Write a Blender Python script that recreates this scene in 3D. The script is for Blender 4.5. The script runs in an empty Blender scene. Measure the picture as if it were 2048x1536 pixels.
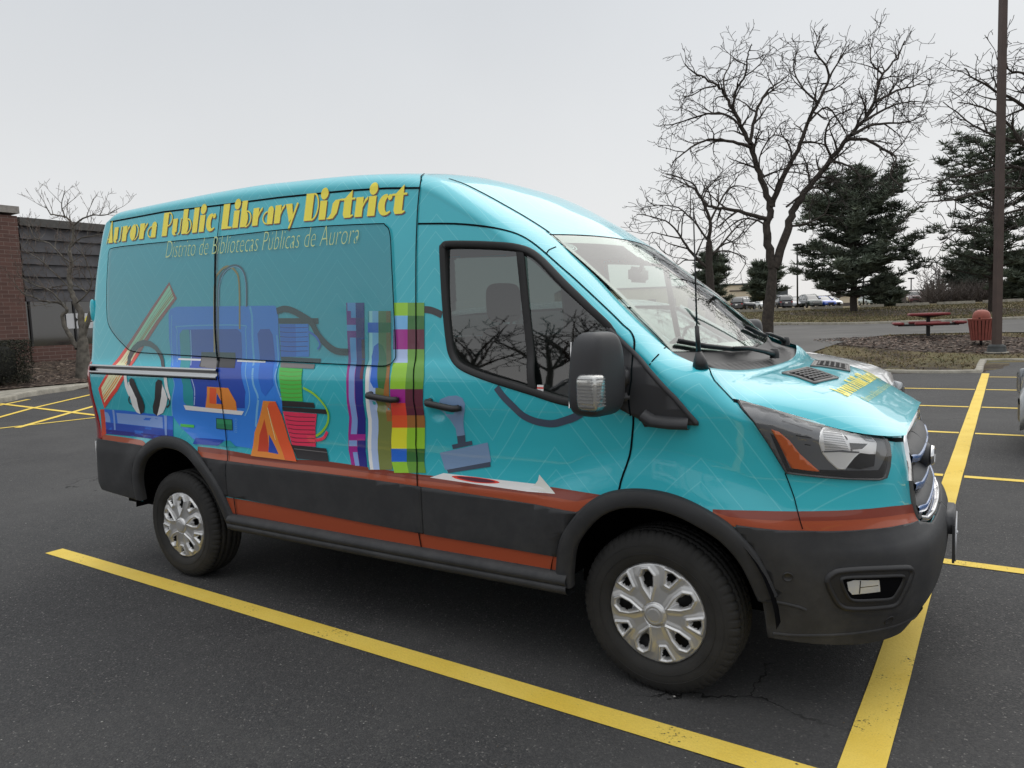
import bpy, bmesh, math, random
from mathutils import Vector, Matrix
from mathutils.bvhtree import BVHTree
from mathutils.geometry import tessellate_polygon, barycentric_transform
R = math.radians
sc = bpy.context.scene
# ------------------------------------------------------------------ camera, world, sun
CP = Vector((1.11670646, -3.84523508, 1.62404827)); YAW, PIT, ROL, FOC = R(122.04023841), R(-5.03816205), R(-2.24665165), 1469.389
_f = Vector((math.cos(YAW)*math.cos(PIT), math.sin(YAW)*math.cos(PIT), math.sin(PIT)))
_r = _f.cross(Vector((0, 0, 1))).normalized(); _u = _r.cross(_f)
CR = _r*math.cos(ROL)+_u*math.sin(ROL); CU = -_r*math.sin(ROL)+_u*math.cos(ROL); CF = _f
cd = bpy.data.cameras.new('camera'); cam = bpy.data.objects.new('camera', cd); sc.collection.objects.link(cam)
cam.matrix_world = Matrix(((CR.x, CU.x, -CF.x, CP.x), (CR.y, CU.y, -CF.y, CP.y), (CR.z, CU.z, -CF.z, CP.z), (0, 0, 0, 1)))
cd.sensor_width = 36; cd.lens = FOC/2048*36; cd.clip_start = 0.05; cd.clip_end = 3000
sc.camera = cam
sc.render.resolution_x, sc.render.resolution_y = 1024, 768
SUN_EL, SUN_AZ = R(42), R(80)          # azimuth as angle from +x towards +y
wd = bpy.data.worlds.new("World"); sc.world = wd; wd.use_nodes = True
nt = wd.node_tree; bg = nt.nodes['Background']; bg.inputs[1].default_value = 0.1
sky = nt.nodes.new('ShaderNodeTexSky'); sky.sky_type = 'NISHITA'; sky.sun_disc = False
sky.sun_elevation = SUN_EL; sky.sun_rotation = R(90)-SUN_AZ; sky.dust_density = 4
hs = nt.nodes.new('ShaderNodeHueSaturation'); hs.inputs['Saturation'].default_value = .25; nt.links.new(sky.outputs[0], hs.inputs['Color'])
tc = nt.nodes.new('ShaderNodeTexCoord'); sx = nt.nodes.new('ShaderNodeSeparateXYZ'); nt.links.new(tc.outputs['Generated'], sx.inputs[0])
rp = nt.nodes.new('ShaderNodeValToRGB'); nt.links.new(sx.outputs[2], rp.inputs[0])
e = rp.color_ramp.elements; e[0].position = 0; e[0].color = (.80, .785, .77, 1); e[1].position = 1; e[1].color = (1, 1, 1, 1)
k = rp.color_ramp.elements.new(.12); k.color = (.735, .745, .75, 1); k = rp.color_ramp.elements.new(.38); k.color = (.615, .64, .67, 1); k = rp.color_ramp.elements.new(.52); k.color = (.66, .68, .70, 1)
zb = nt.nodes.new('ShaderNodeMapRange'); zb.inputs[1].default_value = .50; zb.inputs[2].default_value = .95; zb.inputs[3].default_value = 9.3; zb.inputs[4].default_value = 15.5; nt.links.new(sx.outputs[2], zb.inputs[0])
sm = nt.nodes.new('ShaderNodeVectorMath'); sm.operation = 'SCALE'; nt.links.new(zb.outputs[0], sm.inputs[3]); nt.links.new(rp.outputs[0], sm.inputs[0])
cn = nt.nodes.new('ShaderNodeTexNoise'); cn.inputs['Scale'].default_value = 2.2; cn.inputs['Detail'].default_value = 5; nt.links.new(tc.outputs['Generated'], cn.inputs['Vector'])
cr = nt.nodes.new('ShaderNodeMapRange'); cr.inputs[1].default_value = .3; cr.inputs[2].default_value = .7; cr.inputs[3].default_value = .965; cr.inputs[4].default_value = 1.03; nt.links.new(cn.outputs[0], cr.inputs[0])
cm_ = nt.nodes.new('ShaderNodeVectorMath'); cm_.operation = 'SCALE'; nt.links.new(sm.outputs[0], cm_.inputs[0]); nt.links.new(cr.outputs[0], cm_.inputs[3])
mx = nt.nodes.new('ShaderNodeMix'); mx.data_type = 'RGBA'; mx.inputs[0].default_value = .93
nt.links.new(hs.outputs[0], mx.inputs[6]); nt.links.new(cm_.outputs[0], mx.inputs[7]); nt.links.new(mx.outputs[2], bg.inputs[0])
sl = bpy.data.lights.new('sun', 'SUN'); so = bpy.data.objects.new('sun', sl); sc.collection.objects.link(so)
sl.energy = 0.8; sl.angle = R(60); sl.color = (1, .96, .9)
sd = Vector((math.cos(SUN_AZ)*math.cos(SUN_EL), math.sin(SUN_AZ)*math.cos(SUN_EL), math.sin(SUN_EL)))
so.rotation_euler = sd.to_track_quat('Z', 'Y').to_euler(); so.location = (0, 0, 30)
sc.view_settings.view_transform = 'Standard'; sc.view_settings.look = 'None'; sc.view_settings.exposure = 0.25; sc.view_settings.gamma = 1
sc.render.engine = 'CYCLES'
try:
    sc.cycles.max_bounces = 8; sc.cycles.transparent_max_bounces = 12; sc.cycles.transmission_bounces = 6
except Exception: pass

# ------------------------------------------------------------------ survey helpers (photo measurements -> places in the world)
def ray(u, v): return (CF + CR*((u-1024)/FOC) + CU*((768-v)/FOC))
def at_depth(u, v, d): return CP + ray(u, v)*d
def on_z(u, v, z=0.0):
    d = ray(u, v); return CP + d*((z-CP.z)/d.z)
def on_y(u, v, y):
    d = ray(u, v); return CP + d*((y-CP.y)/d.y)
def on_x(u, v, x):
    d = ray(u, v); return CP + d*((x-CP.x)/d.x)

# ------------------------------------------------------------------ materials
def lin(c): return tuple(((x/255)/12.92 if x/255 <= .04045 else ((x/255+.055)/1.055)**2.4) for x in c)
MATS = {}
def node(nt, t, **k):
    n = nt.nodes.new(t)
    for a, b in k.items():
        if a.startswith('i_'): n.inputs[int(a[2:])].default_value = b
        else: setattr(n, a, b)
    return n
def mat(name, col, rough=.5, metal=0., coat=0., spec=.5, var=0., vscale=8., bump=0., bscale=60., emis=None, trans=0):
    if name in MATS: return MATS[name]
    m = bpy.data.materials.new(name); m.use_nodes = True; nt = m.node_tree; b = nt.nodes['Principled BSDF']
    b.inputs['Base Color'].default_value = (*col[:3], 1); b.inputs['Roughness'].default_value = rough; b.inputs['Metallic'].default_value = metal
    b.inputs['Coat Weight'].default_value = coat; b.inputs['Coat Roughness'].default_value = .03; b.inputs['Specular IOR Level'].default_value = spec
    if trans: b.inputs['Transmission Weight'].default_value = trans
    if emis: b.inputs['Emission Color'].default_value = (*col[:3], 1); b.inputs['Emission Strength'].default_value = emis
    tcn = node(nt, 'ShaderNodeTexCoord')
    if var:
        n = node(nt, 'ShaderNodeTexNoise'); n.inputs['Scale'].default_value = vscale; n.inputs['Detail'].default_value = 6
        nt.links.new(tcn.outputs['Object'], n.inputs['Vector'])
        r = node(nt, 'ShaderNodeValToRGB'); nt.links.new(n.outputs[0], r.inputs[0])
        r.color_ramp.elements[0].position = .3; r.color_ramp.elements[1].position = .7
        r.color_ramp.elements[0].color = (*[c*(1-var) for c in col[:3]], 1); r.color_ramp.elements[1].color = (*[min(1, c*(1+var)) for c in col[:3]], 1)
        nt.links.new(r.outputs[0], b.inputs['Base Color'])
    if bump:
        n = node(nt, 'ShaderNodeTexNoise'); n.inputs['Scale'].default_value = bscale; n.inputs['Detail'].default_value = 4
        nt.links.new(tcn.outputs['Object'], n.inputs['Vector'])
        bp = node(nt, 'ShaderNodeBump'); bp.inputs['Strength'].default_value = bump; bp.inputs['Distance'].default_value = .01
        nt.links.new(n.outputs[0], bp.inputs['Height']); nt.links.new(bp.outputs[0], b.inputs['Normal'])
    MATS[name] = m; return m
def math_n(nt, op, a, b=None, c=None):
    n = nt.nodes.new('ShaderNodeMath'); n.operation = op
    for i, v in enumerate((a, b, c)):
        if v is None: continue
        if isinstance(v, (int, float)): n.inputs[i].default_value = v
        else: nt.links.new(v, n.inputs[i])
    return n.outputs[0]
def glass_mat(name, tint, base_rough=.02, base_f=.09, edge=.85):
    """thin glazing: tinted see-through with a real reflection"""
    if name in MATS: return MATS[name]
    m = bpy.data.materials.new(name); m.use_nodes = True; nt = m.node_tree
    for n in list(nt.nodes): nt.nodes.remove(n)
    out = node(nt, 'ShaderNodeOutputMaterial'); t = node(nt, 'ShaderNodeBsdfTransparent'); t.inputs[0].default_value = (*tint, 1)
    g = node(nt, 'ShaderNodeBsdfGlossy'); g.inputs['Roughness'].default_value = base_rough; g.inputs[0].default_value = (1, 1, 1, 1)
    lw = node(nt, 'ShaderNodeLayerWeight'); lw.inputs[0].default_value = .5
    f5 = math_n(nt, 'POWER', lw.outputs['Facing'], 4.2); f2 = math_n(nt, 'ADD', math_n(nt, 'MULTIPLY', f5, edge), base_f)
    mxs = node(nt, 'ShaderNodeMixShader'); nt.links.new(f2, mxs.inputs[0]); nt.links.new(t.outputs[0], mxs.inputs[1]); nt.links.new(g.outputs[0], mxs.inputs[2])
    nt.links.new(mxs.outputs[0], out.inputs[0]); MATS[name] = m; return m

# ------------------------------------------------------------------ object helpers
COL = sc.collection
def link(name, me, parent=None):
    o = bpy.data.objects.new(name, me); COL.objects.link(o)
    if parent is not None:
        o.parent = parent; o.matrix_parent_inverse = WM[parent.name].inverted() if parent.name in WM else Matrix.Identity(4)
    return o
WM = {}
def tag(o, label=None, cat=None, group=None, kind=None):
    if label: o['label'] = label
    if cat: o['category'] = cat
    if group: o['group'] = group
    if kind: o['kind'] = kind
    return o
def empty(name, loc=(0, 0, 0), rz=0, label=None, cat=None, group=None):
    o = bpy.data.objects.new(name, None); COL.objects.link(o); o.location = loc; o.rotation_euler = (0, 0, rz)
    o.empty_display_size = .2
    return tag(o, label, cat, group)
def world_root(name, loc, **k):
    """an Empty at loc whose children are modelled in world coordinates"""
    o = empty(name, loc, **k); WM[o.name] = Matrix.Translation(Vector(loc)); return o
class MB:
    def __init__(s): s.v = []; s.f = []; s.m = []; s.sm = []
    def add(s, verts, faces, mi=0, smooth=True):
        b = len(s.v); s.v += [tuple(p) for p in verts]; s.f += [tuple(i+b for i in f) for f in faces]; s.m += [mi]*len(faces); s.sm += [smooth]*len(faces)
    def box(s, c, d, rot=None, mi=0, smooth=False):
        c = Vector(c); M = rot if rot is not None else Matrix.Identity(3)
        vs = [c + M @ Vector((sx*d[0]/2, sy*d[1]/2, sz*d[2]/2)) for sx in (-1, 1) for sy in (-1, 1) for sz in (-1, 1)]
        s.add(vs, [(0, 1, 3, 2), (4, 6, 7, 5), (0, 4, 5, 1), (2, 3, 7, 6), (0, 2, 6, 4), (1, 5, 7, 3)], mi, smooth)
    def rbox(s, c, d, r=.02, rot=None, mi=0):
        """box with chamfered edges"""
        bm = bmesh.new(); bmesh.ops.create_cube(bm, size=1); bmesh.ops.scale(bm, vec=d, verts=bm.verts)
        bmesh.ops.bevel(bm, geom=bm.edges[:], offset=min(r, min(d)*.49), segments=3, affect='EDGES')
        M = (rot.to_4x4() if rot is not None else Matrix.Identity(4)); M = Matrix.Translation(Vector(c)) @ M
        bm.verts.ensure_lookup_table(); s.add([M @ v.co for v in bm.verts], [[v.index for v in f.verts] for f in bm.faces], mi, True); bm.free()
    def tube(s, pts, rad, n=8, mi=0, cap=True, closed=False):
        pts = [Vector(p) for p in pts]; N = len(pts)
        if not hasattr(rad, '__len__'): rad = [rad]*N
        ring = []; up = None
        for i, p in enumerate(pts):
            a = pts[(i-1) % N] if (i > 0 or closed) else p; b = pts[(i+1) % N] if (i < N-1 or closed) else p
            t = (b-a)
            if t.length < 1e-9: t = Vector((0, 0, 1))
            t.normalize()
            if up is None: up = t.orthogonal().normalized()
            up = (up - t*up.dot(t))
            if up.length < 1e-6: up = t.orthogonal()
            up.normalize(); w = t.cross(up)
            ring.append([p + (up*math.cos(2*math.pi*k/n)+w*math.sin(2*math.pi*k/n))*rad[i] for k in range(n)])
        vs = [q for r_ in ring for q in r_]; fs = []
        for i in range(N if closed else N-1):
            j = (i+1) % N
            for k in range(n): fs.append((i*n+k, i*n+(k+1) % n, j*n+(k+1) % n, j*n+k))
        if cap and not closed: fs.append(tuple(reversed(range(n)))); fs.append(tuple(range((N-1)*n, N*n)))
        s.add(vs, fs, mi)
    def lathe(s, prof, c, axis='Z', n=32, mi=0):
        c = Vector(c); vs = []; fs = []; m = len(prof)
        for k in range(n):
            a = 2*math.pi*k/n; ca, sa = math.cos(a), math.sin(a)
            for r_, h in prof:
                if axis == 'Z': vs.append(c+Vector((r_*ca, r_*sa, h)))
                elif axis == 'Y': vs.append(c+Vector((r_*ca, h, r_*sa)))
                else: vs.append(c+Vector((h, r_*ca, r_*sa)))
        for k in range(n):
            j = (k+1) % n
            for i in range(m-1): fs.append((k*m+i, k*m+i+1, j*m+i+1, j*m+i))
        s.add(vs, fs, mi)
    def grid(s, rows, mi=0, smooth=True, closed=False):
        n = len(rows[0]); vs = [p for r_ in rows for p in r_]; fs = []
        for i in range(len(rows)-1):
            for k in range(n if closed else n-1): fs.append((i*n+k, i*n+(k+1) % n, (i+1)*n+(k+1) % n, (i+1)*n+k))
        s.add(vs, fs, mi, smooth)
    def prism(s, pts, nrm, th, mi=0):
        """solid from a planar outline"""
        pts = [Vector(p) for p in pts]; nrm = Vector(nrm)*th; n = len(pts)
        tri = tessellate_polygon([pts]); s.add(pts+[p+nrm for p in pts], [tuple(t) for t in tri]+[tuple(x+n for x in reversed(t)) for t in tri]+[(i, (i+1) % n, (i+1) % n+n, i+n) for i in range(n)], mi, False)
    def build(s, name, mats, parent=None, fixn=False):
        me = bpy.data.meshes.new(name); me.from_pydata(s.v, [], s.f)
        if not isinstance(mats, (list, tuple)): mats = [mats]
        for m in mats: me.materials.append(m)
        me.polygons.foreach_set('material_index', s.m); me.polygons.foreach_set('use_smooth', s.sm)
        if fixn:
            bm = bmesh.new(); bm.from_mesh(me); bmesh.ops.recalc_face_normals(bm, faces=bm.faces); bm.to_mesh(me); bm.free()
        me.update(); return link(name, me, parent)

# ------------------------------------------------------------------ small maths
def interp(tab, x):
    """monotone-ish cubic through a table of (x, value) pairs"""
    if x <= tab[0][0]: return tab[0][1]
    if x >= tab[-1][0]: return tab[-1][1]
    for i in range(len(tab)-1):
        if x <= tab[i+1][0]: break
    x0, y0 = tab[i]; x1, y1 = tab[i+1]; h = x1-x0; t = (x-x0)/h
    def sl(a, b): return (b[1]-a[1])/(b[0]-a[0])
    s1 = sl(tab[i], tab[i+1])
    def lim(sa, sb):
        if sa*sb <= 0: return 0
        return 2*sa*sb/(sa+sb)
    m0 = lim(sl(tab[i-1], tab[i]), s1) if i > 0 else s1
    m1 = lim(s1, sl(tab[i+1], tab[i+2])) if i+2 < len(tab) else s1
    t2, t3 = t*t, t*t*t
    return (2*t3-3*t2+1)*y0+(t3-2*t2+t)*h*m0+(-2*t3+3*t2)*y1+(t3-t2)*h*m1
def smooth_pts(pts, sub=6, closed=False):
    """Catmull-Rom through points of any dimension"""
    n = len(pts); out = []; D = len(pts[0])
    rng = range(n if closed else n-1)
    for i in rng:
        p0 = pts[(i-1) % n] if (closed or i > 0) else pts[i]; p1 = pts[i]; p2 = pts[(i+1) % n]; p3 = pts[(i+2) % n] if (closed or i+2 < n) else pts[(i+1) % n]
        for k in range(sub):
            t = k/sub
            out.append(tuple(.5*(2*p1[d]+(p2[d]-p0[d])*t+(2*p0[d]-5*p1[d]+4*p2[d]-p3[d])*t*t+(3*p1[d]-p0[d]-3*p2[d]+p3[d])*t**3) for d in range(D)))
    if not closed: out.append(tuple(pts[-1]))
    return out
def inside(p, poly):
    x, y = p; c = False; n = len(poly); j = n-1
    for i in range(n):
        xi, yi = poly[i]; xj, yj = poly[j]
        if (yi > y) != (yj > y) and x < (xj-xi)*(y-yi)/(yj-yi)+xi: c = not c
        j = i
    return c
def sstep(a, b, x):
    t = max(0, min(1, (x-a)/(b-a))); return t*t*(3-2*t)

# ------------------------------------------------------------------ the library van: body surfaces
WZ = [(.28, .985), (.45, 1.0), (.60, 1.012), (.80, 1.012), (.86, 1.004), (.94, .998), (1.02, 1.002), (1.12, 1.014), (1.24, 1.031), (1.33, 1.034), (1.40, 1.022), (1.45, 1.002), (1.50, .994), (1.75, .970), (2.0, .945), (2.28, .900), (2.45, .872), (2.6, .85)]
DL = [(-4.3, 2.40), (-3.87, 2.419), (-3.49, 2.419), (-2.965, 2.411), (-2.5, 2.389), (-2.075, 2.367), (-1.695, 2.337), (-1.35, 2.304), (-1.2, 2.27), (-1.0, 2.165), (-.8, 2.04), (-.6, 1.885), (-.4, 1.735), (-.2, 1.59), (0, 1.42), (.1, 1.34), (.22, 1.27), (.36, 1.20), (.6, 1.14), (.85, 1.06), (1.2, 1.04)]
EL = [(-4.3, .76, 2.33), (-4.24, .765, 2.375), (-4.16, .775, 2.44), (-4.06, .785, 2.476), (-3.94, .79, 2.488), (-3.64, .79, 2.492), (-3.1, .79, 2.494), (-2.61, .79, 2.489), (-2.176, .79, 2.468), (-1.784, .785, 2.444), (-1.498, .78, 2.416), (-1.27, .77, 2.383), (-1.10, .752, 2.325), (-.98, .74, 2.262), (-.85, .73, 2.185), (-.72, .722, 2.105), (-.598, .72, 2.022), (-.47, .737, 1.915), (-.34, .765, 1.805), (-.2, .80, 1.675), (-.06, .835, 1.55), (.05, .865, 1.462), (.13, .885, 1.425), (.22, .90, 1.395), (.29, .925, 1.325), (.36, .945, 1.262), (.45, .925, 1.235), (.6, .855, 1.185), (.75, .76, 1.135), (.85, .665, 1.112), (.90, .565, 1.102), (.905, .56, 1.102)]
def col_(tab, k): return [(r_[0], r_[k]) for r_ in tab]
ELy, ELz = col_(EL, 1), col_(EL, 2)
PLAN = [(-4.275, 0), (-4.27, .45), (-4.262, .80), (-4.245, .93), (-4.21, .982), (-4.15, .998), (-4.0, 1.0), (0.1, 1.0), (.2, .992), (.35, .968), (.5, .928), (.62, .880), (.72, .822), (.80, .752), (.86, .672), (.902, .575), (.924, .44), (.938, .30), (.945, .15), (.947, 0)]
_s = [0.0]
for a, b in zip(PLAN, PLAN[1:]): _s.append(_s[-1]+math.hypot(b[0]-a[0], b[1]-a[1]))
_off = next(s_ for s_, p in zip(_s, PLAN) if p[0] == .1)-.1
_s = [s_-_off for s_ in _s]
PX = [(s_, p[0]) for s_, p in zip(_s, PLAN)]; PR = [(s_, p[1]) for s_, p in zip(_s, PLAN)]
S0, S1 = _s[0], _s[-1]
NOSE = [(.28, -.03), (.36, .02), (.45, .065), (.60, .085), (.67, .08), (.71, .05), (.76, .015), (.82, .0), (.95, -.012), (1.06, -.035), (1.2, -.09)]
REAR = [(.3, -.03), (.5, .01), (.9, .0), (1.3, .0), (1.6, .01), (2.0, .05), (2.3, .09), (2.42, .13), (2.5, .2)]
def plan_x(s): return interp(PX, s)
def zD(s): return interp(DL, plan_x(s))
NT = [(.42, 1.102), (.55, 1.128), (.75, 1.142), (1.0, 1.148)]   # rim height across the nose, by fraction
SE = None
for k in range(400):
    s_ = S1-1.2+1.2*k/400
    if interp(PX, s_) >= .90: SE = s_; break
def zE(s):
    x = plan_x(s)
    if s <= SE: return interp(ELz, x)
    t = (s-SE)/(S1-SE); return 1.102+.022*sstep(0, .7, t)
def yEf(s):
    x = plan_x(s); return interp(ELy, x)
DENTS = [(-1.085, 1.178), (-1.44, 1.212)]
def P(s, z, off=0.0):
    """point of the near body side (and nose / tail) at plan position s and height z"""
    def base(s, z):
        x = plan_x(s); r_ = interp(PR, s)
        w = interp(WZ, z)
        ze = zE(s); zd = min(zD(s), ze-.02)
        if z > zd and -4.28 < x and s <= SE:
            t = max(0, min(1, (z-zd)/(ze-zd))); wd = interp(WZ, zd)*r_; ye = yEf(s)
            yy = ye+(wd-ye)*(1-t**2.2)**.62
        else: yy = w*r_
        mf = sstep(.25, 1.0, (x-.2)/.78) if x > .2 else 0
        for cx_, cz_ in ((0, .36), (-3.25, .40)):
            if abs(x-cx_) < .8 and z < 1.2: yy += .02*(1-sstep(.56, .72, math.hypot(x-cx_, z-cz_)))*sstep(.5, .8, z)
        for hs_, hz_ in DENTS:
            r2 = ((s-hs_)/.052)**2+((z-hz_)/.036)**2
            if r2 < 1: yy -= .022*(1-r2)**1.2
        x2 = x+interp(NOSE, z)*mf
        if x < -3.9:
            x2 += interp(REAR, z)*sstep(-3.9, -4.24, x) if z > 1.3 else -interp(REAR, z)*sstep(-3.9, -4.24, x)
        return Vector((x2, -yy, z))
    p = base(s, z)
    if off:
        e_ = .004; a = base(s+e_, z)-base(s-e_, z); b = base(s, z+e_)-base(s, z-e_)
        n = a.cross(b).normalized(); p = p+n*off
    return p
def Pn(s, z):
    e_ = .006; a = P(s+e_, z)-P(s-e_, z); b = P(s, z+e_)-P(s, z-e_); return a.cross(b).normalized()
# top: roof, windshield, hood.  x0 along the van, t across (-1 near .. 1 far)
CC = [(-4.3, .04), (-4.16, .045), (-3.9, .055), (-2.5, .06), (-1.5, .058), (-1.27, .052), (-1.0, .05), (-.8, .04), (-.598, .02), (-.3, .015), (.0, -.015), (.1, -.04), (.2, -.05), (.27, -.005), (.36, .07), (.45, .088), (.6, .10), (.75, .072), (.85, .036), (.905, .022)]
CB = [(-4.3, 0), (-1.6, .0), (-1.2, .02), (-.9, .05), (-.598, .075), (-.3, .10), (0, .13), (.15, .12), (.3, .06), (.5, .03), (.75, .015), (.905, .005)]
PE = [(-4.3, 3.), (-1.3, 2.6), (-.6, 2.2), (.0, 2.2), (.25, 3.5), (.45, 5.), (.8, 4.5), (.905, 3.)]
def T(x0, t, off=0.0):
    def base(x0, t):
        t = max(-1.02, min(1.02, t)); ye = interp(ELy, x0); ze = interp(ELz, x0); p_ = interp(PE, x0); a = min(1, abs(t))
        c = interp(CC, x0)*(1-a**p_)
        if x0 > .28: c = interp(CC, x0)*(max(0, 1-a**p_))**.7
        lean = interp(REAR, ze)*sstep(-3.9, -4.24, x0) if x0 < -3.9 else 0
        return Vector((x0+lean+interp(CB, x0)*(1-a*a), t*ye*(interp(PR, x0) if x0 < -4 else 1), ze+c))
    p = base(x0, t)
    if off:
        e_ = .006; a = base(x0+e_, t)-base(x0-e_, t); b = base(x0, min(1, t+e_))-base(x0, max(-1, t-e_))
        p = p+a.cross(b).normalized()*off
    return p
def mir(p): return Vector((p[0], -p[1], p[2]))
# coarse survey meshes with parameters so that a photo measurement lands on the body
def param_bvh(fn, us, vs):
    V = []; UV = []; F = []
    for u_ in us:
        for v_ in vs(u_) if callable(vs) else vs: V.append(fn(u_, v_)); UV.append(Vector((u_, v_, 0)))
    n = len(V)//len(us)
    for i in range(len(us)-1):
        for k_ in range(n-1):
            a = i*n+k_; F.append((a, a+n, a+n+1)); F.append((a, a+n+1, a+1))
    return BVHTree.FromPolygons(V, F), V, UV, F
def frange(a, b, n): return [a+(b-a)*i/n for i in range(n+1)]
ZB = .30
def side_rows(s, n=60, zb=ZB):
    ze = zE(s); zd = min(zD(s), ze-.02); k_ = int(n*.8)
    return [zb+(zd-zb)*i/k_ for i in range(k_)]+[zd+(ze-zd)*(1-(1-i/(n-k_))**1.6) for i in range(n-k_+1)]
SIDE = param_bvh(P, frange(S0, S1, 260), side_rows)
TOPS = param_bvh(T, frange(-4.28, .905, 200), frange(-1, 1, 48))
def hitp(surf, u, v):
    bv, V, UV, F = surf; loc, n, i, d = bv.ray_cast(CP, ray(u, v))
    if loc is None:
        loc, n, i, d = bv.find_nearest(CP+ray(u, v)*4.0)
        # slide along the ray to the closest approach
        best = None
        for k_ in range(60):
            q = CP+ray(u, v)*(2.2+k_*.06); l2, n2, i2, d2 = bv.find_nearest(q)
            if best is None or d2 < best[0]: best = (d2, l2, i2)
        loc, i = best[1], best[2]
    a, b, c = F[i]; r_ = barycentric_transform(loc, V[a], V[b], V[c], UV[a], UV[b], UV[c]); return (r_.x, r_.y)
def sp(u, v): return hitp(SIDE, u, v)      # photo -> (s, z) on the side
def tp(u, v): return hitp(TOPS, u, v)      # photo -> (x0, t) on the top
def conv(ox, oy, k_): return lambda x, y: (ox+x/k_, oy+y/k_)
K0, K1, K2, K3 = conv(170, 330, 2.293), conv(190, 640, 5.119), conv(500, 580, 4.042), conv(820, 700, 4.267)
K7, K8, KC3 = conv(160, 800, 3.84), conv(1080, 980, 3.656), conv(820, 420, 2.56)

# conformal patches: outline in surface parameters -> thin skin lying on the surface
def tess(loops, du, dv):
    bm = bmesh.new(); pts = [[Vector((p[0], p[1], 0)) for p in lp] for lp in loops]
    flat = [p for lp in pts for p in lp]; vs = [bm.verts.new(p) for p in flat]
    for t in tessellate_polygon(pts):
        try: bm.faces.new([vs[i] for i in t])
        except ValueError: pass
    x0, x1 = min(p.x for p in flat), max(p.x for p in flat); y0, y1 = min(p.y for p in flat), max(p.y for p in flat)
    for ax, a, b, d in ((0, x0, x1, du), (1, y0, y1, dv)):
        if not d: continue
        k_ = math.ceil(a/d)
        while k_*d < b:
            co = [0, 0, 0]; co[ax] = k_*d; no = [0, 0, 0]; no[ax] = 1
            bmesh.ops.bisect_plane(bm, geom=bm.verts[:]+bm.edges[:]+bm.faces[:], dist=1e-6, plane_co=co, plane_no=no); k_ += 1
    bmesh.ops.remove_doubles(bm, verts=bm.verts, dist=1e-5)
    bm.normal_update()
    for f in bm.faces:
        if f.normal.z < 0: f.normal_flip()
    return bm
LAY = [0]
def patch(mb, loops, mi=0, off=.0015, fn=P, du=.08, dv=.03, th=0, flip=False):
    if not isinstance(loops[0][0], (list, tuple)): loops = [loops]
    bm = tess(loops, du, dv); bm.verts.ensure_lookup_table()
    edge = [e_ for e_ in bm.edges if len(e_.link_faces) == 1]
    V = [fn(v.co.x, v.co.y, off) for v in bm.verts]; F = [[v.index for v in f.verts] for f in bm.faces]
    bm.verts.index_update()
    if th:
        n = len(V); V += [fn(v.co.x, v.co.y, off-th) for v in bm.verts]
        for e_ in edge:
            a, b = e_.verts[0].index, e_.verts[1].index
            f = e_.link_faces[0]; ls = [v.index for v in f.verts]; i = ls.index(a)
            if ls[(i+1) % len(ls)] != b: a, b = b, a
            F.append([b, a, a+n, b+n])
    if flip: F = [list(reversed(f)) for f in F]
    mb.add(V, F, mi, True); bm.free()
def fr_path(pts, fn, h=.004, closed=False):
    """3D points + normals along a parameter path"""
    out = []
    for p in pts:
        q = fn(p[0], p[1], 0); q2 = fn(p[0], p[1], .01); out.append((q, (q2-q).normalized()))
    return out
def ribbon(mb, pts, w, mi=0, off=.002, fn=P, closed=False, dens=.03):
    """flat line of width w following the surface"""
    P2 = []
    n = len(pts)
    for i in range(n if closed else n-1):
        a, b = pts[i], pts[(i+1) % n]; m = max(1, int(math.hypot(b[0]-a[0], b[1]-a[1])/dens))
        for k_ in range(m): P2.append((a[0]+(b[0]-a[0])*k_/m, a[1]+(b[1]-a[1])*k_/m))
    if not closed: P2.append(pts[-1])
    fr = fr_path(P2, fn); N = len(fr); rows = []
    for i, (q, nn) in enumerate(fr):
        a = fr[(i-1) % N][0] if (closed or i > 0) else q; b = fr[(i+1) % N][0] if (closed or i < N-1) else q
        t = (b-a).normalized(); sdv = nn.cross(t).normalized(); rows.append([q+nn*off-sdv*w/2, q+nn*off+sdv*w/2])
    if closed: rows.append(rows[0])
    mb.grid(rows, mi)
def sweep(mb, pts, prof, mi=0, fn=P, closed=False, dens=.025):
    """profile [(sideways, height)] carried along a parameter path"""
    P2 = []; n = len(pts)
    for i in range(n if closed else n-1):
        a, b = pts[i], pts[(i+1) % n]; m = max(1, int(math.hypot(b[0]-a[0], b[1]-a[1])/dens))
        for k_ in range(m): P2.append((a[0]+(b[0]-a[0])*k_/m, a[1]+(b[1]-a[1])*k_/m))
    if not closed: P2.append(pts[-1])
    fr = fr_path(P2, fn); N = len(fr); rows = []
    for i, (q, nn) in enumerate(fr):
        a = fr[(i-1) % N][0] if (closed or i > 0) else q; b = fr[(i+1) % N][0] if (closed or i < N-1) else q
        t = (b-a).normalized(); sdv = nn.cross(t).normalized(); rows.append([q+sdv*a_+nn*h_ for a_, h_ in prof])
    if closed: rows.append(rows[0])
    mb.grid(rows, mi)

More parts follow.
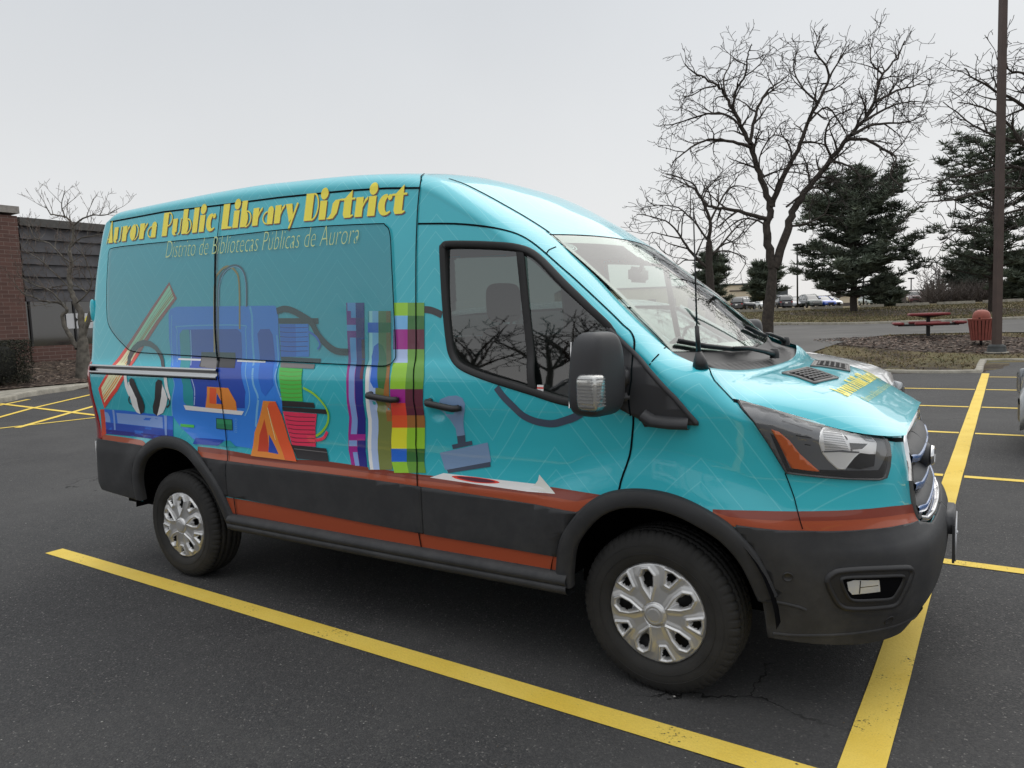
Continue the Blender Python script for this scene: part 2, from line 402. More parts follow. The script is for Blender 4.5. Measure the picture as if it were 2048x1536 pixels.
# ------------------------------------------------------------------ van materials
def paint_mat():
    m = bpy.data.materials.new('teal_paint'); m.use_nodes = True; nt = m.node_tree; b = nt.nodes['Principled BSDF']
    b.inputs['Roughness'].default_value = .32; b.inputs['Coat Weight'].default_value = .8; b.inputs['Coat Roughness'].default_value = .035
    tcn = node(nt, 'ShaderNodeTexCoord'); sp_ = node(nt, 'ShaderNodeSeparateXYZ'); nt.links.new(tcn.outputs['Object'], sp_.inputs[0])
    x, y, z = sp_.outputs
    Pp = .66
    fx = math_n(nt, 'FRACT', math_n(nt, 'MULTIPLY', math_n(nt, 'ADD', x, 10.02), 1/Pp))
    tri = math_n(nt, 'MULTIPLY', math_n(nt, 'ABSOLUTE', math_n(nt, 'SUBTRACT', fx, .5)), Pp*1.15)
    t = math_n(nt, 'ADD', math_n(nt, 'SUBTRACT', z, math_n(nt, 'MULTIPLY', math_n(nt, 'ABSOLUTE', y), .9)), tri)
    t = math_n(nt, 'ADD', t, 5.0)
    f = math_n(nt, 'FRACT', math_n(nt, 'MULTIPLY', t, 1/.098))
    d = math_n(nt, 'ABSOLUTE', math_n(nt, 'SUBTRACT', f, .5))
    l = node(nt, 'ShaderNodeMapRange'); l.inputs[1].default_value = .045; l.inputs[2].default_value = .028; l.inputs[3].default_value = 0; l.inputs[4].default_value = 1; nt.links.new(d, l.inputs[0])
    # groups of four lines, then a gap
    g = math_n(nt, 'FRACT', math_n(nt, 'MULTIPLY', t, 1/.588)); g = math_n(nt, 'LESS_THAN', g, .84)
    k = math_n(nt, 'MULTIPLY', math_n(nt, 'MULTIPLY', l.outputs[0], g), .38)
    mxn = node(nt, 'ShaderNodeMix', data_type='RGBA'); nt.links.new(k, mxn.inputs[0]); mxn.inputs[6].default_value = (.030, .50, .60, 1); mxn.inputs[7].default_value = (.20, .70, .76, 1)
    nt.links.new(mxn.outputs[2], b.inputs['Base Color'])
    # very soft waviness of the sheet metal
    n = node(nt, 'ShaderNodeTexNoise'); n.inputs['Scale'].default_value = 2.2; n.inputs['Detail'].default_value = 1; nt.links.new(tcn.outputs['Object'], n.inputs['Vector'])
    bp = node(nt, 'ShaderNodeBump'); bp.inputs['Strength'].default_value = .10; bp.inputs['Distance'].default_value = .02; nt.links.new(n.outputs[0], bp.inputs['Height'])
    nt.links.new(bp.outputs[0], b.inputs['Normal']); nt.links.new(bp.outputs[0], b.inputs['Coat Normal'])
    return m
TEAL = paint_mat()
def vinyl(name, rgb): return mat('vinyl_'+name, [min(.92, c*1.34) for c in lin(rgb)], rough=.34, coat=.6)
def plastic_mat(name, base, dust=.5):
    """textured black bumper plastic with dust and faint scuffs"""
    m = mat(name, base, rough=.55, spec=.4, bump=.12, bscale=900); nt = m.node_tree; b = nt.nodes['Principled BSDF']
    tcn = node(nt, 'ShaderNodeTexCoord'); n = node(nt, 'ShaderNodeTexNoise'); n.inputs['Scale'].default_value = 8; n.inputs['Detail'].default_value = 11; n.inputs['Roughness'].default_value = .72
    nt.links.new(tcn.outputs['Object'], n.inputs['Vector']); sp_ = node(nt, 'ShaderNodeSeparateXYZ'); nt.links.new(tcn.outputs['Object'], sp_.inputs[0])
    low = node(nt, 'ShaderNodeMapRange'); low.inputs[1].default_value = .85; low.inputs[2].default_value = .35; nt.links.new(sp_.outputs[2], low.inputs[0])
    r = node(nt, 'ShaderNodeMapRange'); r.inputs[1].default_value = .42; r.inputs[2].default_value = .75; nt.links.new(n.outputs[0], r.inputs[0])
    k = math_n(nt, 'MULTIPLY', r.outputs[0], math_n(nt, 'ADD', math_n(nt, 'MULTIPLY', low.outputs[0], .7), .3)); k = math_n(nt, 'MULTIPLY', k, dust)
    # scuffs: thin stretched noise
    n2 = node(nt, 'ShaderNodeTexNoise'); n2.inputs['Scale'].default_value = 14; n2.inputs['Detail'].default_value = 3; n2.inputs['Distortion'].default_value = 2.5
    nt.links.new(tcn.outputs['Object'], n2.inputs['Vector']); a = math_n(nt, 'ABSOLUTE', math_n(nt, 'SUBTRACT', n2.outputs[0], .5)); a = math_n(nt, 'LESS_THAN', a, .0035)
    k = math_n(nt, 'MAXIMUM', k, math_n(nt, 'MULTIPLY', math_n(nt, 'MULTIPLY', a, r.outputs[0]), .55*dust))
    mxn = node(nt, 'ShaderNodeMix', data_type='RGBA'); nt.links.new(k, mxn.inputs[0]); mxn.inputs[6].default_value = (*base, 1); mxn.inputs[7].default_value = (.16, .155, .15, 1)
    nt.links.new(mxn.outputs[2], b.inputs['Base Color']); return m
CLAD = plastic_mat('bumper_plastic', (.028, .029, .032), .22)
BLK = mat('black_plastic', (.018, .018, .020), rough=.45, bump=.05, bscale=500)
GREYP = mat('mirror_plastic', (.032, .033, .037), rough=.5, bump=.08, bscale=700)
RUB = mat('rubber_seal', (.012, .012, .013), rough=.6)
GAP = mat('panel_gap', (.002, .006, .008), rough=.8, spec=.1)
VOID = mat('dark_cavity', (.004, .004, .005), rough=.9, spec=.05)
CHR = mat('chrome', (.82, .82, .83), rough=.08, metal=1)
ALU = mat('rail_aluminium', (.55, .56, .57), rough=.28, metal=1)
SILV = mat('silver_paint', (.56, .56, .56), rough=.30, metal=.65, coat=.3)
GLASS = glass_mat('door_glass', (.44, .53, .50), base_f=.12)
WGLASS = glass_mat('windshield_glass', (.68, .78, .73), base_f=.08, edge=.6)
FILM = glass_mat('window_film', (.50, .78, .80), base_rough=.07, base_f=.07)
CLEAR = glass_mat('lens_clear', (.93, .93, .93))
FRIT = mat('frit_black', (.02, .02, .022), rough=.1, coat=1)
BROWN, BROWN2 = vinyl('brown', (148, 66, 38)), vinyl('dark_brown', (116, 44, 28))
TRIM = mat('interior_grey', (.035, .037, .04), rough=.8); TRIML = mat('headliner_grey', (.30, .31, .31), rough=.9); SEATM = mat('seat_cloth', (.012, .012, .014), rough=.95, spec=.1)
AMB = mat('amber_lens', lin((205, 95, 30)), rough=.15, coat=1); REDL = mat('tail_lens', lin((150, 20, 28)), rough=.12, coat=1)

VAN = world_root('library_van', (-1.6, 0, 0), label='teal library van wrapped with books and yellow lettering, parked across the foreground bay', cat='van')
LAYV = {}
def S(pts): return [sp(*p) for p in pts]
# --- outlines
WIN_F = smooth_pts([(884, 505), (886, 492), (900, 487.5), (975, 489), (1038, 495), (1075, 512), (1125, 563), (1180, 617), (1225, 664), (1240, 720), (1236, 800), (1190, 808), (1128, 804), (1060, 783), (975, 756), (925, 735), (904, 712), (896, 675), (889, 600)], 4, True)
WIN_F = S(WIN_F)
ARF = [(-.462, .42), (-.455, .50), (-.42, .64), (-.346, .748), (-.26, .83), (-.158, .88), (-.03, .899), (.108, .887), (.24, .838), (.345, .77), (.43, .662), (.492, .505)]
ARR = [(-3.735, .50), (-3.725, .64), (-3.69, .735), (-3.63, .82), (-3.541, .89), (-3.425, .937), (-3.308, .953), (-3.171, .941), (-3.064, .903), (-2.956, .838), (-2.856, .744), (-2.781, .637), (-2.727, .50), (-2.70, .43)]
def shrink(pts, c, d): return [(p[0]-(p[0]-c[0])/math.hypot(p[0]-c[0], p[1]-c[1])*d, p[1]-(p[1]-c[1])/math.hypot(p[0]-c[0], p[1]-c[1])*d) for p in pts]
ARFs, ARRs = smooth_pts(ARF, 5), smooth_pts(ARR, 5)
CF_, CR_ = (0, .38), (-3.24, .42)
hole_f = shrink(ARFs, CF_, .055)+[(.490, .50), (.490, .45), (.49, .40), (.49, .1), (-.44, .1)]; hole_r = shrink(ARRs, CR_, .055)+[(-2.74, .1), (-3.68, .1)]
S_GR = 1.185
def zbot(s): return interp([(-5.2, .52), (-4.23, .60), (-4.15, .52), (-3.99, .505), (-3.57, .475), (-3.2, .46), (-2.73, .435), (-1.4, .42), (-.38, .405), (.40, .33), (.453, .322), (.8, .305), (1.05, .300), (1.25, .33), (1.65, .35)], s)
B_SEAM = S([(849, 349), (843, 360), (840.5, 376), (838, 400), (836, 425), (835, 450), (833, 640), (829, 738), (828.5, 766), (828, 797), (832.8, 827), (832.8, 889), (835, 951), (836, 973), (831, 1000), (838, 1060), (846, 1106)])
R_SEAM = S([(444, 410), (441, 440), (437, 475), (434, 540), (434, 660), (439, 722), (440, 760), (444, 783), (449, 831), (455, 888), (457, 920), (452, 943), (459, 969), (470, 995), (475, 1033)])
D_SEAM = S(smooth_pts([(836.5, 447.6), (910, 447.6), (970, 453), (1015, 462), (1045, 473), (1075, 493), (1119.6, 532), (1155, 563), (1222, 626), (1246, 650), (1260.6, 663), (1268, 679), (1268.7, 700), (1268, 745), (1264, 771.6), (1261, 796), (1267, 834), (1265, 869), (1259.5, 912), (1242, 963), (1234, 1006)], 3))
GUT = S([(221, 444), (327, 424), (444, 410), (560, 395), (695, 381.5), (773, 376.6), (840, 376)])
FR_SEAM = S([(1570, 946), (1588, 994), (1605, 1058)])
HOODL = S([(1466, 801), (1605.7, 832.6), (1694, 852.6), (1738.6, 859), (1765, 870), (1776, 879), (1814, 879)])
door_poly = [p for p in B_SEAM if p[1] < 2.115]+[(-.5, .3), (-.12, .3)]+list(reversed(D_SEAM))
slide_poly = R_SEAM+[(-2.7, .3), (-1.22, .3)]+list(reversed(B_SEAM[2:]))+list(reversed(GUT[2:]))

CW = smooth_pts([K0(*p) for p in [(112, 440), (116, 400), (140, 381), (300, 362), (605, 333), (1000, 290), (1340, 272), (1382, 279), (1404, 315), (1412, 450), (1424, 700), (1431, 850), (1424, 895), (1390, 922), (1290, 922), (880, 902), (620, 884), (340, 866), (228, 856), (186, 828), (130, 762), (108, 700), (106, 560)]], 3, True)
cw = S(CW); CWF = [(-3.75, 1.52), (-3.72, 2.16), (-2.6, 2.14), (-1.42, 2.08), (-1.42, 1.50)]; FARCUT = set()
# --- shells
NS = 520; svals = frange(S0, S1, NS); NR = 150
def shell_faces():
    grid = []
    for s_ in svals: grid.append([(s_, z_) for z_ in side_rows(s_, NR, zbot(s_))])
    V = [P(*q) for r_ in grid for q in r_]; n = NR+1; reg = {'body': [], 'front_door': [], 'sliding_door': []}
    for i in range(NS):
        for k_ in range(NR):
            a, b = grid[i][k_], grid[i+1][k_+1]; c = ((a[0]+b[0])/2, (a[1]+b[1])/2)
            if -1.15 < c[0] < .1 and inside(c, WIN_F): continue
            if -.5 < c[0] < .5 and c[1] < .95 and inside(c, hole_f): continue
            if -3.8 < c[0] < -2.7 and c[1] < 1.0 and inside(c, hole_r): continue
            if c[0] > S_GR and .705 < c[1] < 1.075: continue
            q = (i*n+k_, (i+1)*n+k_, (i+1)*n+k_+1, i*n+k_+1)
            if -3.8 < c[0] < -1.4 and inside(c, CWF) and not (-2.70 < c[0] < -2.62): FARCUT.add(q)
            if -1.3 < c[0] < 0 and inside(c, door_poly): reg['front_door'].append(q)
            elif -2.85 < c[0] < -1.1 and inside(c, slide_poly): reg['sliding_door'].append(q)
            else: reg['body'].append(q)
    return V, reg
VS, REG = shell_faces()
def submesh(mb, V, faces, mi=0):
    used = {}; vv = []; ff = []
    for f in faces:
        g = []
        for i in f:
            if i not in used: used[i] = len(vv); vv.append(V[i])
            g.append(used[i])
        ff.append(g)
    mb.add(vv, ff, mi, True)
VSm = [mir(v) for v in VS]
mb = MB(); submesh(mb, VS, REG['body']); submesh(mb, VSm, [tuple(reversed(f)) for f in REG['body'] if f not in FARCUT])
# roof and hood skins
mbr = MB(); mbr.grid([[T(x_, t_) for t_ in frange(-1, 1, 60)] for x_ in frange(-4.24, -.598, 150)])
mbt = MB(); mbt.grid([[T(x_, t_) for t_ in frange(-1, 1, 64)] for x_ in frange(.213, .905, 60)])
body = mb.build('body', [TEAL], VAN); roof = mbr.build('roof', [TEAL], VAN); hood = mbt.build('hood', [TEAL], VAN)
for nm in ('front_door', 'sliding_door'):
    m_ = MB(); submesh(m_, VS, REG[nm]); o_ = m_.build(nm, [TEAL], VAN)
    if nm == 'front_door': DOOR = o_
    else: SLIDE = o_
m_ = MB()
for nm in ('front_door', 'sliding_door'): submesh(m_, VSm, [tuple(reversed(f)) for f in REG[nm] if f not in FARCUT])
m_.build('side_panel', [TEAL], VAN)

# --- panel gaps
g = MB()
for ln, w, o_ in ((B_SEAM, .007, .0055), (R_SEAM, .007, .0085), (D_SEAM, .009, .0022), (GUT, .010, .0022), (FR_SEAM, .004, .003), (HOODL, .017, .0022)): ribbon(g, ln, w, off=o_)
ribbon(g, S(smooth_pts([(434, 478), (433, 520), (432.5, 640), (435, 690), (438, 722)], 3)), .014, off=.0108)
for ln in ([(1092, 508), (1098, 500), (1112, 494)], [(1299.4, 730), (1306, 721), (1315, 711.5), (1332, 692.5)], [(221, 444), (223, 436), (226, 427)], [(1421.7, 733), (1422.5, 748), (1428.5, 761), (1445, 779), (1466, 801)]): ribbon(g, S(ln), .006, off=.0022)
for sg in (-1, 1): ribbon(g, [(x_, sg*.975) for x_ in frange(-1.16, -.61, 20)], .012, off=.0018, fn=T)
ribbon(g, [(-1.27+.01*abs(t_)*0, t_) for t_ in frange(-1, 1, 30)], .006, off=.002, fn=T)
for sg in (-1, 1): ribbon(g, [(x_, sg*.985) for x_ in frange(-.62, .0, 20)], .008, off=.003, fn=T)
g.build('panel_gap', [GAP], VAN)

# --- black lower cladding, bumpers, flares, sill
cl = MB()
def zc(v): return v
top_r = S([(192, 877), (240, 884), (296, 893)])
patch(cl, top_r+[p for p in reversed(shrink(ARRs[:14], CR_, -.0))]+[(-3.72, zbot(-3.72)+.002), (-3.99, .508), (-4.15, .523), (-4.22, .60), (-4.26, .70), (-4.26, .885)], off=.010, th=.02, du=.04)
mid_t = S([(405, 913), (455, 922), (640, 945), (836, 972), (1000, 997), (1146, 1023)])
mid_b = S([(1114, 1112), (845, 1066), (640, 1027), (462, 993)])
def clip_top(pts): return pts
a_r = [p for p in ARRs if p[0] > -2.98 and p[1] > .62]; a_f = [p for p in ARFs if p[0] < -.30 and p[1] > .60]
sB = -1.215; sR = S([(455, 922)])[0][0]
def cut(a, b, x): return a[1]+(b[1]-a[1])*(x-a[0])/(b[0]-a[0])
zt = lambda s_: interp([(p[0], p[1]) for p in mid_t], s_); zbm = lambda s_: interp(sorted([(p[0], p[1]) for p in mid_b]), s_)
def strip(mb, s0, s1, f0, f1, n=12, **k):
    xs = frange(s0, s1, n); patch(mb, [(x_, f0(x_)) for x_ in xs]+[(x_, f1(x_)) for x_ in reversed(xs)], **k)
patch(cl, [(-3.0, zt(-3.0)), (sR-.004, zt(sR)), (sR-.004, zbm(sR)), (-2.79, zbm(-2.75))]+[p for p in reversed(a_r)], off=.009, th=.02)
strip(cl, sR+.004, sB-.004, zbm, zt, off=.011, th=.02)
patch(cl, [(x_, zt(x_)) for x_ in frange(sB+.004, -.34, 8)]+[p for p in reversed(a_f)]+[(x_, zbm(x_)) for x_ in frange(-.44, sB+.004, 8)], off=.011, th=.02)
# sill step
sweep(cl, [(x_, interp([(-2.72, .448), (-1.4, .436), (-.40, .430)], x_)) for x_ in frange(-2.74, -.40, 12)], [(.0, .0), (.004, .03), (-.006, .045), (-.03, .045), (-.05, .02), (-.06, -.05)])
sweep(cl, [(x_, interp([(-2.72, .448), (-1.4, .436), (-.40, .430)], x_)) for x_ in frange(-2.74, -.40, 12)], [(.0, .0), (-.004, .03), (.006, .045), (.03, .045), (.05, .02), (.06, -.05)])
cl.build('side_cladding', [CLAD], VAN)
for pts in (ARFs, ARRs):
    fl = MB(); q = shrink(pts, CF_ if pts is ARFs else CR_, .037)
    sweep(fl, q, [(-.040, -.02), (-.040, .014), (-.030, .024), (.026, .026), (.037, .018), (.040, -.06)])
    sweep(fl, q, [(.040, -.02), (.040, .014), (.030, .024)])
    fl.build('wheel_arch_trim', [CLAD], VAN)
bp_ = MB()
fa = [p for p in ARFs if p[0] > .33]
bt = [(.349, .787), (.506, .770), (.647, .766), (.837, .764), (1.0, .757), (1.116, .744), (1.17, .725), (1.25, .705), (S1-.001, .700)]
patch(bp_, bt+[(S1-.001, .352)]+[(x_, zbot(x_)+.001) for x_ in (1.5, 1.25, 1.05, .8, .6)]+[(.453, .33), (.444, .42), (.434, .497)]+list(reversed(fa)), off=.014, th=.03, du=.03, dv=.02)
bumper = bp_
n0 = len(bp_.v)
bp_.add([mir(v) for v in bp_.v[:n0]], [tuple(reversed(f)) for f in bp_.f], 0, True)
# underside lip of the bumper
bp_.grid([[P(s_, zbot(s_)+.004, .012) for s_ in frange(.50, S1, 20)], [P(s_, zbot(s_)+.01, 0)*1.0+Vector((-.02 if s_ < .8 else -.10, .08, .03)) for s_ in frange(.50, S1, 20)]])
BUMP = bp_.build('front_bumper', [CLAD], VAN)
# ledge between bumper top and the grille
# --- brown stripe of the wrap
st = MB()
zl = lambda pts: (lambda s_: interp(sorted([(p[0], p[1]) for p in S(pts)]), s_))
t1 = zl([(203, 868), (290, 882), (345, 893), (400, 893), (470, 903), (560, 918), (640, 921), (760, 938), (850, 950), (1000, 965), (1110, 975), (1205, 990)])
ARFc = [p for p in ARFs if -.34 < p[0] < -.15]
patch(st, [(-4.16, t1(-4.16)), (-3.9, t1(-3.9)), (-3.60, t1(-3.60))]+[p for p in reversed([q for q in ARRs if -3.66 < q[0] < -3.42])][0:0]+[(-3.55, .885)]+list(reversed(top_r)), 0, off=.0016)
xs = frange(-3.0, -.22, 24)
low = lambda s_: zt(s_)-.004 if s_ < -.3 else interp([(-.3, zt(-.3)-.004), (-.2, .862)], s_)
patch(st, [(x_, low(x_)) for x_ in xs]+[(x_, max(low(x_)+.004, t1(x_))) for x_ in reversed(xs)], 0, off=.0016)
patch(st, [(x_, low(x_)+(t1(x_)-low(x_))*.55) for x_ in xs]+[(x_, max(low(x_)+.006, t1(x_))) for x_ in reversed(xs)], 1, off=.0022)
t2 = zl([(1433, 1019), (1500, 1021), (1560, 1022.5), (1640, 1022), (1700, 1020), (1770, 1014), (1830, 1006)])
xs = [.26, .32]+frange(.36, 1.165, 14)
lo2 = lambda s_: interp([(.25, .84), (.33, .79)]+bt[0:7], s_)-.010
patch(st, [(x_, lo2(x_)) for x_ in xs]+[(x_, max(lo2(x_)+.003, t2(x_))) for x_ in reversed(xs)], 0, off=.0016, du=.03)
patch(st, [(x_, lo2(x_)+(t2(x_)-lo2(x_))*.58) for x_ in xs]+[(x_, max(lo2(x_)+.004, t2(x_))) for x_ in reversed(xs)], 1, off=.0022, du=.03)
l1 = zl([(457, 996), (640, 1028), (836, 1061), (1000, 1090), (1114, 1112)]); l0 = zl([(468, 1034), (640, 1068), (845, 1107), (1000, 1134), (1114, 1158)])
xs = frange(-2.775, -.425, 20)
patch(st, [(x_, l0(x_)-.01) for x_ in xs]+[(x_, l1(x_)+.004) for x_ in reversed(xs)], 0, off=.0016)
patch(st, [(x_, l0(x_)-.01) for x_ in xs]+[(x_, l0(x_)+.030) for x_ in reversed(xs)], 1, off=.0022)
st.build('stripe', [BROWN, BROWN2], VAN)

# ------------------------------------------------------------------ wrap artwork (vinyl shapes lying on the body)
C = {}
for n_, c_ in dict(red=(214, 62, 48), cream=(233, 217, 172), tan=(190, 160, 120), orange=(240, 130, 50), dorange=(222, 84, 42), black=(40, 38, 42), white=(232, 236, 238), pale=(205, 206, 200), blue=(44, 122, 214), mblue=(32, 98, 196), dblue=(26, 66, 164), navy=(30, 30, 120), lblue=(110, 170, 232), gblue=(120, 150, 205), teal2=(26, 140, 150), green=(70, 180, 70), dgreen=(52, 104, 52), lime=(140, 190, 48), lime2=(96, 146, 52), magenta=(150, 32, 130), maroon=(88, 34, 52), lav=(160, 180, 220), pink=(226, 48, 86), yellow=(246, 214, 50), olive=(112, 120, 62), brown3=(150, 98, 48), grey=(110, 106, 106), steel=(112, 138, 172), dsteel=(62, 72, 90), screen=(46, 140, 96), screen2=(36, 120, 84), purple=(70, 40, 110), ograyv=(120, 120, 124), dkorange=(190, 62, 34)).items(): C[n_] = vinyl(n_, c_)
ART = MB(); AM = list(C.values()); AI = {k_: i for i, k_ in enumerate(C)}
lay = [.0018]
def art(conv_, pts, col, sub=0, up=True):
    q = [conv_(*p) if conv_ else p for p in pts]
    if sub: q = smooth_pts(q, sub, True)
    patch(ART, [sp(*p) for p in q], AI[col], off=lay[0], du=.12, dv=.012)
    if up: lay[0] += .00011
def artline(conv_, pts, w, col, sub=4):
    q = [conv_(*p) if conv_ else p for p in pts]
    if sub: q = smooth_pts(q, sub)
    ribbon(ART, [sp(*p) for p in q], w, AI[col], off=lay[0]); lay[0] += .00011
# leaning book
art(K0, [(387, 537), (300, 665), (215, 795), (135, 905), (98, 962), (62, 1025), (76, 1072), (90, 1117), (150, 1035), (190, 965), (235, 890), (275, 825), (340, 725), (422, 612), (402, 570)], 'red')
art(K0, [(388, 552), (310, 672), (225, 805), (145, 915), (108, 968), (76, 1022), (90, 1090), (140, 1020), (180, 955), (222, 882), (262, 815), (328, 715), (409, 610), (396, 575)], 'cream')
for a, b, c_ in ((.3, .3, 'tan'), (.5, .5, 'tan'), (.66, .66, 'orange'), (.82, .82, 'orange')):
    L_ = [(388, 552), (310, 672), (225, 805), (145, 915), (108, 968), (76, 1022)]; R_ = [(409, 610), (328, 715), (262, 815), (180, 955), (140, 1020), (90, 1090)]
    artline(K0, [(l[0]+(r_[0]-l[0])*a, l[1]+(r_[1]-l[1])*a) for l, r_ in zip(L_, R_)], .008 if c_ == 'orange' else .005, c_)
lay[0] = 0.0024
# blue camper in the lower corner
art(K1, [(55, 914), (110, 912), (118, 1165), (68, 1195)], 'dkorange')
art(K1, [(97, 912), (300, 925), (540, 955), (800, 985), (806, 1192), (640, 1222), (400, 1190), (118, 1165)], 'mblue')
art(K1, [(110, 1045), (400, 1080), (800, 1125), (804, 1190), (640, 1222), (400, 1190), (118, 1165)], 'dblue')
art(K1, [(114, 1118), (400, 1150), (700, 1180), (760, 1180), (640, 1222), (400, 1192), (118, 1166)], 'navy')
art(K1, [(222, 950), (450, 968), (692, 992), (700, 1108), (460, 1080), (236, 1055)], 'gblue')
art(K1, [(100, 935), (135, 948), (156, 990), (163, 1050), (112, 1043)], 'gblue')
art(K1, [(180, 918), (200, 920), (215, 1125), (200, 1125)], 'gblue'); art(K1, [(708, 975), (738, 978), (742, 1180), (722, 1178)], 'gblue')
lay[0] = 0.0034
# headphones
art(K1, [(325, 460), (338, 375), (378, 285), (435, 225), (500, 203), (572, 216), (640, 268), (692, 350), (717, 480), (685, 480), (660, 372), (618, 305), (560, 272), (508, 264), (452, 287), (402, 345), (372, 400), (358, 462)], 'black')
art(K1, [(300, 560), (330, 560), (336, 640), (366, 740), (372, 800), (350, 775), (312, 680)], 'white')
art(K1, [(710, 585), (742, 590), (750, 680), (778, 790), (770, 850), (745, 760), (722, 700)], 'white')
for sgn, x_ in ((1, 372), (-1, 742)): artline(K1, [(x_, 770), (x_-20*sgn, 800), (x_-18*sgn, 840), (x_+8*sgn, 862)] if sgn > 0 else [(x_+5, 798), (x_+25, 820), (x_+20, 870), (x_-5, 893)], .010, 'black')
art(K1, [(345, 640), (352, 630), (400, 700), (440, 800), (470, 962), (432, 945), (390, 880), (362, 780)], 'white')
art(K1, [(355, 612), (376, 592), (402, 604), (440, 700), (488, 800), (512, 880), (505, 940), (472, 964), (448, 890), (430, 800), (392, 720), (360, 655)], 'black')
art(K1, [(692, 655), (725, 730), (748, 800), (735, 870), (700, 950), (640, 980), (660, 900), (685, 780)], 'white')
art(K1, [(626, 640), (652, 607), (690, 622), (694, 680), (682, 780), (668, 870), (638, 978), (602, 950), (596, 885), (618, 800), (622, 700)], 'black')
lay[0] = 0.003
# big blue machine
art(K0, [(385, 690), (392, 662), (420, 650), (640, 648), (872, 645), (886, 662), (890, 780), (895, 900), (880, 965), (885, 1010), (908, 1075), (905, 1140), (880, 1200), (872, 1312), (770, 1300), (700, 1290), (600, 1272), (500, 1258), (440, 1200), (402, 1150), (398, 1080), (412, 1000), (395, 920), (388, 800)], 'blue')
artline(K0, [(758, 650), (768, 700), (770, 800), (776, 900), (770, 960), (775, 1010), (795, 1065), (790, 1130), (785, 1200)], .016, 'lblue')
artline(K0, [(882, 780), (888, 900), (874, 965), (880, 1010), (902, 1075)], .010, 'lblue')
artline(K0, [(400, 690), (398, 800), (405, 900), (402, 960), (412, 1010), (400, 1080), (402, 1150)], .007, 'lblue')
artline(K0, [(425, 905), (425, 760), (440, 740), (715, 735), (738, 765), (742, 900), (738, 960), (755, 1040), (755, 1100), (735, 1150)], .007, 'lblue')
art(K0, [(436, 775), (450, 755), (700, 752), (718, 770), (722, 880), (718, 950), (738, 1040), (735, 1115), (470, 1105), (455, 1085), (452, 1010), (440, 960), (440, 870)], 'dblue')
art(K0, [(436, 775), (450, 756), (480, 755), (486, 870), (482, 960), (500, 1040), (500, 1105), (470, 1105), (455, 1085), (452, 1010), (440, 960), (440, 870)], 'teal2')
artline(K0, [(486, 757), (490, 870), (488, 960), (505, 1030), (503, 1100)], .008, 'lav')
art(K0, [(793, 775), (806, 753), (848, 752), (862, 778), (871, 905), (802, 902)], 'dblue')
art(K0, [(806, 905), (870, 908), (862, 980), (868, 1010), (830, 1060), (812, 1040), (798, 980)], 'mblue')
artline(K0, [(430, 890), (500, 893), (560, 895)], .012, 'white', 0); artline(K0, [(700, 898), (760, 901), (830, 903)], .012, 'white', 0)
artline(K0, [(596, 860), (596, 560), (618, 492), (655, 466), (690, 484), (709, 540), (712, 752)], .014, 'orange')
artline(K0, [(614, 870), (615, 560), (640, 490), (685, 462), (724, 480), (741, 540), (742, 650)], .016, 'dsteel')
artline(K0, [(617, 650), (618, 560), (642, 494), (685, 467), (721, 484), (738, 542), (739, 650)], .004, 'lav')
art(K0, [(536, 858), (692, 860), (690, 932), (527, 925)], 'black')
art(K0, [(536, 880), (606, 882), (604, 935), (532, 928)], 'grey')
art(K0, [(563, 1016), (660, 1022), (695, 1085), (700, 1128), (555, 1115), (562, 1060)], 'orange')
art(K0, [(576, 1022), (606, 1024), (604, 1095), (574, 1092)], 'dorange'); art(K0, [(608, 1045), (636, 1096), (606, 1094)], 'dblue')
art(K0, [(455, 1100), (560, 1112), (732, 1128), (722, 1146), (465, 1122)], 'white')
art(K1, [(1250, 1005), (1410, 1018), (1415, 1125), (1250, 1108)], 'screen'); art(K1, [(1252, 1056), (1412, 1070), (1415, 1125), (1250, 1108)], 'screen2')
for a, b in (((1250, 1005), (1410, 1018)), ((1410, 1018), (1415, 1125)), ((1415, 1125), (1250, 1108)), ((1250, 1108), (1250, 1005))): artline(K1, [a, b], .004, 'black', 0)
for k_ in range(4): artline(K1, [(1442, 1010+k_*38), (1462, 1012+k_*38), (1462, 1034+k_*38), (1442, 1032+k_*38), (1442, 1010+k_*38)], .003, 'lblue', 0)
artline(K1, [(884, 1076), (1022, 1088)], .018, 'green', 0)
art(K1, [(1040, 1205), (1330, 1225), (1270, 1287), (1010, 1268)], 'dblue'); art(K1, [(1270, 1287), (1340, 1232), (1390, 1232), (1460, 1305)], 'teal2')
lay[0] = 0.0026
# thread spools
art(K2, [(240, 275), (475, 275), (480, 540), (252, 540)], 'mblue'); art(K2, [(370, 275), (475, 275), (480, 540), (376, 540)], 'blue')
for k_ in range(6): artline(K2, [(245, 300+k_*38), (330, 306+k_*38), (470, 302+k_*38)], .0035, 'navy')
art(K2, [(230, 228), (555, 228), (555, 273), (236, 272)], 'black')
art(K2, [(252, 540), (575, 556), (572, 592), (255, 576)], 'black'); art(K2, [(250, 585), (530, 602), (522, 637), (252, 627)], 'grey')
art(K2, [(243, 627), (430, 638), (432, 900), (262, 893), (245, 760)], 'green')
for k_ in range(7): artline(K2, [(246, 655+k_*34), (330, 664+k_*34), (424, 660+k_*34)], .004, 'lime2')
art(K2, [(262, 893), (520, 910), (530, 952), (268, 938)], 'black'); art(K2, [(266, 942), (625, 964), (627, 1002), (272, 974)], 'black')
art(K2, [(270, 978), (545, 1000), (532, 1120), (536, 1266), (345, 1252), (295, 1090)], 'pink'); 
for k_ in range(7): artline(K2, [(290+k_*8, 1012+k_*34), (380, 1024+k_*34), (530, 1028+k_*34)], .004, 'maroon')
art(K2, [(340, 1250), (622, 1280), (642, 1386), (386, 1362)], 'black'); artline(K2, [(362, 1282), (630, 1312)], .004, 'grey', 0)
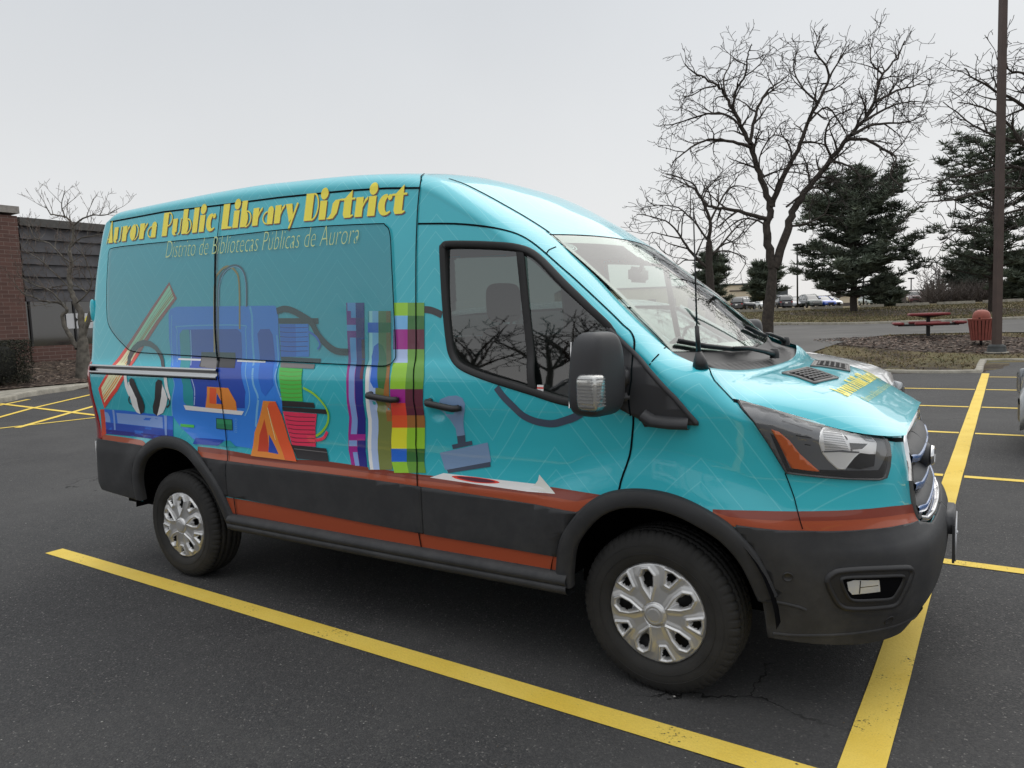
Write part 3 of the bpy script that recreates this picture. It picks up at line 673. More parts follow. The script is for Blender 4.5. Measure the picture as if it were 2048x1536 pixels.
artline(K2, [(222, 172), (250, 160), (290, 153), (350, 168), (430, 212), (500, 262), (560, 370), (640, 455), (710, 495), (800, 502)], .036, 'black')
artline(K2, [(436, 790), (520, 838), (600, 920), (638, 1000), (630, 1080), (590, 1140), (540, 1180)], .013, 'lime'); artline(K2, [(540, 1213), (590, 1200), (615, 1175), (630, 1142)], .018, 'pink')
artline(K2, [(477, 335), (540, 378), (572, 440), (552, 480)], .012, 'mblue')
lay[0] = 0.0082
# orange easel
art(K2, [(115, 893), (215, 898), (265, 1010), (320, 1200), (385, 1387), (200, 1362), (15, 1340), (45, 1150), (90, 1015)], 'orange')
art(K2, [(150, 945), (165, 905), (215, 900), (265, 1010), (320, 1200), (384, 1385), (292, 1372), (245, 1240), (200, 1110)], 'dorange')
art(K2, [(125, 1040), (150, 1160), (160, 1308), (70, 1303), (85, 1170)], 'dkorange'); art(K2, [(162, 1165), (240, 1326), (158, 1310)], 'dblue')
artline(K2, [(150, 947), (185, 1090), (215, 1210)], .004, 'cream')
lay[0] = 0.002
# purple book
pl = [(780, 103), (785, 300), (793, 480), (798, 590), (783, 660), (780, 850), (795, 960), (805, 1050), (795, 1180), (797, 1280), (822, 1424)]; pr = [(925, 103), (928, 400), (930, 600), (915, 680), (914, 850), (930, 990), (940, 1080), (933, 1230), (938, 1330), (950, 1438)]
def side_x(tab, y): return interp([(b, a) for a, b in tab], y)
def column(lt, rt, fa, fb, y0, y1, col, n=10):
    ys = [y0+(y1-y0)*i/n for i in range(n+1)]
    art(K2, [(side_x(lt, y)+(side_x(rt, y)-side_x(lt, y))*fa, y) for y in ys]+[(side_x(lt, y)+(side_x(rt, y)-side_x(lt, y))*fb, y) for y in reversed(ys)], col, up=False)
column(pl, pr, 0, .52, 103, 1424, 'magenta'); column(pl, pr, .52, 1, 103, 1436, 'navy'); lay[0] += .00011
column(pl, pr, .06, .52, 103, 170, 'gblue'); column(pl, pr, .25, .52, 170, 225, 'gblue'); column(pl, pr, 0, .52, 282, 330, 'gblue'); column(pl, pr, .15, .50, 385, 1165, 'gblue', 24); column(pl, pr, .05, .52, 1215, 1262, 'gblue'); column(pl, pr, .82, 1, 400, 720, 'maroon'); column(pl, pr, .52, 1, 225, 385, 'purple'); column(pl, pr, .52, 1, 1165, 1215, 'magenta'); lay[0] += .00011
column(pl, pr, .25, .52, 1310, 1420, 'gblue'); lay[0] += .00011
# grey and tan book
ql = [(955, 168), (955, 560), (930, 640), (922, 800), (932, 960), (948, 1080), (942, 1240), (948, 1350), (962, 1440)]; qr = [(1140, 168), (1142, 420), (1140, 600), (1128, 700), (1128, 880), (1150, 1010), (1152, 1120), (1142, 1250), (1150, 1400), (1155, 1465)]
for a, b, c_ in ((0, .12, 'teal2'), (.06, .2, 'white'), (.2, .46, 'lav'), (.46, .8, 'olive'), (.8, 1, 'brown3')): column(ql, qr, a, b, 170, 1452, c_, 16); lay[0] += .00012
column(ql, qr, .0, .46, 263, 345, 'mblue'); column(ql, qr, .46, 1, 263, 345, 'dgreen'); column(ql, qr, .8, 1, 1060, 1450, 'olive'); lay[0] += .00011
art(K2, [(1040, 428), (1075, 450), (1100, 520), (1110, 640), (1100, 720), (1085, 800), (1040, 790)], 'dgreen', up=False); art(K2, [(1040, 428), (1005, 455), (985, 540), (985, 640), (975, 740), (1000, 790), (1040, 790)], 'mblue')
# block-coloured book
bl = [(1166, 100), (1162, 300), (1160, 590), (1142, 700), (1135, 800), (1138, 900), (1150, 1010), (1152, 1110), (1145, 1200), (1148, 1380), (1168, 1470)]; br = [(1412, 95), (1412, 500), (1410, 700), (1402, 800), (1400, 900), (1412, 1010), (1418, 1060), (1416, 1280), (1412, 1380), (1428, 1495)]
for y0, y1, a, b in ((103, 208, 'lime', 'lime2'), (208, 318, 'lblue', 'dgreen'), (318, 480, 'magenta', 'maroon'), (480, 590, 'lav', 'lime2'), (590, 800, 'lime', 'lime2'), (800, 912, 'magenta', 'maroon'), (912, 1012, 'red', 'maroon'), (1012, 1112, 'dorange', 'brown3'), (1112, 1282, 'yellow', 'lime'), (1282, 1388, 'mblue', 'dgreen'), (1388, 1478, 'lime', 'lime2')):
    column(bl, br, 0, .46, y0, y1, a, 6); column(bl, br, .46, 1, y0, y1, b, 6)
lay[0] += .00011
lay[0] = 0.002
# cable, stamp and paper on the door
artline(None, [(849, 619), (860, 620), (872, 624), (884, 630)], .034, 'black', 3)
artline(K3, [(738, 318), (800, 400), (880, 480), (960, 555), (1050, 600), (1140, 622), (1230, 627), (1330, 600), (1400, 575), (1460, 540)], .034, 'dsteel')
art(K3, [(240, 470), (260, 420), (330, 392), (400, 388), (450, 410), (472, 460), (468, 520), (457, 600), (460, 660), (471, 726), (402, 736), (392, 670), (350, 600), (300, 545), (250, 510)], 'steel')
art(K3, [(403, 735), (471, 725), (476, 786), (410, 798)], 'dsteel'); art(K3, [(360, 808), (530, 773), (535, 808), (368, 845)], 'dsteel')
art(K3, [(256, 877), (665, 788), (694, 950), (686, 958), (318, 1022), (300, 1020)], 'steel'); art(K3, [(318, 1022), (685, 954), (690, 995), (328, 1050)], 'dsteel')
art(K3, [(173, 1088), (290, 1050), (700, 1100), (1072, 1142), (1095, 1110), (1105, 1062), (1170, 1140), (1242, 1228), (1000, 1208), (600, 1150)], 'white')
art(K3, [(1020, 1185), (1072, 1142), (1095, 1110), (1105, 1062), (1170, 1140), (1242, 1228)], 'pale')
art(K3, smooth_pts([(358, 1078), (420, 1073), (560, 1084), (700, 1105), (768, 1130), (700, 1139), (560, 1132), (420, 1105)], 3, True), 'red'); art(K3, smooth_pts([(400, 1081), (440, 1079), (560, 1090), (680, 1108), (728, 1126), (680, 1132), (560, 1123), (440, 1098)], 3, True), 'maroon')
ART.build('wrap_artwork', AM, VAN)

# ------------------------------------------------------------------ lettering
def arc(cx, cy, rx, ry, a0, a1, n=10): return [(cx+rx*math.cos(R(a0+(a1-a0)*i/n)), cy+ry*math.sin(R(a0+(a1-a0)*i/n))) for i in range(n+1)]
def crescent_l(x, w, h, y0=0):    # fat left half of a round letter
    return arc(x+w*.5, y0+h/2, w*.5, h/2, 90, 270, 14)+arc(x+w*.5, y0+h/2, w*.06, h*.36, 270, 90, 8)
def thin(pts, w=.06):
    L_, R_ = [], []
    for i, p in enumerate(pts):
        a = pts[max(0, i-1)]; b = pts[min(len(pts)-1, i+1)]; dx, dy = b[0]-a[0], b[1]-a[1]; l = math.hypot(dx, dy) or 1
        L_.append((p[0]-dy/l*w/2, p[1]+dx/l*w/2)); R_.append((p[0]+dy/l*w/2, p[1]-dx/l*w/2))
    return L_+R_[::-1]
def dot(cx, cy, r_): return arc(cx, cy, r_, r_*1.15, 0, 345, 15)
# fat-and-thin poster letters, x-height 1, capitals about 1.45
GL = {
 'A': (1.0, [[(.40, 1.45), (.55, 1.45), (.98, 0), (.30, 0), (.38, .55)], thin([(.44, 1.40), (.03, -.02)], .07), thin([(.16, .30), (.34, .24)], .06)]),
 'u': (.92, [[(.0, 1), (.46, 1), (.46, .18)]+arc(.52, .16, .2, .17, 180, 300, 6)+[(.50, 0), (.22, -.03), (.06, .05), (.0, .2)], thin([(.62, .02), (.74, .10), (.80, .25), (.80, 1.0)], .07)]),
 'r': (.78, [[(0, 0), (.48, 0), (.48, 1), (0, 1)], [(.48, .62), (.56, .86), (.76, 1.02), (.76, .86), (.62, .72), (.48, .45)]]),
 'o': (.98, [arc(.44, .5, .44, .53, 90, 270, 14)+arc(.46, .5, .16, .46, 270, 450, 10), thin(arc(.46, .5, .44, .49, -80, 80, 14), .08)]),
 'a': (.95, [[(.42, 0), (.88, 0), (.88, .75)]+arc(.64, .74, .24, .26, 0, 180, 10)+[(.42, .6)], thin(arc(.44, .38, .38, .34, 100, 262, 12), .08)]),
 'P': (.98, [[(0, 0), (.52, 0), (.52, 1.45), (0, 1.45)], thin([(.52, 1.42)]+arc(.55, 1.02, .35, .40, 88, -88, 14)+[(.52, .62)], .08)]),
 'b': (1.0, [[(0, 0), (.44, 0), (.46, 1.5), (0, 1.5)], arc(.44, .42, .20, .42, -90, 90, 8)+[(.44, .84)], thin(arc(.48, .44, .42, .44, -92, 100, 16), .08)]),
 'l': (.60, [[(0, 0), (.48, 0), (.48, 1.5), (0, 1.5)]]),
 'i': (.60, [[(0, 0), (.48, 0), (.48, 1), (0, 1)], dot(.25, 1.36, .27)]),
 'c': (.86, [arc(.44, .5, .44, .53, 78, 270, 14)+[(.62, .0), (.80, .12), (.78, .2), (.62, .14)]+arc(.62, .5, .2, .38, 262, 100, 10), dot(.70, .86, .13)]),
 'L': (.96, [[(0, 0), (.56, 0), (.56, 1.45), (0, 1.45)], [(.56, 0), (.92, 0), (.92, .09), (.56, .14)]]),
 'y': (.95, [[(0, 1), (.50, 1), (.66, .30), (.40, -.02)], thin([(.93, 1.0), (.42, -.42)], .14)]),
 'D': (1.02, [[(0, 0), (.56, 0), (.56, 1.45), (0, 1.45)], thin([(.56, 1.41)]+arc(.56, .725, .38, .69, 88, -88, 18)+[(.56, .04)], .09)]),
 's': (.88, [[(-.02, .0), (.36, .02), (.60, .3), (.72, .98), (.42, .98), (.24, .80), (.20, .30)], thin([(.60, .94), (.88, .98)], .09), thin([(-.06, .04), (.2, .03)], .07)]),
 't': (.86, [[(.10, .18), (.20, 0), (.62, .0), (.80, .10), (.76, .16), (.62, .14), (.60, 1.42), (.10, .98)], thin([(-.10, .96), (.82, .96)], .10)]),
}
def place_word(mb, word, p0, p1, hpx, mi, off, sh=(0, 0), slant=.08, grow=0):
    """p0,p1: (s,z) of the word's baseline start and end; x-height in metres"""
    adv = []; x = 0
    for ch in word: w_ = GL[ch][0]; adv.append(x); x += w_+.04
    tot = x-.04; L_ = math.hypot(p1[0]-p0[0], p1[1]-p0[1]); sx_ = L_/tot; ux, uz = (p1[0]-p0[0])/L_, (p1[1]-p0[1])/L_
    for ch, a in zip(word, adv):
        for j, poly in enumerate(GL[ch][1]):
            q = []
            for gx, gy in poly:
                X = (a+gx)*sx_+gy*hpx*slant; Y = gy*hpx
                q.append((p0[0]+X*ux-Y*uz*0+sh[0], p0[1]+X*uz+Y+sh[1]))
            patch(mb, q, mi, off=off+j*.00025, du=.05, dv=.02)
YEL = mat('vinyl_title_yellow', (1.0, .86, .07), rough=.45, coat=.4); YELS = vinyl('title_shadow', (110, 62, 58)); SUBY = vinyl('subtitle_pale', (178, 196, 132))
tl = MB()
for word, a, b, h in (('Aurora', (214, 487), (313, 474.5), .145), ('Public', (324, 473), (430, 461), .145), ('Library', (443, 459), (593, 443), .145), ('District', (608, 442.5), (812, 427), .145)):
    A_, B_ = sp(*a), sp(*b); h = abs(sp(a[0]+8, a[1]-24)[1]-sp(a[0]+8, a[1])[1]) if 0 else h*.72
    place_word(tl, word, A_, B_, h, 1, .0022, sh=(.005, -.006)); place_word(tl, word, A_, B_, h, 0, .0036)
tl.build('title_lettering', [YEL, YELS], VAN)
def font_patch(text, w, h_ratio, shear, thin_off, name='t'):
    cu = bpy.data.curves.new(name, 'FONT'); cu.body = text; cu.size = 1; cu.shear = shear; cu.offset = thin_off; cu.resolution_u = 3
    o = bpy.data.objects.new(name, cu); me = bpy.data.meshes.new_from_object(o)
    V = [(v.co.x, v.co.y) for v in me.vertices]; F = [tuple(p.vertices) for p in me.polygons]; bpy.data.objects.remove(o); bpy.data.curves.remove(cu); bpy.data.meshes.remove(me)
    return V, F
def place_font(mb, text, fn, p0, p1, height, off, mi=0, shear=.0, thin_off=0., flat=None):
    """set a line of sans lettering from p0 to p1 (surface parameters)"""
    V, F = font_patch(text, 1, 1, shear, thin_off)
    x0 = min(v[0] for v in V); x1 = max(v[0] for v in V)
    pts = []
    for x, y in V:
        t = (x-x0)/(x1-x0)
        pts.append(fn(p0[0]+(p1[0]-p0[0])*t+(flat[0]*y if flat else 0), p0[1]+(p1[1]-p0[1])*t+(flat[1]*y if flat else height*y), off))
    mb.add(pts, F, mi, False)
sb_ = MB(); A_, B_ = sp(334, 517), sp(720, 488)
place_font(sb_, 'Distrito de Bibliotecas P\u00fablicas de Aurora', P, A_, B_, .165, .0108, shear=.22, thin_off=-.022)
sb_.build('subtitle_lettering', [SUBY], VAN)
hl = MB()
def word_on(mb, word, fn, p0, dx, dy, mi, off):
    """poster letters on the hood; dx along the text, dy up the letters (parameter steps per unit)"""
    a = 0
    for ch in word:
        if ch == ' ': a += .5; continue
        for j, poly in enumerate(GL[ch][1]):
            patch(mb, [(p0[0]+(a+gx)*dx[0]+gy*dy[0], p0[1]+(a+gx)*dx[1]+gy*dy[1]) for gx, gy in poly], mi, off=off+j*.0002, fn=fn, du=.03, dv=.08, flip=True)
        a += GL[ch][0]+.04

A0 = tp(1684, 790); B0 = tp(1752, 752)
dxx = ((B0[0]-A0[0])/20.5, (B0[1]-A0[1])/20.5); wd_ = .052
word_on(hl, 'Aurora Public Library District', T, (A0[0]+.02, A0[1]), dxx, (-wd_*1.0, 0), 0, .0025)
place_font(hl, 'Distrito de Bibliotecas P\u00fablicas de Aurora', T, (A0[0]+.085, A0[1]+.13), (B0[0]+.085, B0[1]-.10), 0, .0025, mi=1, flat=(-.045, 0))
hl.build('hood_lettering', [YEL, SUBY], VAN)

# ------------------------------------------------------------------ cargo window film (smoked glass flush over the wrap)
fm = MB(); patch(fm, cw, 0, off=.0096, du=.1, dv=.02); ribbon(fm, cw, .006, 1, off=.0102, closed=True)
fm.build('cargo_window', [FILM, GAP], VAN)

# ------------------------------------------------------------------ front door glass, seal, quarter divider (both sides)
def door_pane(s_, z_, off=0): return Vector((s_, -(.990-.098*(z_-1.5)-.012*((z_-1.6)/.4)**2)-off, z_))
dg = MB(); patch(dg, WIN_F, 0, off=-.008, du=.04, dv=.04, fn=door_pane)
n0, f0 = list(dg.v), list(dg.f)
glass_n = dg.build('door_glass', [GLASS], VAN)
fg_ = MB(); fg_.add([mir(P(x_, z_, -.008)) for x_, z_ in CWF], [tuple(range(5))]); fg_.build('cargo_window', [glass_mat('privacy_glass', (.13, .165, .16))], VAN)
dgm = MB(); dgm.add([mir(v) for v in n0], [tuple(reversed(f)) for f in f0]); dgm.build('door_glass', [GLASS], VAN)
sl_ = MB(); sweep(sl_, WIN_F, [(-.017, -.03), (-.017, -.002), (-.012, .004), (.008, .005), (.015, .003), (.015, -.004)], closed=True)
bar = [sp(*KC3(540, 196)), sp(*KC3(580, 205)), sp(*KC3(612, 560)), sp(*KC3(641, 932)), sp(*KC3(604, 918)), sp(*KC3(578, 570))]
patch(sl_, bar, 0, off=-.003, th=.012)
v0, f0 = list(sl_.v), list(sl_.f); sl_.build('window_seal', [RUB], VAN)
slm = MB(); slm.add([mir(v) for v in v0], [tuple(reversed(f)) for f in f0]); slm.build('window_seal', [RUB], VAN)
stk = MB(); patch(stk, S([KC3(645, 896), KC3(678, 897), KC3(677, 931), KC3(645, 928)]), 0, off=-.0105); patch(stk, S([KC3(645, 908), KC3(678, 909), KC3(677, 917), KC3(645, 916)]), 1, off=-.0100)
stk.build('warning_sticker', [C['white'], C['red']], VAN)
# ------------------------------------------------------------------ windshield, frit, cowl
XW0, XW1 = -.592, .045
def WS(x0, t, off=0):
    """evenly curved glass between the roof edge and the cowl"""
    u_ = (x0-XW0)/(XW1-XW0); a = abs(t); b0_, b1_ = Vector((XW0+.075*(1-a*a), t*.7225, interp(ELz, XW0)+.02*(1-a*a))), Vector((XW1+.13*(1-a*a), t*.862, interp(ELz, XW1)-.028*(1-a*a)))
    p = b0_.lerp(b1_, u_); return p+Vector((.655, 0, .755))*(.018*4*u_*(1-u_)+off)
ws = MB()
ws.grid([[WS(XW0+(XW1-XW0)*i/30, t_, -.001) for t_ in frange(-.985, .985, 40)] for i in range(31)])
WSH = ws.build('windshield', [WGLASS], VAN)
fb = MB(); fb.grid([[WS(x_, t_, -.004) for t_ in frange(-.985, .985, 40)] for x_ in frange(XW0, XW0+.05, 3)])
fb.grid([[WS(x_, t_, -.004) for t_ in frange(-.985, .985, 40)] for x_ in frange(XW1-.035, XW1, 3)])
for sg in (-1, 1): fb.grid([[WS(x_, sg*t_, -.004) for t_ in (frange(.985, .945, 3) if sg < 0 else frange(.945, .985, 3))] for x_ in frange(XW0, XW1, 24)])
for hw, xr in ((.20, .075), (.16, .095), (.11, .11)): fb.grid([[WS(x_, t_, -.0042-hw*.001) for t_ in frange(-hw, hw, 8)] for x_ in frange(XW0+.04, XW0+.05+xr, 3)])
fb.build('windshield_border', [FRIT], WSH)
bd = MB(); cx_, ct_ = tp(1141, 493)
bd.grid([[WS(cx_+.024*q*math.cos(a), ct_+.062*q*math.sin(a), -.006) for a in frange(0, 2*math.pi, 20)] for q in (.45, .62)]); bd.grid([[WS(cx_+.024*q*math.cos(a), ct_+.062*q*math.sin(a), -.006) for a in frange(0, 2*math.pi, 20)] for q in (.82, 1)])
for k_ in range(3): bd.grid([[WS(cx_-.006+.006*k_, ct_+q, -.006), WS(cx_-.003+.006*k_, ct_+q, -.006)] for q in frange(-.02, .02, 2)])
bd.build('windshield_badge', [mat('badge_pale', (.5, .62, .6), rough=.5)], WSH)
cw_ = MB(); cw_.grid([[T(x_, t_, -.02 if i > 1 else -.006) for t_ in frange(-.98, .98, 40)] for i, x_ in enumerate(frange(.03, .235, 8))])
for k_ in range(24): 
    t_ = -.8+k_*.068; cw_.grid([[T(.11, t_, -.012), T(.11, t_+.03, -.012)], [T(.19, t_, -.012), T(.19, t_+.03, -.012)]])
cw_.build('cowl_panel', [BLK], VAN)
def wiper(pts, arm):
    w = MB(); w.tube([WS(x_, t_, .018) for x_, t_ in pts], .009, 6); w.tube([WS(x_, t_, .008) for x_, t_ in pts], .006, 5)
    a = [T(x_, t_, h_) for x_, t_, h_ in arm]; w.tube(a, [.016, .013, .010, .007][:len(a)], 8); w.lathe([(0, .03), (.02, .028), (.024, 0), (.024, -.02)], a[0], 'Z', 12)
    return w.build('wiper', [BLK], VAN)
wa, wb = tp(1346, 692), tp(1610, 772); 
wiper([(.012, -.90), (.035, -.7), (.055, -.4), (.06, -.12), (.05, .02)], [(.14, .05, .02), (.11, -.1, .03), (.075, -.3, .035), (.06, -.44, .026)])
wiper([(-.04, .22), (.0, .38), (.03, .56), (.035, .78)], [(.14, .86, .02), (.10, .80, .035), (.04, .66, .035), (.02, .52, .026)])
# ------------------------------------------------------------------ mirror sail, mirror, signal lamp
m_ = MB(); SAIL = [(1216, 655), (1268, 703), (1300, 736), (1350, 790), (1397, 843), (1398, 849), (1345, 846), (1292, 852), (1284, 838), (1252, 822), (1222, 806), (1220, 740)]
patch(m_, S(SAIL), 0, off=.016, th=.03, dv=.02); sweep(m_, S([(1220, 660), (1268, 706), (1350, 795), (1393, 845)]), [(-.012, .012), (0, .026), (.012, .012)])
ribbon(m_, S([(1268.5, 704), (1266, 760), (1260, 797), (1264, 830)]), .007, 1, off=.0175)
sweep(m_, S([(1290, 826), (1310, 838), (1345, 842), (1380, 843)]), [(-.03, .0), (-.02, .05), (.0, .055), (.02, .03), (.025, 0)])
SAILO = m_.build('mirror_base', [GREYP, GAP], VAN)
def blob(mb, c, d, pw=3.2, n=28, m=20, fx=None, mi=0, rot=None):
    """rounded-box solid"""
    rows = []
    for i in range(m+1):
        a = -math.pi/2+math.pi*i/m; r_ = []
        for k_ in range(n):
            b = 2*math.pi*k_/n; ca, sa, cb, s_b = math.cos(a), math.sin(a), math.cos(b), math.sin(b)
            f_ = lambda v: math.copysign(abs(v)**(2/pw), v)
            p = Vector((f_(ca)*f_(cb)*d[0]/2, f_(ca)*f_(s_b)*d[1]/2, f_(sa)*d[2]/2))
            if fx: p = fx(p)
            if rot is not None: p = rot @ p
            r_.append(Vector(c)+p)
        rows.append(r_)
    mb.grid(rows, mi, closed=True)
mc = Vector((-.135, -1.205, 1.395)); mr = Matrix.Rotation(R(-12), 3, 'Z')
def taper(p):
    t = p.z/.33; return Vector((p.x*(1-.15*t)+(.02*t), p.y*(1-.32*max(0, t))-.02*max(0, t), p.z))
mm = MB(); blob(mm, mc, (.15, .235, .335), 4.2, fx=taper, rot=mr)
mm.rbox((-.11, -1.04, 1.37), (.09, .12, .085), .015); mm.rbox((-.10, -1.02, 1.285), (.07, .10, .04), .012)
MIR = mm.build('side_mirror', [GREYP], VAN)
lm = MB(); blob(lm, mc+mr @ Vector((.032, -.086, -.062)), (.100, .078, .142), 4.5, mi=0, rot=mr); LAMP = lm.build('signal_lamp', [mat('signal_reflector', (.62, .62, .60), rough=.12, metal=.7, bump=.14, bscale=22)], MIR)
lr = MB()
for k_ in range(9):
    zz = -.115+k_*.013; lr.box(mc+mr @ Vector((.082, -.086, zz)), (.004, .050, .0035), mr); lr.box(mc+mr @ Vector((.034, -.1245, zz)), (.070, .004, .0035), mr)
lr.rbox(mc+mr @ Vector((.080, -.088, -.085)), (.012, .020, .016), .004, mr); lr.build('lamp_ribs', [mat('lamp_rib_grey', (.20, .20, .20), rough=.3)], LAMP) if 0 else lr.build('lamp_ribs', [mat('lamp_rib_grey', (.20, .20, .20), rough=.3)], MIR)
lm2 = MB(); blob(lm2, mc+mr @ Vector((.034, -.089, -.062)), (.105, .080, .148), 4.5, rot=mr); lm2.build('lamp_lens', [CLEAR], MIR)
gl2 = MB(); gl2.prism([mc+mr @ Vector((-.070, y_, z_)) for y_, z_ in ((-.095, -.13), (.09, -.13), (.06, .13), (-.07, .13))], mr @ Vector((-1, 0, 0)), .004); gl2.build('mirror_glass', [CHR], MIR)
mm = MB(); mm.add([mir(v) for v in bpy.data.meshes[MIR.data.name].vertices and [v.co for v in MIR.data.vertices]], [tuple(reversed(p.vertices)) for p in MIR.data.polygons]); mm.build('side_mirror', [GREYP], VAN)
mm = MB(); mm.add([mir(v.co) for v in SAILO.data.vertices], [tuple(reversed(p.vertices)) for p in SAILO.data.polygons]); mm.build('mirror_base', [GREYP], VAN)
# ------------------------------------------------------------------ handles, rail, antenna, tail lamp, rear hinge
def handle(u0, v0, u1, v1):
    h = MB(); a, b = sp(u0, v0), sp(u1, v1); N_ = 14; pts = []; rad = []
    for i in range(N_+1):
        t_ = i/N_; e_ = min(t_, 1-t_); pts.append(P(a[0]+(b[0]-a[0])*t_, a[1]+(b[1]-a[1])*t_, .008+.032*sstep(0, .16, e_))); rad.append(.0165*(.75+.25*sstep(0, .1, e_)))
    h.tube(pts, rad, 12); h.tube([P(a[0]+.02, a[1], -.01), P(a[0]+.02, a[1], .02)], .016, 8); h.tube([P(b[0]-.02, b[1], -.01), P(b[0]-.02, b[1], .02)], .016, 8); return h
handle(855, 802, 924, 816).build('door_handle', [BLK], DOOR); handle(738, 788, 800, 799).build('door_handle', [BLK], SLIDE)
rl = MB(); RP = [(-4.14, 1.392), (-3.4, 1.377), (-2.735, 1.363)]
sweep(rl, RP, [(-.032, -.01), (-.030, .012), (-.018, .016), (-.012, .006), (.010, .006), (.016, .020), (.030, .018), (.032, -.01)]); rl.build('sliding_door_rail', [ALU], VAN)
rl = MB(); sweep(rl, RP, [(-.037, .0), (-.036, .004), (-.030, .004)]); rl.box(P(-4.11, 1.39, .012), (.05, .01, .022)); rl.build('rail_end', [VOID], VAN)
an = MB(); ab = P(*sp(1401, 733)); aq = ab+Vector((-.0, -.0, .0))
an.tube([ab+Vector((0, 0, -.01)), ab+Vector((-.002, 0, .025)), ab+Vector((-.006, .0, .06))], [.034, .026, .012], 14); an.tube([ab+Vector((-.006, 0, .055)), ab+Vector((-.012, 0, .165))], [.0105, .009], 10)
an.tube([ab+Vector((-.012, 0, .16)), ab+Vector((-.018, 0, .62))], [.0042, .0028], 6); an.build('antenna', [BLK], VAN)
tl_ = MB(); patch(tl_, [(-4.165, 1.44), (-4.150, 1.30), (-4.145, 1.1), (-4.135, .97), (-4.125, .885), (-4.42, .885), (-4.42, 1.44)], 0, off=.006, th=.012, du=.02)
patch(tl_, [(-4.24, 1.16), (-4.24, .93), (-4.43, .93), (-4.43, 1.16)], 1, off=.0075, du=.02); tl_.build('tail_light', [REDL, C['white']], VAN)
hg = MB(); blob(hg, P(-4.20, 1.80, .004), (.045, .035, .16), 2.4); hg.build('door_hinge', [TEAL], VAN)
rp_ = MB(); rp_.box(P(-4.3, .78, .02), (.012, .1, .16)); rp_.build('reflector_strip', [C['white']], VAN)
# ------------------------------------------------------------------ headlight
K4 = conv(1340, 640, 2.258); K5 = conv(1540, 680, 5.12)
def HSP(pts, cv=None): return [sp(*(cv(*p) if cv else p)) for p in pts]
HLO = HSP([(303, 372), (470, 412), (700, 458), (830, 477), (925, 500), (958, 530), (978, 565), (984, 612), (980, 660), (966, 712), (940, 721), (850, 719), (700, 710), (525, 690), (440, 550), (380, 460)], K4)
HOUS = mat('headlight_housing', (.12, .125, .135), rough=.28, coat=.5); HDK = mat('headlight_dark', (.012, .012, .014), rough=.2, coat=1)
REFL = mat('headlight_reflector', (.88, .88, .88), rough=.36, metal=.45)
h_ = MB(); patch(h_, HLO, 0, off=.004, du=.02, dv=.02, th=.01)
patch(h_, HSP([(640, 1330), (1100, 1330), (1190, 1150), (1205, 1300), (1130, 1430), (700, 1400), (170, 1345), (60, 1100), (0, 950), (60, 990), (200, 1310)], K5), 1, off=.0046, du=.02, dv=.02)
for a, b in (((120, 830), (430, 935)), ((260, 975), (420, 1000)), ((30, 730), (470, 880)), ((350, 1065), (410, 1075))): ribbon(h_, HSP([a, b], K5), .0035, 1, off=.0052)
HL = h_.build('headlight', [HOUS, HDK], VAN)
r_ = MB(); bowl = HSP([(545, 910), (620, 893), (760, 905), (900, 930), (1050, 962), (1074, 1060), (1062, 1165), (1000, 1166), (905, 1150), (850, 1200), (800, 1262), (760, 1315), (690, 1312), (600, 1230), (540, 1150), (508, 1050), (520, 960)], K5)
patch(r_, bowl, 0, off=.006, du=.015, dv=.015)
sweep(r_, bowl, [(-.006, .002), (0, .009), (.006, .002)], closed=True, dens=.01)
for k_ in range(14):
    u0 = 530+k_*12; ribbon(r_, HSP([(530+k_*2, 925+k_*16), (695+k_*8, 915+k_*16)], K5), .0022, 1, off=.0072)
patch(r_, HSP([(800, 1058), (985, 1068), (930, 1115), (820, 1122)], K5), 2, off=.0075, du=.02, dv=.02)
patch(r_, HSP([(905, 1155), (850, 1200), (800, 1262), (770, 1300), (900, 1320), (1050, 1290), (1062, 1170), (1000, 1168)], K5), 2, off=.0078, du=.02, dv=.02)
patch(r_, HSP([(880, 940), (1055, 968), (1060, 1050), (980, 1040)], K5), 3, off=.0078, du=.02, dv=.02)
ribbon(r_, HSP([(685, 905), (770, 1010), (825, 1135)], K5), .007, 2, off=.008); ribbon(r_, HSP([(525, 1140), (700, 1135), (900, 1150)], K5), .006, 1, off=.008); ribbon(r_, HSP([(780, 965), (880, 950), (960, 985), (990, 1040)], K5), .004, 2, off=.008)
r_.build('reflector', [REFL, HOUS, HDK, mat('reflector_grey', (.50, .51, .53), rough=.25, metal=.9)], HL)
am = MB(); patch(am, HSP([(10, 912), (90, 937), (200, 1030), (300, 1160), (505, 1345), (360, 1330), (215, 1308), (150, 1180), (90, 1060)], K5), 0, off=.007, du=.02, dv=.02, th=.004); am.build('turn_signal', [AMB], HL)
le = MB(); patch(le, HLO, 0, off=.016, du=.02, dv=.02); sweep(le, HLO, [(-.005, .002), (0, .016), (.004, .002)], 1, closed=True); le.build('lens', [CLEAR, HDK], HL)
for o_ in (HL,):
    q = MB()
    for ch in [o_]+list(o_.children): q.add([mir(v.co) for v in ch.data.vertices], [tuple(reversed(p.vertices)) for p in ch.data.polygons], 0)
    q.build('headlight', [HOUS], VAN)
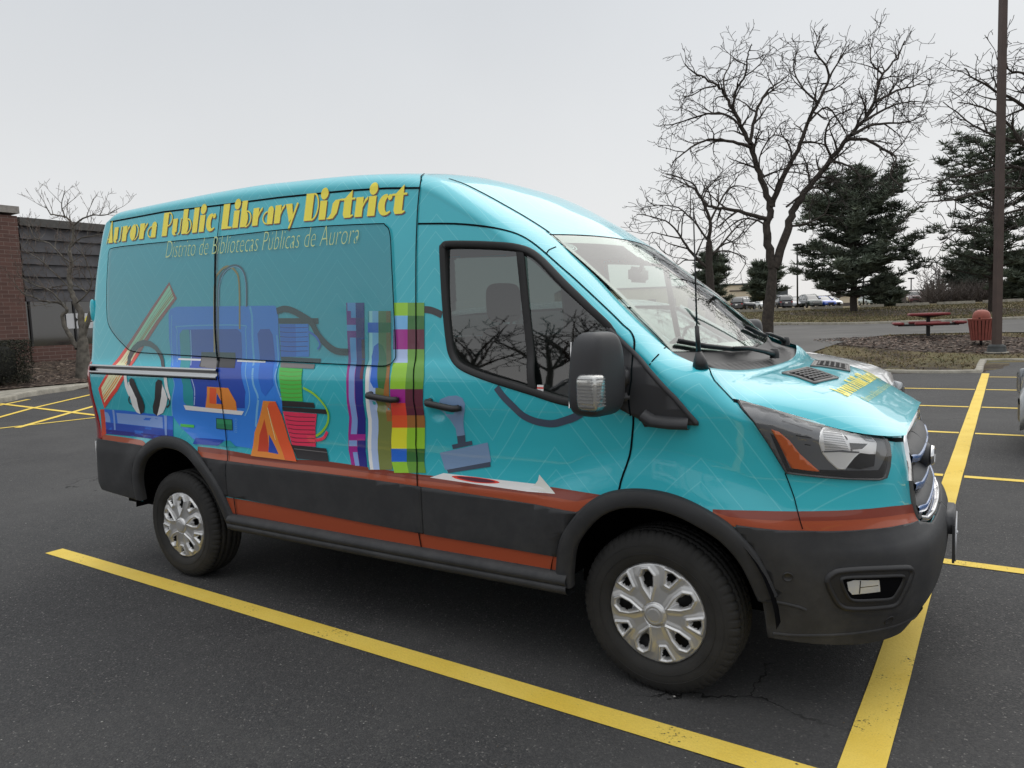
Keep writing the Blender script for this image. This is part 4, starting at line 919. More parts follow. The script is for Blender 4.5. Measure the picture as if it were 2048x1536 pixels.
# ------------------------------------------------------------------ grille
gr = MB(); rows = []
sv = frange(S_GR-.02, S1, 24)
def nose_row(z_, off): return [P(s_, z_, off) for s_ in sv]+[mir(P(s_, z_, off)) for s_ in reversed(sv)]
gr.grid([nose_row(z_, -.085) for z_ in frange(.66, 1.12, 6)]); GRL = gr.build('grille', [VOID], VAN)
BLU = mat('grille_blue', (.06, .16, .42), rough=.25, coat=.8)
def nsweep(mb, z_, prof, mi, s0=S_GR-.01, dz=0.):
    sv2 = frange(s0, S1, 22); pts = [(s_, z_+dz*(1-sstep(S_GR, 1.35, s_))) for s_ in sv2]; rows = []
    half = [[P(s_, zz, 0)+(P(s_, zz, .01)-P(s_, zz, 0)).normalized()*h_+Vector((0, 0, a_)) for a_, h_ in prof] for s_, zz in pts]
    mb.grid(half+[[mir(p) for p in r2] for r2 in reversed(half)], mi)
for z_ in (.975, .862, .762):
    b_ = MB(); nsweep(b_, z_, [(.088, -.085), (.060, -.03), (.024, .006), (.004, .018)], 0, dz=.02); nsweep(b_, z_, [(.006, .016), (.002, .024), (-.024, .020), (-.028, .002)], 1, dz=.02); nsweep(b_, z_, [(-.028, .004), (-.040, -.0), (-.042, -.06)], 0, dz=.02)
    b_.build('grille_bar', [GREYP, BLU], GRL)
ch = MB(); edge_ = [(1.19, .742), (1.178, .80), (1.172, .90), (1.18, 1.0), (1.20, 1.070), (1.25, 1.084), (1.35, 1.092), (1.5, 1.10), (S1, 1.10)]
pr_ = [(-.016, -.03), (-.016, .008), (-.006, .014), (.010, .012), (.016, .0), (.016, -.05)]
for f_ in (lambda p: p, mir):
    pass
def sw_nose(pts, prof, mats, name, mirror=True, split=False):
    q = MB(); sweep(q, pts, prof, 0, dens=.02)
    if split:
        q2 = MB(); q2.add([mir(v) for v in list(q.v)], [tuple(reversed(f)) for f in list(q.f)]); q2.build(name, mats, VAN)
    elif mirror: q.add([mir(v) for v in list(q.v)], [tuple(reversed(f)) for f in list(q.f)])
    return q.build(name, mats, VAN)
sw_nose(edge_[2:], pr_, [CHR], 'grille_surround'); sw_nose(edge_[:3], pr_, [mat('satin_grey', (.12, .12, .12), rough=.35, metal=.5)], 'grille_side_trim', split=True)
sw_nose([(1.19, .742), (1.25, .725), (1.4, .718), (S1, .716)], [(-.012, -.03), (-.010, .012), (.006, .016), (.010, -.03)], [CHR], 'grille_lower_trim')
bdg = MB(); c0 = P(S1, .93, -.035); bdg.lathe([(.0, .072), (.040, .070), (.054, .058), (.060, .035), (.058, .0), (.050, -.08)], c0+Vector((.0, 0, 0)), 'X', 28)
for i in range(len(bdg.v)): v = Vector(bdg.v[i])-c0; bdg.v[i] = tuple(c0+Vector((v.x, v.y*1.35, v.z)))
EMB = bdg.build('emblem_mount', [GREYP], VAN)
bdg = MB(); bdg.lathe([(0, .082), (.034, .080), (.035, .074)], c0, 'X', 28)
for i in range(len(bdg.v)): v = Vector(bdg.v[i])-c0; bdg.v[i] = tuple(c0+Vector((v.x, v.y*1.5, v.z)))
bdg.build('emblem_face', [BLU], EMB)
bdg = MB(); bdg.lathe([(.034, .072), (.034, .084), (.042, .082), (.046, .070)], c0, 'X', 28)
for i in range(len(bdg.v)): v = Vector(bdg.v[i])-c0; bdg.v[i] = tuple(c0+Vector((v.x, v.y*1.4, v.z)))
bdg.build('emblem_rim', [CHR], EMB)
lp = MB(); lp.rbox((1.040, 0, .64), (.06, .30, .075), .006); lp.box((1.066, 0, .56), (.010, .31, .17)); LP = lp.build('plate_bracket', [GREYP], VAN)
lp = MB(); lp.rbox((1.074, 0, .56), (.006, .305, .155), .002); lp.tube([(1.076, -.13, .61), (1.083, -.13, .61)], .008, 8); lp.build('license_plate', [mat('plate_white', (.55, .56, .58), rough=.35, metal=.3)], LP)
cr_ = MB()
for ln in ([(1522, 1196), (1560, 1201), (1598, 1210), (1612, 1216)], [(1545, 1262), (1600, 1266), (1700, 1262), (1790, 1244), (1840, 1215)]): sweep(cr_, S(smooth_pts(ln, 3)), [(-.012, .013), (-.003, .020), (.004, .013)])
ribbon(cr_, S([(1655, 1215), (1680, 1224), (1740, 1228), (1800, 1222)]), .006, 0, off=.0155)
cr_.build('bumper_crease', [CLAD], VAN)
# fog lamp
FO = S([(1653, 1160), (1664, 1146), (1682, 1140), (1740, 1136), (1806, 1134), (1816, 1140), (1812, 1155), (1800, 1182), (1786, 1204), (1760, 1210), (1700, 1213), (1680, 1208), (1668, 1194)])
FI = S([(1680, 1160), (1688, 1152), (1740, 1150), (1790, 1148), (1800, 1153), (1788, 1178), (1776, 1192), (1745, 1195), (1705, 1196), (1692, 1188)])
fg = MB(); sweep(fg, smooth_pts(FO, 3, True), [(-.012, .012), (-.006, .026), (.006, .026), (.014, .012)], closed=True, dens=.015); patch(fg, FO, 0, off=.0185, du=.02, dv=.02); patch(fg, FI, 1, off=.0195, du=.02, dv=.02); sweep(fg, smooth_pts(FI, 3, True), [(-.008, .016), (0, .030), (.008, .018)], closed=True, dens=.015)
FG = fg.build('fog_lamp', [BLK, VOID], VAN)
fg = MB(); FGR = mat('fog_glass', (.62, .63, .64), rough=.25, metal=.35, bump=.25, bscale=30); patch(fg, S([(1690, 1160), (1704, 1156), (1752, 1156), (1754, 1178), (1700, 1184), (1693, 1176)]), 0, off=.0215, du=.012, dv=.012)
ribbon(fg, S([(1716, 1157), (1714, 1182)]), .004, 1, off=.0225); ribbon(fg, S([(1716, 1170), (1750, 1166)]), .003, 1, off=.0225); fg.build('fog_reflector', [FGR, HDK], FG)
for c_ in (sp(1575, 1151), sp(1773, 1236)): ps = MB(); ps.grid([[P(c_[0]+q*math.cos(a), c_[1]+q*math.sin(a), o_) for a in frange(0, 2*math.pi, 18)] for q, o_ in ((.019, .0145), (.018, .0165), (.015, .0165), (.014, .0150), (.0, .0150))]); ps.build('parking_sensor', [BLK], VAN)
# hood vents
def vent(corners):
    a, b, c, d = corners; fr_ = MB(); rows = []
    def q(i, j, off): return T(a[0]+(b[0]-a[0])*i+(d[0]-a[0])*j, a[1]+(b[1]-a[1])*i+(d[1]-a[1])*j, off)
    fr_.grid([[q(i, j, .005) for j in frange(0, 1, 6)] for i in frange(0, 1, 6)], 0)
    fr_.grid([[q(i, j, .0075) for j in frange(.10, .92, 6)] for i in frange(.12, .90, 6)], 1)
    for k_ in range(6): i = .15+k_*.145; fr_.grid([[q(i, j, .010), q(i+.035, j, .012), q(i+.05, j, .008)] for j in frange(.10, .92, 6)], 2)
    for k_ in range(5): j = .2+k_*.15; fr_.grid([[q(i, j, .0095), q(i, j+.03, .0095)] for i in frange(.12, .90, 6)], 2)
    for e0, e1 in (((0, 0), (1, 0)), ((1, 0), (1, 1)), ((1, 1), (0, 1)), ((0, 1), (0, 0))): fr_.tube([q(e0[0]+(e1[0]-e0[0])*t_, e0[1]+(e1[1]-e0[1])*t_, .004) for t_ in frange(0, 1, 6)], .006, 6, 0)
    return fr_
VB = mat('vent_frame', (.16, .155, .15), rough=.5)
vc = [tp(1565, 748), tp(1628, 768), tp(1678, 748), tp(1614, 737)]
vent(vc).build('hood_vent', [VB, VOID, BLK], hood)
vm = vent([(p[0], -p[1]) for p in vc]); vm.build('hood_vent', [VB, VOID, BLK], hood)

# ------------------------------------------------------------------ wheels
TY = mat('tyre_rubber', (.017, .0165, .016), rough=.75, var=.35, vscale=9, bump=.15, bscale=300)
def tyre_mesh():
    b = MB(); NT_ = 360; hw = .1175; Rr = .355
    prof = [(-.09, .215), (-.105, .225), (-.116, .255), (-.1185, .285), (-.114, .312), (-.106, .330), (-.098, .342), (-.088, .350)]
    tread = [(-.080, .3525), (-.066, .3545), (-.062, .346), (-.056, .346), (-.052, .355), (-.030, .3555), (-.026, .347), (-.020, .347), (-.016, .356), (0, .356)]
    half = prof+tread; full = half+[(-y_, r_) for y_, r_ in reversed(half[:-1])]; n = len(full); rows = []
    for k_ in range(NT_):
        a = 2*math.pi*k_/NT_; row = []
        for i, (y_, r_) in enumerate(full):
            ay = abs(y_); ph = (k_ + (3 if y_ > 0 else 0)) % 6
            if .058 < ay < .112 and r_ > .318: r_ -= (.0075 if ph < 1 else .0)*(1 if ay < .10 else .7)+(.0018 if k_ % 2 else 0)
            elif r_ > .3530 and (k_ + int(ay*200)) % 5 == 0: r_ -= .004
            if .255 < r_ < .33: r_ += .0; y_ += math.copysign(.0012 if .268 < r_ < .272 or .30 < r_ < .303 else 0, y_)
            row.append((r_*math.cos(a), y_, r_*math.sin(a)))
        rows.append(row)
    rows.append(rows[0]); b.grid(rows); 
    for rr in (.262, .298): b.lathe([(rr-.0015, -.1180 if rr < .28 else -.1165), (rr, -.1198 if rr < .28 else -.1182), (rr+.0015, -.1180 if rr < .28 else -.1165)], (0, 0, 0), 'Y', 96)
    return b
def seg_dist(p, a, b):
    dx, dy = b[0]-a[0], b[1]-a[1]; t = max(0, min(1, ((p[0]-a[0])*dx+(p[1]-a[1])*dy)/(dx*dx+dy*dy))); return math.hypot(p[0]-a[0]-dx*t, p[1]-a[1]-dy*t)
def sdist(p, poly):
    d = min(seg_dist(p, poly[i], poly[(i+1) % len(poly)]) for i in range(len(poly))); return -d if inside(p, poly) else d
BIG = [(.062, 0), (.118, .028), (.165, .036), (.196, .016), (.196, -.016), (.165, -.036), (.118, -.028)]; BH = [(.112, .010), (.130, .021), (.166, .023), (.178, .012), (.178, -.012), (.166, -.023), (.130, -.021), (.112, -.010)]
SML = [(.140, .014), (.203, .036), (.209, 0), (.203, -.036), (.140, -.014)]; SH_ = [(.156, .011), (.190, .022), (.194, 0), (.190, -.022), (.156, -.011)]
def cover_mesh():
    b = MB(); NA, NRr = 300, 58; RC = .219; V = []; hole = set()
    for k_ in range(NA):
        a = 2*math.pi*k_/NA; s5 = (math.degrees(a)-103) % 72; s5 = s5-72 if s5 > 36 else s5; s5b = (math.degrees(a)-139) % 72; s5b = s5b-72 if s5b > 36 else s5b
        for i in range(NRr+1):
            r_ = RC*i/NRr; p1 = (r_*math.cos(R(s5)), r_*math.sin(R(s5))); p2 = (r_*math.cos(R(s5b)), r_*math.sin(R(s5b)))
            h = .020-.016*(r_/RC)**2
            if r_ < .056: h = .032 if r_ < .040 else .030-.02*sstep(.044, .056, r_)+(0)
            if .030 < r_ < .034: h -= .002
            if r_ > .04:
                d1, d2 = sdist(p1, BIG), sdist(p2, SML)
                for d in (d1, d2):
                    if d < .0: h += .008*(1-sstep(0, .010, -d))-.022*sstep(.006, .020, -d)
                    else: h += .008*(1-sstep(0, .008, d))
                if sdist(p1, BH) < 0 or sdist(p2, SH_) < 0: hole.add((k_, i))
                # soft valley of the spokes
                if d1 > .008 and d2 > .008: h -= .004*sstep(.008, .03, min(d1, d2))
            if r_ > RC-.006: h -= .006*sstep(RC-.006, RC, r_)
            V.append((r_*math.cos(a), -h, r_*math.sin(a)))
    n = NRr+1; F = []
    for k_ in range(NA):
        j = (k_+1) % NA
        for i in range(NRr):
            if (k_, i) in hole and (j, i+1) in hole: continue
            F.append((k_*n+i, j*n+i, j*n+i+1, k_*n+i+1))
    b.add(V, F); b.lathe([(RC, .002), (RC-.001, .03)], (0, 0, 0), 'Y', 100); return b
def rim_mesh():
    b = MB(); b.lathe([(.0, -.01), (.06, -.012), (.09, .02), (.16, .03), (.19, .02), (.205, -.02), (.216, -.04)], (0, 0, 0), 'Y', 48)
    for k_ in range(5): a = R(72*k_+13); b.tube([(.085*math.cos(a), -.02, .085*math.sin(a)), (.085*math.cos(a), .03, .085*math.sin(a))], .012, 8)
    b.lathe([(.205, .0), (.208, .10), (.19, .12)], (0, 0, 0), 'Y', 48); return b
tyM, cvM, rmM = tyre_mesh(), cover_mesh(), rim_mesh()
RIMM = mat('steel_rim_black', (.02, .02, .021), rough=.5)
proto = None
for x_, side, st_ in ((0, -1, -2.2), (-3.3, -1, 0), (0, 1, -2.2), (-3.3, 1, 0)):
    M_ = Matrix.Translation((x_, side*.868, .352)) @ Matrix.Rotation(R(st_), 4, 'Z') @ (Matrix.Rotation(math.pi, 4, 'Z') if side > 0 else Matrix.Identity(4)) @ Matrix.Rotation(R(17 if x_ else 0), 4, 'Y')
    if proto is None:
        w = rmM.build('wheel', [RIMM], VAN); t_ = tyM.build('tyre', [TY], w); c_ = cvM.build('wheel_cover', [SILV], w); proto = (w, t_, c_)
        w.data.transform(Matrix.Translation((0, -.06, 0))); c_.data.transform(Matrix.Translation((0, -.097, 0)))
    else:
        w = proto[0].copy(); COL.objects.link(w); w.parent = VAN; w.matrix_parent_inverse = WM[VAN.name].inverted(); t_ = proto[1].copy(); c_ = proto[2].copy()
        for q in (t_, c_): COL.objects.link(q); q.parent = w; q.matrix_parent_inverse = Matrix.Identity(4)
    w.matrix_basis = M_
# wheel wells and underbody
for cx, cz, rr_ in ((0, .38, .50), (-3.24, .42, .505)):
    for sg in (-1, 1):
        wl = MB(); wl.grid([[(cx+rr_*math.cos(a), sg*y_, cz+rr_*math.sin(a)) for y_ in (1.016, .80, .62)] for a in frange(R(2), R(178), 24)])
        wl.add([(cx-.52, sg*.62, .30), (cx+.52, sg*.62, .30), (cx+.52, sg*.62, .95), (cx-.52, sg*.62, .95)], [(0, 1, 2, 3)]); wl.build('wheel_well', [VOID], VAN)
ub = MB()
for x0, x1, hw in ((-2.76, -.46, .93), (-4.10, -3.78, .86), (-3.78, -2.76, .6), (-.46, .46, .6), (.50, .80, .62)): ub.box(((x0+x1)/2, 0, .47), (x1-x0, hw*2, .12))
ub.tube([(-3.3, -.75, .33), (-3.3, .75, .33)], .06, 10); ub.tube([(-3.9, -.4, .3), (-1.0, -.35, .3)], .04, 8)
ub.build('underbody', [mat('underbody_black', (.006, .006, .006), rough=.9, spec=.1)], VAN)
# ------------------------------------------------------------------ cab interior
it = MB()
def liner(sg):
    rows = []; S_A = -1.2 if sg < 0 else -4.1
    for s_ in frange(S_A, .08, 60 if sg < 0 else 190): zt_ = min(2.2, zD(s_)+.3*(zE(s_)-zD(s_))); rows.append([(s_, .98+(zt_-.98)*q_/56) for q_ in range(57)])
    V = [P(*q)+Vector((0, .04, 0)) for r2 in rows for q in r2]; V = [mir(v) for v in V] if sg > 0 else V; n = 57; F = []
    for i in range(len(rows)-1):
        for k_ in range(56):
            a, b = rows[i][k_], rows[i+1][k_+1]
            cc = ((a[0]+b[0])/2, (a[1]+b[1])/2)
            if not inside(cc, WIN_F) and not (sg > 0 and inside(cc, CWF) and not (-2.72 < cc[0] < -2.60)): F.append((i*n+k_, (i+1)*n+k_, (i+1)*n+k_+1, i*n+k_+1))
    return V, F
for sg in (-1, 1): V, F = liner(sg); it.add(V, F, 1 if sg > 0 else 0)
it.grid([[T(x_, t_, -.05) for t_ in frange(-.93, .93, 20)] for x_ in frange(-4.1, -.66, 40)], 1)
it.add([(-4.12, -.93, .7), (-4.12, .93, .7), (-4.12, .86, 2.4), (-4.12, -.86, 2.4)], [(0, 1, 2, 3)], 0)
it.box((-2.1, 0, .97), (4.0, 1.7, .03), mi=0)
it.grid([[(x_, y_, z_) for y_ in frange(-.9, .9, 8)] for x_, z_ in ((-.42, .98), (-.40, 1.12), (-.34, 1.26), (-.25, 1.30), (-.05, 1.30), (.08, 1.33))], 2)
it.rbox((-.86, 0, 2.02), (.34, 1.3, .05), .02, mi=1)
it.build('cab_interior', [TRIM, TRIML, mat('dashboard', (.085, .09, .095), rough=.75)], VAN)
for y_ in (-.45, .45):
    se = MB(); blob(se, (-.72, y_, .98), (.5, .5, .16), 4); blob(se, (-.98, y_, 1.30), (.14, .48, .60), 4, rot=Matrix.Rotation(R(-10), 3, 'Y')); blob(se, (-1.04, y_, 1.715), (.10, .26, .21), 4); se.tube([(-1.03, y_-.05, 1.55), (-1.03, y_-.05, 1.65)], .008); se.tube([(-1.03, y_+.05, 1.55), (-1.03, y_+.05, 1.65)], .008)
    se.build('seat', [SEATM], VAN)
sw = MB(); MR = Matrix.Rotation(R(-62), 3, 'Y'); cc_ = Vector((-.46, .45, 1.30))
sw.tube([cc_+MR @ Vector((.19*math.cos(a), .19*math.sin(a), 0)) for a in frange(0, 2*math.pi, 36)[:-1]], .014, 8, closed=True); sw.tube([cc_+MR @ Vector((-.19, 0, 0)), cc_, cc_+MR @ Vector((.05, .17, 0))], .014, 6); sw.tube([cc_+MR @ Vector((.05, -.17, 0)), cc_, Vector((-.2, .45, 1.15))], .02, 6)
sw.build('steering_wheel', [BLK], VAN)
rm_ = MB(); rm_.rbox((-.44, 0.0, 1.84), (.035, .24, .085), .03); rm_.tube([(-.43, 0, 1.86), (-.40, 0, 1.93)], .012, 8); rm_.rbox((-.47, 0, 1.93), (.10, .09, .05), .02); rm_.build('rear_view_mirror', [mat('mirror_back', (.10, .10, .105), rough=.5)], VAN)

# ------------------------------------------------------------------ ground
random.seed(7)
HOR = lambda u: 731-(u+1336)*.0392
def fdepth(x, y): return (x-CP.x)*CF.x+(y-CP.y)*CF.y
def hz(x, y):
    """height of the land"""
    d = fdepth(x, y)/ .9962
    rt = interp([(0, 0), (16.2, 0), (19, .06), (21, .16), (23, .40), (25, .52), (30, .50), (42, .50), (44, .56), (50, .85), (58, 1.28), (63, 1.42), (75, 1.48), (110, 1.62), (200, 1.7), (900, 3)], d)
    # left: land rises behind the kerb towards the brick building
    lf = .78*sstep(-22.3, -27.2, x)*sstep(3, 6, y+ .001)*0+.13+.6*sstep(-23.0, -27.0, x) if x < -22.6 else 0
    u_ = (x-CP.x)*CR.x+(y-CP.y)*CR.y; t_ = u_/max(d, 1)
    w = sstep(-.42, -.15, t_)          # 0 at the left of the view, 1 at the right
    if d < 3: return 0
    h = rt*w+(lf if t_ < -.35 else lf*(1-sstep(-.35, -.2, t_)))*(1-w)
    # the lot itself stays flat up to its kerbs
    if y < 15.75 and x > -19.5: h = 0
    if x > 1.5 and y < 19.6: h = 0
    return h
def drape(mb, outline, off, mi=0, step=1.0):
    bm = tess([outline], step, step); bm.verts.index_update(); mb.add([(v.co.x, v.co.y, hz(v.co.x, v.co.y)+off) for v in bm.verts], [[v.index for v in f.verts] for f in bm.faces], mi, True); bm.free()
def ground_mat(name, kind):
    m = bpy.data.materials.new(name); m.use_nodes = True; nt = m.node_tree; b = nt.nodes['Principled BSDF']; b.inputs['Specular IOR Level'].default_value = .35
    g = node(nt, 'ShaderNodeNewGeometry'); pos = g.outputs['Position']
    def nz(scale, det=6, rough=.6, dist=0, vec=None):
        n = node(nt, 'ShaderNodeTexNoise'); n.inputs['Scale'].default_value = scale; n.inputs['Detail'].default_value = det; n.inputs['Roughness'].default_value = rough; n.inputs['Distortion'].default_value = dist
        nt.links.new(vec or pos, n.inputs['Vector']); return n.outputs[0]
    def ramp(v, stops):
        r = node(nt, 'ShaderNodeValToRGB'); nt.links.new(v, r.inputs[0]); el = r.color_ramp.elements
        while len(el) > 1: el.remove(el[-1])
        el[0].position, el[0].color = stops[0][0], (*stops[0][1], 1)
        for p_, c_ in stops[1:]: q = el.new(p_); q.color = (*c_, 1)
        return r.outputs[0]
    def mixc(f, a, c_):
        n = node(nt, 'ShaderNodeMix', data_type='RGBA')
        for i, v in ((0, f), (6, a), (7, c_)):
            if isinstance(v, (float, int)): n.inputs[i].default_value = v
            elif isinstance(v, tuple): n.inputs[i].default_value = (*v, 1)
            else: nt.links.new(v, n.inputs[i])
        return n.outputs[2]
    def mrange(v, a, b_, c_=0., d_=1.):
        r = node(nt, 'ShaderNodeMapRange'); nt.links.new(v, r.inputs[0]); r.inputs[1].default_value = a; r.inputs[2].default_value = b_; r.inputs[3].default_value = c_; r.inputs[4].default_value = d_; return r.outputs[0]
    if kind == 'asphalt':
        v = node(nt, 'ShaderNodeTexVoronoi'); v.inputs['Scale'].default_value = 150; nt.links.new(pos, v.inputs['Vector'])
        sp_ = node(nt, 'ShaderNodeSeparateColor'); nt.links.new(v.outputs['Color'], sp_.inputs[0])
        agg = ramp(sp_.outputs[0], [(0, (.020, .020, .022)), (.5, (.038, .038, .040)), (.88, (.058, .057, .056)), (.98, (.085, .083, .08)), (.998, (.20, .19, .18))])
        big = nz(.35, 5, .6); mid = nz(2.6, 6, .65, .4)
        c1 = mixc(mrange(big, .40, .68, 0, .55), agg, (.078, .077, .076))
        c1 = mixc(mrange(mid, .54, .80, 0, .40), c1, (.085, .083, .080))
        # long tyre scuffs along the aisle
        mp = node(nt, 'ShaderNodeMapping'); mp.inputs['Scale'].default_value = (.25, 2.2, 1); mp.inputs['Rotation'].default_value = (0, 0, R(12)); nt.links.new(pos, mp.inputs[0])
        c1 = mixc(mrange(nz(1.3, 5, .6, .3, mp.outputs[0]), .56, .76, 0, .35), c1, (.075, .074, .072))
        # cracks
        vc_ = node(nt, 'ShaderNodeTexVoronoi', feature='DISTANCE_TO_EDGE'); vc_.inputs['Scale'].default_value = .42
        wv = node(nt, 'ShaderNodeTexNoise'); wv.inputs['Scale'].default_value = 5; wv.inputs['Detail'].default_value = 5; nt.links.new(pos, wv.inputs['Vector'])
        vm_ = node(nt, 'ShaderNodeVectorMath', operation='MULTIPLY_ADD'); nt.links.new(wv.outputs[1], vm_.inputs[0]); vm_.inputs[1].default_value = (.35, .35, .35); nt.links.new(pos, vm_.inputs[2]); nt.links.new(vm_.outputs[0], vc_.inputs['Vector'])
        ck = math_n(nt, 'MULTIPLY', mrange(vc_.outputs[0], .0028, .0012), mrange(nz(.35, 2), .60, .64)); c1 = mixc(ck, c1, (.006, .006, .006))
        nt.links.new(c1, b.inputs['Base Color']); b.inputs['Roughness'].default_value = .82
        ht = math_n(nt, 'ADD', math_n(nt, 'MULTIPLY', v.outputs['Distance'], -.8), math_n(nt, 'MULTIPLY', nz(40, 3), .7)); ht = math_n(nt, 'SUBTRACT', ht, math_n(nt, 'MULTIPLY', ck, 2.0))
        bp = node(nt, 'ShaderNodeBump'); bp.inputs['Strength'].default_value = .55; bp.inputs['Distance'].default_value = .006; nt.links.new(ht, bp.inputs['Height']); nt.links.new(bp.outputs[0], b.inputs['Normal'])
    elif kind == 'paint':
        v = node(nt, 'ShaderNodeTexVoronoi'); v.inputs['Scale'].default_value = 70; nt.links.new(pos, v.inputs['Vector'])
        wear = math_n(nt, 'ADD', math_n(nt, 'MULTIPLY', nz(3.0, 5, .6), .55), math_n(nt, 'MULTIPLY', nz(75, 3, .6), .65))
        f = mrange(wear, .72, .79, 0, 1)
        y_ = mixc(mrange(nz(1.7, 5), .35, .7), (.74, .52, .07), (.82, .62, .13)); y_ = mixc(mrange(nz(160, 2), .45, .75, 0, .35), y_, (.50, .36, .08))
        nt.links.new(mixc(f, y_, (.045, .04, .03)), b.inputs['Base Color']); b.inputs['Roughness'].default_value = .7
        bp = node(nt, 'ShaderNodeBump'); bp.inputs['Strength'].default_value = .5; bp.inputs['Distance'].default_value = .006; nt.links.new(math_n(nt, 'SUBTRACT', nz(70, 3), math_n(nt, 'MULTIPLY', f, .4)), bp.inputs['Height']); nt.links.new(bp.outputs[0], b.inputs['Normal'])
    elif kind == 'grass':
        c1 = ramp(nz(.42, 9, .72, .6), [(.32, (.050, .036, .026)), (.43, (.080, .058, .036)), (.50, (.17, .135, .065)), (.58, (.15, .135, .060)), (.72, (.085, .098, .038))])
        c1 = mixc(mrange(nz(2.4, 6, .75), .50, .66, 0, .6), c1, (.070, .052, .034)); c1 = mixc(mrange(nz(7, 5, .8), .50, .64, 0, .7), c1, (.24, .20, .11)); c1 = mixc(mrange(nz(17, 4, .8), .52, .66, 0, .8), c1, (.030, .022, .016)); sy_ = node(nt, 'ShaderNodeSeparateXYZ'); nt.links.new(pos, sy_.inputs[0]); c1 = mixc(math_n(nt, 'MULTIPLY', mrange(sy_.outputs[1], 19.0, 16.6), mrange(nz(1.2, 5, .7), .38, .52)), c1, (.045, .032, .024))
        nt.links.new(c1, b.inputs['Base Color']); b.inputs['Roughness'].default_value = .95
        bp = node(nt, 'ShaderNodeBump'); bp.inputs['Strength'].default_value = 1; bp.inputs['Distance'].default_value = .06; nt.links.new(nz(28, 6, .7), bp.inputs['Height']); nt.links.new(bp.outputs[0], b.inputs['Normal'])
    elif kind == 'mulch':
        v = node(nt, 'ShaderNodeTexVoronoi'); v.inputs['Scale'].default_value = 13; v.inputs['Randomness'].default_value = 1; nt.links.new(pos, v.inputs['Vector'])
        sp_ = node(nt, 'ShaderNodeSeparateColor'); nt.links.new(v.outputs['Color'], sp_.inputs[0])
        c1 = ramp(sp_.outputs[0], [(0, (.020, .014, .011)), (.45, (.045, .031, .024)), (.75, (.085, .060, .046)), (.95, (.14, .105, .08)), (.99, (.28, .23, .19))])
        c1 = mixc(mrange(nz(.8, 4), .45, .7, 0, .5), c1, (.05, .036, .022))
        nt.links.new(c1, b.inputs['Base Color']); b.inputs['Roughness'].default_value = .9
        bp = node(nt, 'ShaderNodeBump'); bp.inputs['Strength'].default_value = 1; bp.inputs['Distance'].default_value = .03; nt.links.new(v.outputs['Distance'], bp.inputs['Height']); nt.links.new(bp.outputs[0], b.inputs['Normal'])
    elif kind == 'concrete':
        c1 = ramp(nz(3, 7, .65), [(.3, (.20, .19, .165)), (.55, (.34, .32, .27)), (.75, (.43, .41, .36))]); c1 = mixc(mrange(nz(45, 4), .45, .75, 0, .45), c1, (.16, .145, .12))
        nt.links.new(c1, b.inputs['Base Color']); b.inputs['Roughness'].default_value = .85
        bp = node(nt, 'ShaderNodeBump'); bp.inputs['Strength'].default_value = .6; bp.inputs['Distance'].default_value = .01; nt.links.new(nz(40, 5), bp.inputs['Height']); nt.links.new(bp.outputs[0], b.inputs['Normal'])
    MATS[name] = m; return m
ASP, PNT, GRS, MUL, CON = [ground_mat(n_, k_) for n_, k_ in (('asphalt', 'asphalt'), ('line_paint', 'paint'), ('dormant_grass', 'grass'), ('wood_mulch', 'mulch'), ('kerb_concrete', 'concrete'))]
ROADM = mat('road_asphalt', (.085, .082, .078), rough=.85, var=.25, vscale=.5, bump=.3, bscale=40)
# base land sheet to the horizon
gb = MB(); rows = []
ang = [YAW+R(180)-R(360)*i/240 for i in range(240)]
rad = [1.5, 8, 12, 14, 16, 18, 19, 20, 21, 22, 23, 24, 25, 26, 27, 28, 30, 33, 36, 40, 42, 44, 46, 48, 51, 54, 57, 60, 63, 66, 70, 80, 95, 120, 160, 250, 500, 1200]
for r2 in rad: rows.append([(CP.x+r2*math.cos(a), CP.y+r2*math.sin(a), hz(CP.x+r2*math.cos(a), CP.y+r2*math.sin(a))-.008) for a in ang])
gb.grid(rows, closed=True); gb.add([rows[0][i] for i in range(240)], [tuple(range(240))])
tag(gb.build('ground', [GRS]), kind='structure')
LOT = [(-60, -60), (70, -60), (70, 19.5), (1.75, 19.5), (1.55, 19.35), (1.42, 15.95), (1.2, 15.75), (.4, 15.62), (-1.4, 16.2), (-6, 17.5), (-13, 18.5), (-22.4, 18.5), (-22.3, 8.7), (-21.5, 7.0), (-20.9, 6.0), (-19.9, 5.0), (-19.9, 2.0), (-21, -2), (-26, -9), (-60, -12)]
lt = MB(); bm = tess([LOT], 4, 4); bm.verts.index_update(); lt.add([(v.co.x, v.co.y, 0) for v in bm.verts], [[v.index for v in f.verts] for f in bm.faces]); bm.free()
tag(lt.build('parking_lot', [ASP]), kind='structure')
RN = [at_depth(2400, 671, 22.8), at_depth(2048, 668, 24.5), at_depth(1885, 670, 26), at_depth(1780, 671, 26.5), at_depth(1678, 685, 23.5), at_depth(1597, 699, 21.2), at_depth(1500, 716, 20), at_depth(1380, 730, 19.5), at_depth(1100, 735, 20)]
RF = [at_depth(900, 680, 50), at_depth(1200, 668, 48), at_depth(1514, 655.5, 46), at_depth(1686, 651.6, 43), at_depth(1856, 648, 42), at_depth(2048, 643.5, 41), at_depth(2400, 636, 40)]
rd = MB(); drape(rd, [(p.x, p.y) for p in RN+RF], .02, step=2.0); tag(rd.build('road', [ROADM]), kind='structure')
